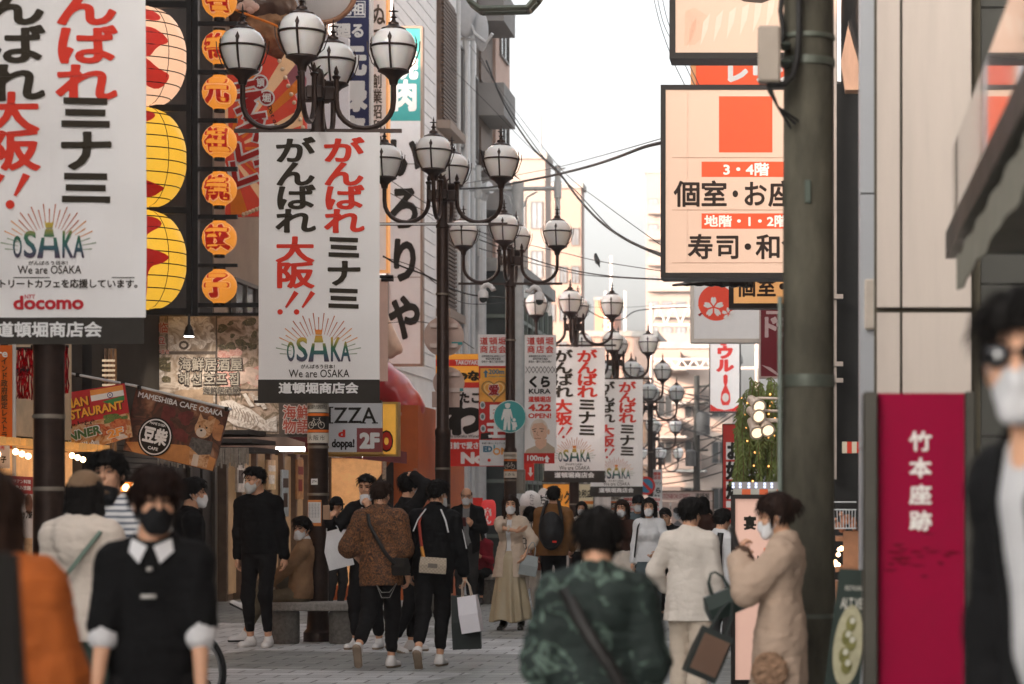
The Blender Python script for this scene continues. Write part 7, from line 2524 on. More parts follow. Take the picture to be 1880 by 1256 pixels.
V = Vol(P(1096, 495, 47.9) - Vector((.2, .25, .1)), P(1096, 460, 47.9) + Vector((.2, .25, .05)), .008)
c = P(1096, 477, 47.9)
V.cone(c + Vector((.01, 0, -.03)), c + Vector((-.02, -.02, .06)), .055, .042, .9, .03)
V.ell(c + Vector((-.025, -.03, .105)), (.026, .03, .026), .03)
V.cone(c + Vector((-.03, -.055, .104)), c + Vector((-.035, -.085, .098)), .009, .003, k=.01)
V.cone(c + Vector((.02, .01, -.05)), c + Vector((.05, .03, -.14)), .030, .012, .5, .03)
vmesh('body', V, M('feather_grey', (.10, .11, .115), .6, var=.4, scale=14), pg).location = -pg.location

# ------------------------------------------------------------------ benches and bicycle
def bench(label, x0, x1, Y, z=0.0, copyof=None):
    X0, X1 = (x0 - VX) * Y / F, (x1 - VX) * Y / F
    t = thing('stone_bench', label, 'bench', ((X0 + X1) / 2, Y + .2, z), 'stone benches')
    MB().box((X0, Y, z + .36), (X1, Y + .46, z + .45), bev=.015).build('seat', STONE, t)
    for xa in (X0 + .17, X1 - .15):
        MB().lathe([(.155, 0), (.165, .02), (.165, .33), (.15, .355)], (xa, Y + .23, z), 24).build('leg', M('granite_dark', (.15, .14, .125), .8, var=.3, scale=24, bump=.3), t, 40)
    return t
bench('stone bench in front of the stickered lamp post', 484, 650, 25.95)
bench('stone bench further back behind the track jacket', 735, 800, 33.4)
bench('stone bench behind the bald man', 868, 925, 36.6)
by = thing('bicycle', 'black bicycle half hidden behind the man in the black sweater', 'bicycle', (P(322, 0, 16.6).x, 16.6, 0))
cx = by.location.x
RB = .335
def wheel(x):
    n = 40
    ring = lambda r: [Vector((x + r * math.cos(i * 2 * math.pi / n), 16.6, RB + .01 + r * math.sin(i * 2 * math.pi / n))) for i in range(n + 1)]
    w_ = MB().tube(ring(RB), .018, 8, False).build('tyre', M('rubber', (.02, .02, .02), .8), by, 60)
    MB().tube(ring(RB - .028), .010, 6, False).build('rim', GREYM, w_, 60)
    m = MB().tube([(x, 16.55, RB + .01), (x, 16.65, RB + .01)], .022, 8)
    for i in range(20):
        a = i * 2 * math.pi / 20
        m.tube([Vector((x, 16.6 + (.02 if i % 2 else -.02), RB + .01)), Vector((x + (RB - .03) * math.cos(a), 16.6, RB + .01 + (RB - .03) * math.sin(a)))], .0016, 4)
    m.build('spokes', GREYM, w_)
wheel(cx)
wheel(cx - 1.05)
m = MB()
hub0, hub1, bb, seat, head = Vector((cx, 16.6, .345)), Vector((cx - 1.05, 16.6, .345)), Vector((cx - .62, 16.6, .29)), Vector((cx - .78, 16.6, .80)), Vector((cx - .17, 16.6, .82))
for a, b_ in ((bb, seat), (bb, head + Vector((.02, 0, -.08))), (seat, head), (seat, hub1), (bb, hub1)):
    m.tube([a, b_], .016, 8)
m.tube([head + Vector((-.03, 0, .12)), head + Vector((.03, 0, -.12)), hub0 + Vector((-.02, 0, .02)), hub0], .014, 8)
m.build('frame', M('bike_black', (.02, .02, .022), .35, .2), by, 60)
MB().tube([head + Vector((-.1, -.26, .2)), head + Vector((-.02, -.22, .2)), head + Vector((-.03, 0, .14)), head + Vector((-.02, .22, .2)), head + Vector((-.1, .26, .2))], .012, 8).build('handlebar', GREYM, by, 60)
MB().ball(seat + Vector((-.02, 0, .10)), (.13, .07, .035), 14, 8).tube([seat, seat + Vector((0, 0, .09))], .013, 8).build('saddle', M('rubber'), by, 60)
# ------------------------------------------------------------------ people
CB = cloth('cloth_black', (.0075, .0075, .008))
CB2 = cloth('cloth_black_soft', (.011, .0105, .011))
CDK = cloth('cloth_charcoal', (.035, .034, .034))
CWH = cloth('cloth_white', (.60, .60, .61), var=.05)
CBE = cloth('cloth_beige', (.53, .43, .34), var=.08)
CBL = cloth('cloth_pale_beige', (.62, .55, .48), var=.06)
CGR = cloth('cloth_grey', (.20, .20, .20))
CTAN = cloth('cloth_tan', (.26, .155, .085), var=.15)
CRUST = cloth('cloth_rust', (.36, .095, .022), var=.14)
CBRN = cloth('cloth_brown', (.20, .095, .035))
CDBR = cloth('cloth_dark_brown', (.045, .020, .014))
CKH = cloth('cloth_khaki', (.15, .125, .085))
CSAT = M('cloth_satin', (.40, .33, .22), .38, var=.10, scale=4, bump=.15, bscale=9)
CGN = cloth('cloth_green_grey', (.055, .075, .062))
DENIM = cloth('cloth_denim', (.085, .11, .12))
SHW = M('shoe_white', (.70, .69, .68), .5, var=.06)
SHS = M('shoe_sole', (.30, .23, .17), .7, var=.2)
SHK = M('shoe_black', (.015, .014, .013), .35)
LEAB = M('leather_black', (.018, .017, .016), .4, var=.2, bump=.2)
def pattern(key, fn):
    m = bpy.data.materials.new(key)
    m.use_nodes = True
    _M[key] = m
    n = m.node_tree
    tc = n.nodes.new('ShaderNodeTexCoord')
    out = fn(n, tc.outputs['Object'])
    b = n.nodes['Principled BSDF']
    n.links.new(out, b.inputs['Base Color'])
    b.inputs['Roughness'].default_value = .8
    no = n.nodes.new('ShaderNodeTexNoise')
    no.inputs['Scale'].default_value = 18
    n.links.new(tc.outputs['Object'], no.inputs['Vector'])
    bp = n.nodes.new('ShaderNodeBump')
    bp.inputs['Strength'].default_value = .3
    bp.inputs['Distance'].default_value = .02
    n.links.new(no.outputs['Fac'], bp.inputs['Height'])
    n.links.new(bp.outputs[0], b.inputs['Normal'])
    return m
def ramp(n, src, stops, const=True):
    cr = n.nodes.new('ShaderNodeValToRGB')
    if const:
        cr.color_ramp.interpolation = 'CONSTANT'
    e = cr.color_ramp.elements
    e[0].position, e[0].color = stops[0][0], lin(stops[0][1])
    e[1].position, e[1].color = stops[1][0], lin(stops[1][1])
    for p_, c_ in stops[2:]:
        q = e.new(p_)
        q.color = lin(c_)
    n.links.new(src, cr.inputs[0])
    return cr.outputs[0]
def _leo(n, co):
    no = n.nodes.new('ShaderNodeTexNoise')
    no.inputs['Scale'].default_value = 20
    no.inputs['Detail'].default_value = 1
    no.inputs['Distortion'].default_value = 1.6
    n.links.new(co, no.inputs['Vector'])
    return ramp(n, no.outputs['Fac'], [(0, (.06, .025, .011)), (.43, (.21, .085, .026)), (.49, (.034, .014, .008)), (.54, (.24, .098, .030)), (.60, (.045, .018, .009))])
LEO = pattern('cloth_leopard', _leo)
def _camo(n, co):
    no = n.nodes.new('ShaderNodeTexNoise')
    no.inputs['Scale'].default_value = 12
    no.inputs['Detail'].default_value = 3
    no.inputs['Distortion'].default_value = .8
    n.links.new(co, no.inputs['Vector'])
    return ramp(n, no.outputs['Fac'], [(0, (.004, .008, .007)), (.46, (.006, .015, .012)), (.56, (.009, .020, .016)), (.60, (.10, .15, .12)), (.63, (.05, .08, .065)), (.655, (.008, .019, .015))], False)
CAMO = pattern('cloth_camouflage', _camo)
def _stripe(n, co):
    wv = n.nodes.new('ShaderNodeTexWave')
    wv.bands_direction = 'Z'
    wv.inputs['Scale'].default_value = 9
    wv.inputs['Distortion'].default_value = .6
    n.links.new(co, wv.inputs['Vector'])
    return ramp(n, wv.outputs['Fac'], [(0, (.10, .12, .16)), (.3, (.66, .66, .66))])
STRIPE = pattern('cloth_striped', _stripe)
def _check(n, co):
    br = n.nodes.new('ShaderNodeTexBrick')
    br.offset = 0
    br.inputs['Scale'].default_value = 1
    br.inputs['Brick Width'].default_value = .07
    br.inputs['Row Height'].default_value = .07
    br.inputs['Mortar Size'].default_value = .009
    br.inputs['Color1'].default_value = br.inputs['Color2'].default_value = (.58, .50, .42, 1)
    br.inputs['Mortar'].default_value = (.09, .07, .06, 1)
    mp = n.nodes.new('ShaderNodeMapping')
    mp.inputs['Rotation'].default_value = (R(90), 0, 0)
    n.links.new(co, mp.inputs[0])
    n.links.new(mp.outputs[0], br.inputs['Vector'])
    return br.outputs['Color']
CHECK = pattern('cloth_checked', _check)
def px2x(px, Y): return (px - VX) * Y / F
def hand_pos(fig, s_):
    return fig.world(fig.J['h' + s_])
def bag(name, label, cat, ctr, w_, h_, d, mat, handle=None, rz=0.0, tilt=0.0, taper=.92, parts=None, hmat=None, hw=.05):
    """a bag hung by its handles from ctr (top middle of the bag)"""
    t = thing(name, label, cat, ctr)
    t.rotation_euler = (0, R(tilt), R(rz))
    V = [(-w_ / 2, -d / 2, -h_), (w_ / 2, -d / 2, -h_), (w_ / 2, d / 2, -h_), (-w_ / 2, d / 2, -h_)]
    q = taper
    T = [(-w_ / 2 * q, -d / 2 * .55, 0), (w_ / 2 * q, -d / 2 * .55, 0), (w_ / 2 * q, d / 2 * .55, 0), (-w_ / 2 * q, d / 2 * .55, 0)]
    Mid = [(x * 1.02, y * 1.12, -h_ * .5) for x, y, z in V]
    m = MB()
    m.add(V + Mid + T, [(3, 2, 1, 0)] + [(i, (i + 1) % 4, 4 + (i + 1) % 4, 4 + i) for i in range(4)] + [(4 + i, 4 + (i + 1) % 4, 8 + (i + 1) % 4, 8 + i) for i in range(4)] + [(8, 9, 10, 11)])
    o = m.build('bag_body', mat, t, at=(0, 0, 0))
    o.location = (0, 0, 0)
    if handle:
        m = MB()
        for y in (-d * .25, d * .25):
            m.tube([(-w_ * .24, y, -.01), (-w_ * .20, y * .6, handle * .6), (-w_ * .06, 0, handle), (w_ * .06, 0, handle), (w_ * .20, y * .6, handle * .6), (w_ * .24, y, -.01)], .006, 6)
        o = m.build('handle', hmat or mat, t, 60, at=(0, 0, 0))
        o.location = (0, 0, 0)
    return t
def phone(label, p, fwd, col=None):
    t = thing('smartphone', label, 'phone', p)
    Rm = Vector(fwd).to_track_quat('Y', 'Z').to_matrix().to_4x4()
    t.rotation_euler = Rm.to_euler()
    o = MB().box((-.036, -.005, -.075), (.036, .005, .075), bev=.004).build('case', col or LEAB, t, at=(0, 0, 0))
    o.location = (0, 0, 0)
    o = MB().box((-.028, .0052, -.066), (.028, .0062, .066)).build('screen', GLASSD, t, at=(0, 0, 0))
    o.location = (0, 0, 0)
    return t

# -- the man in the black sweater, nearest in the left middle
p = Fig('young man in a black sweater over a white collared shirt and black mask', px2x(283, 8.7), 8.7, 1.61, 187, res=.0065,
        build=.88, pose=dict(hl=(-.20, .14, .86), hr=(.20, .16, .87), el=(-.4, -1, 0), er=(.4, -1, 0), fl=(-.1, .2, 0, 0, 0), fr=(.1, -.25, .08, 0, 40), head=(16, 2, -2), dl=(.25, .3, -1), dr=(-.25, .3, -1), curl=.5))
p.body().hair(mat=M('hair_auburn', (.016, .008, .006), .68, var=.5, scale=40, stretch=(1, 1, .12), bump=.5, bscale=90), zf=.022, zs=-.05, zb=-.085, vol=.020, amp=.006).mask(MASKK)
p.top(CB, hem=-.08, o=.026, sleeve=.84, so=.026, name='sweater', collar=CWH).trousers(CB2, fit=1.15).shoes(SHK)
for sd_ in 'lr':
    V = Vol(p.J['e' + sd_] - Vector((.25,) * 3), p.J['e' + sd_] + Vector((.2,) * 3), .0065)
    a, b_ = p.J['s' + sd_], p.J['e' + sd_]
    V.cone(a.lerp(b_, .88), a.lerp(b_, 1.04), .064, .058, k=.01).rough(.004, .05, 3)
    vmesh('cuff', V, CWH, p.root, p.k)
# two collar points at the throat
m = MB()
for q in (-1, 1):
    m.add([p.U(q * .012, .105, .535) * p.k, p.U(q * .075, .062, .565) * p.k, p.U(q * .085, .085, .515) * p.k, p.U(q * .040, .125, .470) * p.k], [(0, 1, 2, 3)])
    m.add([p.U(q * .012, .100, .535) * p.k, p.U(q * .075, .055, .565) * p.k, p.U(q * .085, .079, .515) * p.k, p.U(q * .040, .119, .470) * p.k], [(3, 2, 1, 0)])
p._loose('collar_point', m, CWH)
m = MB()
m.box(p.U(-.028, .155, .335) * p.k, p.U(.028, .1452, .350) * p.k).box(p.U(-.012, .148, .44) * p.k, p.U(.006, .13, .455) * p.k)
p._loose('chest_mark', m, M('mark_grey', (.45, .43, .40), .6))

# -- woman in orange, left edge
p = Fig('long haired woman in a loose orange top, seen from behind', px2x(-22, 6.7), 6.7, 1.58, 8, 'f', res=.008, pose=dict(hl=(-.24, .1, .82), hr=(.25, .12, .84)))
p.body(eyes=False).hair(mat=HAIRD, kind='long', L=.20, zb=-.1).top(CRUST, hem=-.16, o=.045, sleeve=1.6, so=.05, flare=.06, name='blouse', fold=.010).trousers(CDK).shoes(SHK)
bag('shoulder_bag', 'large soft black bag added for a dark blurred shape near the viewer', 'bag', Vector((px2x(-72, 5.0), 5.0, 1.40)), .24, .62, .16, M('bag_black', (.012, .011, .010), .7, bump=.2), .22, 12)  # bag shape standing in for a dark blurred sleeve close to the camera
# -- woman in cap and hoodie
p = Fig('woman in a brown cap and cream hooded sweatshirt with a thin strap, seen from behind', px2x(152, 12.6), 12.6, 1.66, -8, 'f', res=.008, pose=dict(hl=(-.24, .1, .84), hr=(.22, .16, .95), head=(0, 8, 0)))
p.body(eyes=False).hair(mat=HAIRB, kind='bob', L=.10, vol=.010, under=True).cap(M('cap_tan', (.20, .13, .08), .8, var=.12, scale=12, bump=.3)).top(CBL, hem=-.10, o=.045, sleeve=1.8, so=.04, hood=True, name='hoodie', fold=.009).trousers(CGN, fit=1.3).shoes(SHK)
p.strap([p.U(.15, -.10, .50), p.U(.09, -.155, .40), p.U(-.02, -.165, .26), p.U(-.13, -.15, .10), p.U(-.19, -.08, .0)], .022, M('strap_green', (.16, .22, .18), .7))
# -- man with pulled-down mask
p = Fig('man in a white striped shirt with a black mask pulled under his chin', px2x(206, 13.9), 13.9, 1.78, 150, res=.008, pose=dict(head=(28, -6, 6), hl=(-.23, .2, .95), hr=(.23, .1, .85)))
p.body().hair(zf=.040, zb=-.06, vol=.020, amp=.008).mask(MASKK, drop=.055).top(STRIPE, hem=-.08, o=.03, sleeve=1.1, name='shirt').trousers(CDK, fit=1.2).shoes(SHW)
p = Fig('brown haired person almost hidden behind the capped woman', px2x(172, 15.2), 15.2, 1.70, 20, 'f', res=.010)
p.body(eyes=False).hair(mat=HAIRD, kind='bob', L=.06).top(CDK, hem=-.05).trousers(CB).shoes(SHK)
# -- man in black at the edge of the sweater man
p = Fig('man in a black jacket and white mask seen in profile behind the black sweater', px2x(350, 20), 20, 1.70, -70, res=.009, pose=dict(head=(-6, 0, 0), hl=(-.2, .12, .85), hr=(.2, .1, .85)))
p.body().hair(zf=.045, vol=.016).mask().top(CB, hem=-.08, o=.035, hood=True, name='jacket').trousers(CB2).shoes(SHK)
# -- standing man in black with grey mask
p = Fig('standing man in a black sweatshirt with a grey mask and white trainers', px2x(476, 25.5), 25.5, 1.88, 172, res=.009,
        pose=dict(hl=(-.26, -.02, .84), hr=(.24, -.04, .84), el=(-.7, -.6, 0), er=(.7, -.8, 0), fl=(-.09, .02, 0, 8, 0), fr=(.10, 0, 0, -14, 0), head=(-38, 6, 0), lean=(1, 1)))
p.body().hair(zf=.062, zs=.022, zb=-.055, vol=.012, amp=.006).mask(MASKG).top(CB, hem=-.02, o=.028, so=.024, hood=True, name='sweatshirt').trousers(CB2, fit=1.0, ankle=.10, cuff=.9).shoes(SHW, M('sole_white', (.6, .58, .56), .6))
# -- seated man
ys = 26.25
p = Fig('man in a tan checked jacket sitting cross legged on the bench, white mask', px2x(552, ys), ys, 1.72, 92, z=0.0, res=.009,
        pose=dict(pz=.555, py=0, lean=(-4, 0), hl=(-.12, .34, .62), hr=(.14, .30, .66), el=(-.8, -.6, -.2), er=(.8, -.5, -.4), fl=(-.10, .62, .02, 10, 0), fr=(.06, .62, .34, 0, -26), kl=(0, .4, 1), kr=(0, .5, 1), head=(62, 4, 4)))
p.body().hair(zf=.040, zs=-.02, vol=.018, amp=.006).mask().top(CTAN, hem=-.06, o=.032, so=.028, name='jacket', collar=CWH).trousers(CKH, fit=1.15, ankle=.13).shoes(SHW, SHK)
# -- man taking a photo with his phone
p = Fig('smiling man in a dark zipped jacket holding up a phone, mask under his chin', px2x(676, 25.2), 25.2, 1.80, 168, res=.009,
        pose=dict(hl=(-.13, .30, 1.42), hr=(.28, .33, 1.30), el=(-.5, -.2, -1), er=(.7, -.1, -1), nl=(.6, -.5, .2), nr=(-.6, -.5, .2), dl=(.3, .2, 1), dr=(-.45, .2, .9), fl=(-.11, 0, 0, 8, 0), fr=(.12, .06, 0, -12, 0), head=(4, 8, 0), curl=.75))
p.body().hair(zf=.066, zs=.03, zb=-.05, vol=.008).mask(drop=.048).top(CB2, hem=-.04, o=.03, so=.026, name='jacket', collar=CB).trousers(CB2, fit=1.15).shoes(SHW, SHS)
m = MB().box(p.U(-.006, .170, .18) * p.k, p.U(.006, .150, .50) * p.k)
p._loose('zip', m, M('zip_pale', (.5, .48, .45), .4, .5))
h_ = hand_pos(p, 'r')
phone('tan cased smartphone held upright by the smiling man', h_ + Vector((-.02, -.045, .085)), (0.15, 1, 0), M('phone_tan', (.36, .23, .15), .4))
bag('plastic_bag', 'white carrier bag hanging from the arm of the smiling man', 'bag', p.world(p.J['er'].lerp(p.J['hr'], .35)) + Vector((0.02, -.07, -.03)), .26, .40, .07, M('bag_white', (.66, .67, .69), .45, bump=.4, bscale=8), .05, 10, -14, .45)
# -- young person behind the bench post
p = Fig('person in a black cap and black top carrying a white bag behind the bench post', px2x(616, 33.5), 33.5, 1.60, 225, 'f', res=.011, pose=dict(hl=(-.14, .28, 1.12), hr=(.18, .2, .95), head=(-10, 8, 0)))
p.body().hair(kind='bob', L=.05, under=True).cap(CB).top(CB, hem=-.02, o=.03).trousers(CDK, fit=1.1).shoes(SHW)
bag('tote_bag', 'white tote bag held by the person in the black cap', 'bag', Vector((px2x(622, 33.2), 33.15, 1.16)), .30, .34, .08, CWH, .16, 5)
p = Fig('person in a grey sweatshirt looking away behind the bench post', px2x(594, 36.5), 36.5, 1.70, 15, res=.012)
p.body(eyes=False).hair().top(cloth('cloth_mid_grey', (.30, .28, .27)), hem=-.05).trousers(CDK).shoes(SHW)
# -- leopard shirt
p = Fig('young man in a brown leopard print shirt and black trousers walking away', px2x(700, 22.2), 22.2, 1.70, -6, res=.0085,
        pose=dict(hl=(-.22, .14, .98), hr=(.255, .05, .80), el=(-.8, -.8, 0), er=(.9, -.8, 0), fl=(-.10, -.40, .14, 6, 62), fr=(.075, .10, 0, -6, 0), head=(-10, 4, 0), lean=(2, -2)))
p.body(eyes=False).hair(mat=HAIRD, zb=-.055, zs=.0, vol=.014, amp=.006).top(LEO, hem=-.155, o=.045, sleeve=1.08, so=.052, flare=.02, name='shirt', fold=.009).trousers(CB2, fit=1.18, ankle=.11).shoes(SHW, SHS)
p.strap([p.U(-.10, -.06, .555), p.U(-.06, -.155, .42), p.U(.02, -.180, .28), p.U(.10, -.175, .14), p.U(.17, -.12, .04)], .035, LEAB)
bag('waist_bag', 'black crossbody bag on the hip of the man in the leopard shirt', 'bag', p.world(p.U(.20, -.10, .10)), .20, .16, .08, LEAB, None, -30)
m = MB()
for q in (0, .05):
    m.tube([p.U(.0, -.165, -.15) * p.k, p.U(.05, -.18, -.22 - q) * p.k, p.U(.12, -.16, -.22 - q) * p.k, p.U(.17, -.09, -.14) * p.k], .0035, 6)
p._loose('chain', m, M('chain_steel', (.25, .24, .22), .4, .8))
# -- man with raised arm
p = Fig('man in a black sweater with one arm raised over his head', px2x(748, 24.6), 24.6, 1.80, -62, res=.009,
        pose=dict(hl=(-.20, .12, .9), hr=(.10, .02, 1.76), er=(1, .6, .2), dr=(-1, .1, .1), nr=(0, 0, -1), head=(6, 4, 0), fl=(-.1, .1, 0, 6, 0), fr=(.1, -.15, .03, -6, 20)))
p.body().hair(zf=.03, zs=-.03, zb=-.085, vol=.022, amp=.008).mask().top(CB2, hem=-.05, o=.032, sleeve=1.85, name='sweater').trousers(CB, fit=1.1).shoes(SHW, SHS)
# -- track jacket
p = Fig('man in a black track jacket with white piping, walking away', px2x(795, 22.4), 22.4, 1.71, -4, res=.0085,
        pose=dict(hl=(-.25, .10, .84), hr=(.30, .06, .80), el=(-.8, -.8, 0), er=(.8, -.8, 0), fl=(-.06, -.34, .09, 4, 50), fr=(.04, .14, 0, -4, 0), head=(-30, 2, 0), lean=(2, 2)))
p.body(eyes=False).hair(zf=.05, zs=.012, zb=-.045, vol=.016, amp=.006).mask().top(CB, hem=-.05, o=.036, so=.030, name='track_jacket', collar=CB).trousers(CB2, fit=1.12, ankle=.12).shoes(SHW, SHS)
for q in (-1, 1):
    p.strap([p.U(q * .07, -.085, .555), p.U(q * .13, -.135, .45), p.U(q * .165, -.155, .34)], .014, CWH, 'piping')
    p.strap([p.J['s' + 'lr'[(q + 1) // 2]] + Vector((q * .03, -.02, .07)), p.J['s' + 'lr'[(q + 1) // 2]].lerp(p.J['e' + 'lr'[(q + 1) // 2]], .5) + Vector((q * .07, -.02, 0)), p.J['e' + 'lr'[(q + 1) // 2]] + Vector((q * .068, -.03, 0))], .012, CWH, 'piping')
p.strap([p.U(-.115, -.04, .555), p.U(-.115, -.150, .42), p.U(-.085, -.185, .27), p.U(-.055, -.195, .13)], .030, M('strap_red', (.30, .05, .035), .7))
p.strap([p.U(-.070, -.198, .20), p.U(-.050, -.205, .12), p.U(-.03, -.205, .03)], .034, M('strap_amber', (.62, .27, .05), .6), 'strap_end')
t = bag('shoulder_bag', 'beige patterned camera bag across the back of the track jacket', 'bag', p.world(p.U(.055, -.235, .10)), .24, .145, .075, pattern('bag_weave', lambda n, co: ramp(n, (lambda c_: (n.links.new(co, c_.inputs['Vector']), setattr(c_.inputs['Scale'], 'default_value', 60), c_.outputs['Fac'])[2])(n.nodes.new('ShaderNodeTexChecker')), [(0, (.30, .25, .19)), (.5, (.40, .33, .25))])), None, 6, 4, .97)
o = MB().box((-.042, -.046, -.095), (.042, -.0405, -.055)).build('label_patch', M('patch_grey', (.14, .12, .10), .5), t, at=(0, 0, 0)); o.location = (0, 0, 0)
hp = hand_pos(p, 'r')
bag('shopping_bag', 'tall black paper shopping bag in the hand of the man in the track jacket', 'bag', hp + Vector((.005, .06, -.20)), .26, .50, .13, M('paper_black', (.022, .028, .026), .55, bump=.15), .12, 4, -2, .99)
bag('shopping_bag', 'white paper shopping bag in the hand of the man in the track jacket', 'bag', hp + Vector((.045, -.10, -.20)), .18, .34, .11, M('paper_white', (.68, .66, .70), .55, var=.03, bump=.15), .15, -8, -9, .99, hmat=CBE)
# -- bald man
p = Fig('balding man with glasses and white mask in a dark blazer reading a phone wallet', px2x(857, 34.8), 34.8, 1.74, 182, res=.010,
        pose=dict(hl=(-.10, .30, 1.20), hr=(.12, .30, 1.21), el=(-.8, -.5, -.6), er=(.8, -.5, -.6), nl=(.5, -.7, .4), nr=(-.5, -.7, .4), dl=(.3, .5, .8), dr=(-.3, .5, .8), head=(0, 8, 0)))
p.body().mask().top(CB, hem=-.14, o=.028, so=.022, open_=(.05, .085), name='blazer').shirt(CGR, o=.006, collar=None, hem=-.06).trousers(CDK, fit=1.1).shoes(SHK)
V = Vol(p.hc - Vector((.2,) * 3), p.hc + Vector((.2,) * 3), .007)
for q in (-1, 1):
    V.ell(p.Hd(q * .070, -.03, .02), (.014, .05, .036), .02)
V.ell(p.Hd(0, -.085, -.0), (.06, .025, .05), .02)
vmesh('hair', V, M('hair_grey', (.05, .045, .04), .6, var=.4, scale=40), p.root, p.k)
m = MB()
for q in (-1, 1):
    m.tube([p.Hd(q * .033 + .024 * math.cos(a), .104, .012 + .018 * math.sin(a)) * p.k for a in [i * .5236 for i in range(13)]], .0025, 5, False)
    m.tube([p.Hd(q * .058, .10, .014) * p.k, p.Hd(q * .08, .0, .016) * p.k], .0025, 5)
m.tube([p.Hd(-.01, .106, .014) * p.k, p.Hd(.01, .106, .014) * p.k], .0025, 5)
p._loose('glasses', m, FRK)
hl_ = (hand_pos(p, 'l') + hand_pos(p, 'r')) / 2
phone('dark red phone wallet held open by the balding man', hl_ + Vector((0, -.03, .06)), (0, 1, .6), M('wallet_red', (.09, .02, .02), .5))
# -- woman in beige jacket
p = Fig('long haired woman in a beige blazer and long satin trousers stretching one arm', px2x(938, 29.0), 29.0, 1.60, 172, 'f', res=.009,
        pose=dict(hl=(-.23, .16, .98), hr=(-.17, .30, 1.30), el=(-1, -.4, 0), er=(1, .3, .1), nr=(-.2, -.6, .8), dr=(-1, .15, .25), head=(14, 0, 0), fl=(-.12, -.04, .03, 10, 14), fr=(.10, .04, .03, -6, 14), curl=.25, legk=.62))
p.body().hair(mat=HAIRD, kind='long', L=.17, zf=.055).mask().top(CBE, hem=-.24, o=.034, so=.026, sleeve=1.35, flare=.07, open_=(.035, .06), name='blazer', fold=.008).shirt(CWH, o=.006, hem=.05)
p.skirt(CSAT, z1=.12, r1=.27, waist=.09, n=9, name='wide_trousers').shoes(SHK)
bag('shoulder_bag', 'pale grey structured handbag beside the woman in the beige blazer', 'bag', Vector((px2x(975, 28.9), 28.85, HC + (VY - 1020) * 28.9 / F)), .21, .24, .10, M('leather_grey', (.26, .29, .29), .45, bump=.1), .16, 4, 10, .85)
# -- small woman in checks behind her
p = Fig('short haired woman in a checked shirt with a brown bag, behind the beige blazer', px2x(973, 32.5), 32.5, 1.46, 20, 'f', res=.010, pose=dict(hr=(.2, .2, 1.0)))
p.body(eyes=False).hair(kind='bob', L=.05, vol=.018).top(CHECK, hem=-.12, o=.035, flare=.03, name='shirt').trousers(CBL, fit=1.3).shoes(SHK)
bag('shoulder_bag', 'brown leather shoulder bag on the woman in checks', 'bag', p.world((.02, -.20, 1.02)), .22, .22, .08, M('leather_brown', (.16, .055, .03), .5, bump=.1), .26, 6, 6, .9)
t = thing('flower_bunch', 'small pink flower bunch beside the checked shirt', 'flowers', P(984, 972, 33.5))
m = MB()
rr = random.Random(3)
for k in range(26):
    m.ball(P(984 + rr.uniform(-7, 7), 974 + rr.uniform(-8, 8), 33.5 + rr.uniform(-.05, .05)), rr.uniform(.018, .03), 7, 5)
m.build('blossom', M('flower_pink', (.62, .20, .26), .6, var=.3, scale=20), t)
# -- backpack wearer
p = Fig('man in a brown top wearing a black backpack, seen from behind', px2x(1016, 31.5), 31.5, 1.72, 0, res=.010, pose=dict(hl=(-.24, .08, .85), hr=(.24, .14, .95)))
p.body(eyes=False).hair(vol=.014, zb=-.06).top(CBRN, hem=-.08, o=.04, so=.036, name='sweatshirt').trousers(CB).shoes(SHK)
t = thing('backpack', 'black backpack on the man in brown', 'backpack', p.world((0, -.26, .98)))
V = Vol((-.3, -.3, -.1), (.3, .3, .65), .010)
V.ell((0, -.0, .20), (.165, .10, .25), .05).ell((0, -.07, .12), (.12, .07, .13), .04).rough(.006, .12, 3)
vmesh('pack', V, M('nylon_black', (.014, .014, .015), .55, bump=.3, bscale=40), t)
m = MB()
for q in (-1, 1):
    pts = [Vector((q * .14, .0, .16)), Vector((q * .13, .05, .36)), Vector((q * .10, .10, .50)), Vector((q * .075, .22, .58))]
    m.tube([a + Vector((0, -.02, 0)) for a in pts], .022, 8)
m.v = [(x, y, z) for x, y, z in m.v]
o = m.build('shoulder_strap', M('nylon_black'), t, 60, at=(0, 0, 0)); o.location = (0, 0, 0)
o = MB().box((.03, -.150, .05), (.085, -.139, .075)).build('tag', RED, t, at=(0, 0, 0)); o.location = (0, 0, 0)
# -- camouflage man
p = Fig('man in a dark green camouflage hooded jacket seen from behind, looking down', px2x(1096, 8.3), 8.3, 1.475, 4, res=.0065, build=.92,
        pose=dict(hl=(-.15, .22, 1.02), hr=(.15, .22, 1.02), el=(-.5, -1, -.2), er=(.5, -1, -.2), head=(-4, 16, 0), lean=(4, 0)))
p.body(eyes=False).hair(zb=-.075, zs=-.03, vol=.020, amp=.006).top(CAMO, hem=-.16, o=.046, so=.042, sleeve=1.85, hood=True, name='camouflage_jacket', fold=.014).trousers(CB, fit=1.2).shoes(SHK)
p.strap([p.U(-.13, -.10, .50), p.U(-.06, -.205, .36), p.U(.06, -.215, .18), p.U(.16, -.18, .0)], .045, LEAB)
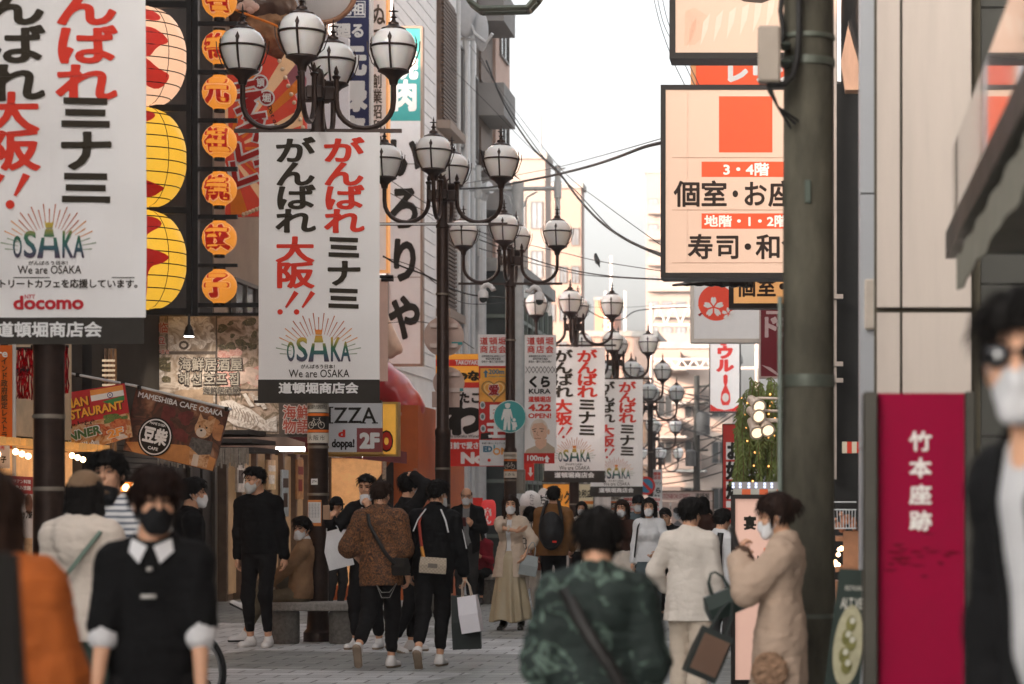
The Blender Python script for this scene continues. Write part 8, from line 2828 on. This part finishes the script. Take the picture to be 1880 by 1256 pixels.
# -- walkers in the middle distance
p = Fig('woman in a cropped dark brown sweater and pale trousers with a white mask', px2x(1142, 30.5), 30.5, 1.55, 186, 'f', res=.010, pose=dict(hr=(.24, .1, .86), hl=(-.22, .12, .86), head=(-14, 2, 0)))
p.body().hair(mat=HAIRD, kind='long', L=.12).mask().top(CDBR, hem=.10, o=.022, so=.016, name='sweater').trousers(CBL, fit=1.15, waist=.12).shoes(SHW)
p = Fig('long haired woman in a white top and jeans with a white mask', px2x(1192, 29.6), 29.6, 1.57, 178, 'f', res=.010, pose=dict(hl=(-.12, .22, 1.02), hr=(.23, .06, .84), el=(-1, -.4, -.4), head=(0, 2, 0)))
p.body().hair(kind='long', L=.13, zf=.065).mask().top(CWH, hem=-.04, o=.028, so=.022, name='top').trousers(DENIM, fit=1.25).shoes(SHW)
p.strap([p.U(.11, .02, .55), p.U(.145, .10, .42), p.U(.165, .12, .22), p.U(.19, .09, .02)], .022, LEAB)
p = Fig('man in a black cap and white mask behind the woman in white', px2x(1172, 33), 33, 1.62, 180, res=.012)
p.body().hair(under=True).cap(CB).mask().top(DENIM, hem=-.05).trousers(CDK).shoes(SHK)
p = Fig('young man with glasses in black leaning into view behind the woman in white', px2x(1226, 31.5), 31.5, 1.44, 170, res=.011, pose=dict(head=(0, 6, 10)))
p.body().hair(vol=.02, zf=.04).top(CB, hem=-.05).trousers(CB).shoes(SHK)
m = MB()
for q in (-1, 1):
    m.tube([p.Hd(q * .033 + .024 * math.cos(a), .104, .010 + .018 * math.sin(a)) * p.k for a in [i * .5236 for i in range(13)]], .003, 5, False)
p._loose('glasses', m, FRK)
# -- person in the cream blazer
p = Fig('short haired person in a cream blazer and cream trousers', px2x(1266, 17.9), 17.9, 1.53, -10, res=.0085, pose=dict(hl=(-.23, .16, .98), hr=(.25, .06, .84), el=(-1, -.8, 0), head=(-22, 0, 0), fl=(-.1, .1, 0, 4, 0), fr=(.1, -.2, .05, -4, 30)))
p.body(eyes=False).hair(mat=HAIRB, zb=-.09, zs=-.04, vol=.018, amp=.006).top(cloth('cloth_cream', (.60, .54, .48), var=.05), hem=-.20, o=.035, so=.03, sleeve=1.8, flare=.045, name='blazer', fold=.008).trousers(cloth('cloth_cream_light', (.56, .47, .38), var=.06), fit=1.45, cuff=1.25).shoes(SHW)
# -- boy with black shoulder bag
p = Fig('boy in a white shirt with a black strap beside the pink light box', px2x(1322, 23.6), 23.6, 1.44, -30, res=.010, pose=dict(head=(-20, 10, 0)))
p.body(eyes=False).hair(zb=-.09, vol=.020).top(CWH, hem=-.08, o=.035, sleeve=1.3, name='shirt').trousers(CDK, fit=1.2).shoes(SHW)
p.strap([p.U(.06, -.08, .555), p.U(.08, -.15, .40), p.U(.09, -.165, .15), p.U(.10, -.15, -.08)], .06, LEAB)
# -- woman leaning on the pole
p = Fig('woman in a beige coat leaning against the concrete pole with a phone', px2x(1434, 12.55), 12.55, 1.545, 82, 'f', res=.0075,
        pose=dict(hl=(-.09, .235, 1.40), hr=(.07, .25, 1.34), el=(-.3, .9, -1), er=(.3, 1, -.8), nl=(.5, -.6, .3), nr=(-.4, -.7, .3), dl=(.1, -.1, 1), dr=(-.1, -.1, 1), head=(8, 16, 0), lean=(-2, 0), fl=(-.09, .12, 0, 5, 0), fr=(.09, .22, 0, -5, 0), curl=.7))
p.body().hair(mat=M('hair_umber', (.022, .012, .009), .68, var=.5, scale=40, stretch=(1, 1, .12), bump=.5, bscale=90), kind='bun', zf=.06, zs=-.03, zb=-.06, vol=.016).mask()
p.top(cloth('cloth_coat', (.42, .31, .235), var=.06), hem=-.72, o=.052, so=.050, sleeve=1.85, flare=.085, name='coat', fold=.010).trousers(CB).shoes(SHK)
V = Vol(p.pel + Vector((-.35, -.3, -.45)), p.pel + Vector((.35, .35, .15)), .008)
V.ell(p.pel + Vector((-.235, .03, -.20)), (.035, .105, .115), .03)
V.rough(.012, .035, 3).rough(.008, .016, 7)
vmesh('fur_pocket', V, M('fur_tan', (.27, .165, .105), .95, var=.35, scale=30, bump=.8, bscale=60), p.root, p.k)
V = Vol(p.J['hl'] + Vector((-.2, -.25, -.25)), p.J['hl'] + Vector((.2, .25, .2)), .008)
V.ell(p.J['hl'] + Vector((-.02, -.02, -.03)), (.06, .07, .09), .03)
V.rough(.012, .05, 2)
vmesh('fur_cuff', V, M('fur_brown', (.085, .050, .035), .9, var=.5, scale=30, bump=.8, bscale=50), p.root, p.k)
h_ = hand_pos(p, 'l')
phone('dark smartphone in the hands of the woman leaning on the pole', P(1350, 992, 12.5), (.8, .3, .3))
bag('handbag', 'dark green handbag hanging from the arm of the woman leaning on the pole', 'bag', P(1322, 1085, 12.4), .20, .13, .11, M('leather_green', (.020, .032, .027), .45, bump=.1), .10, 14, -22, .9)
t = bag('gift_box_bag', 'black paper bag with a brown side hanging low beside the woman leaning on the pole', 'bag', P(1318, 1160, 12.3), .17, .25, .13, M('paper_black'), .16, 10, 24, .99)
o = MB().box((-.070, -.0790, -.22), (.070, -.0735, -.03)).build('panel', M('paper_brown', (.13, .075, .05), .6, var=.1), t, at=(0, 0, 0)); o.location = (0, 0, 0)
# -- man in sunglasses, right edge
p = Fig('man in sunglasses and white mask with a black jacket over a white shirt', px2x(1984, 5.15), 5.15, 1.93, 118, res=.007, build=.86, pose=dict(lean=(9, 0), head=(44, -8, 0), hl=(-.24, .06, .82), hr=(.24, .06, .82), fl=(-.1, .1, 0, 0, 0), fr=(.1, -.1, 0, 0, 0)))
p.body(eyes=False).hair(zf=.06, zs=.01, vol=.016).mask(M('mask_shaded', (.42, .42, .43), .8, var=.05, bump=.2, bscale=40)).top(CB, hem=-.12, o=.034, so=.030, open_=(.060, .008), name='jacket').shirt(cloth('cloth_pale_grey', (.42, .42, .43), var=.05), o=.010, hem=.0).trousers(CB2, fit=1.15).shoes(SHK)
m = MB()
for q in (-1, 1):
    m.ball(p.Hd(q * .036, .096, .010) * p.k, Vector((.030, .012, .022)) * p.k, 14, 8, p.RH)
    m.tube([p.Hd(q * .064, .088, .016) * p.k, p.Hd(q * .082, -.01, .018) * p.k], .004, 6)
m.tube([p.Hd(-.012, .106, .016) * p.k, p.Hd(.012, .106, .016) * p.k], .004, 6)
p._loose('sunglasses', m, M('lens_black', (.006, .006, .007), .08, var=0, coat=.5))
# -- seated person with phone, red top
p = Fig('person in a dark red top sitting low on a bench behind the bald man', px2x(884, 36.6), 36.75, 1.60, 170, 'f', res=.012, pose=dict(pz=.54, lean=(16, 0), hl=(-.08, .34, .78), hr=(.08, .34, .78), fl=(-.1, .45, 0, 0, 0), fr=(.1, .45, 0, 0, 0), kl=(0, .4, 1), kr=(0, .4, 1), head=(0, 30, 0)))
p.body().hair(kind='bob', L=.08).top(cloth('cloth_red', (.24, .018, .03)), hem=-.04).trousers(CB).shoes(SHK)
phone('small dark phone held by the seated person in red', (hand_pos(p, 'l') + hand_pos(p, 'r')) / 2 + Vector((0, 0, .05)), (0, .6, .8))
# -- passers-by seen in gaps far down the street
for (px, Y, H, yaw, sx, mt, lab) in ((1068, 40, 1.62, 178, 'f', CBL, 'woman in a pale top walking far behind the camouflage jacket'), (1100, 44, 1.70, 8, 'm', CDK, 'man in grey walking away far behind the camouflage jacket'), (1158, 46, 1.66, 182, 'm', CGR, 'man in grey far behind the brown sweater'), (1290, 34, 1.60, 10, 'f', CDBR, 'woman in dark brown walking away beyond the cream blazer'), (836, 47, 1.66, 170, 'm', CDK, 'dark clothed man far behind the bald man'), (1300, 45, 1.68, 182, 'm', CB, 'man in black far down the street beyond the cream blazer')):
    p = Fig(lab, px2x(px, Y), Y, H, yaw, sx, z=gz(Y), res=.014)
    p.body(eyes=abs(yaw) > 90).hair(kind='bob' if sx == 'f' else 'short', L=.1)
    if yaw > 90:
        p.mask()
    p.top(mt, hem=-.06).trousers(CB2).shoes(SHK)
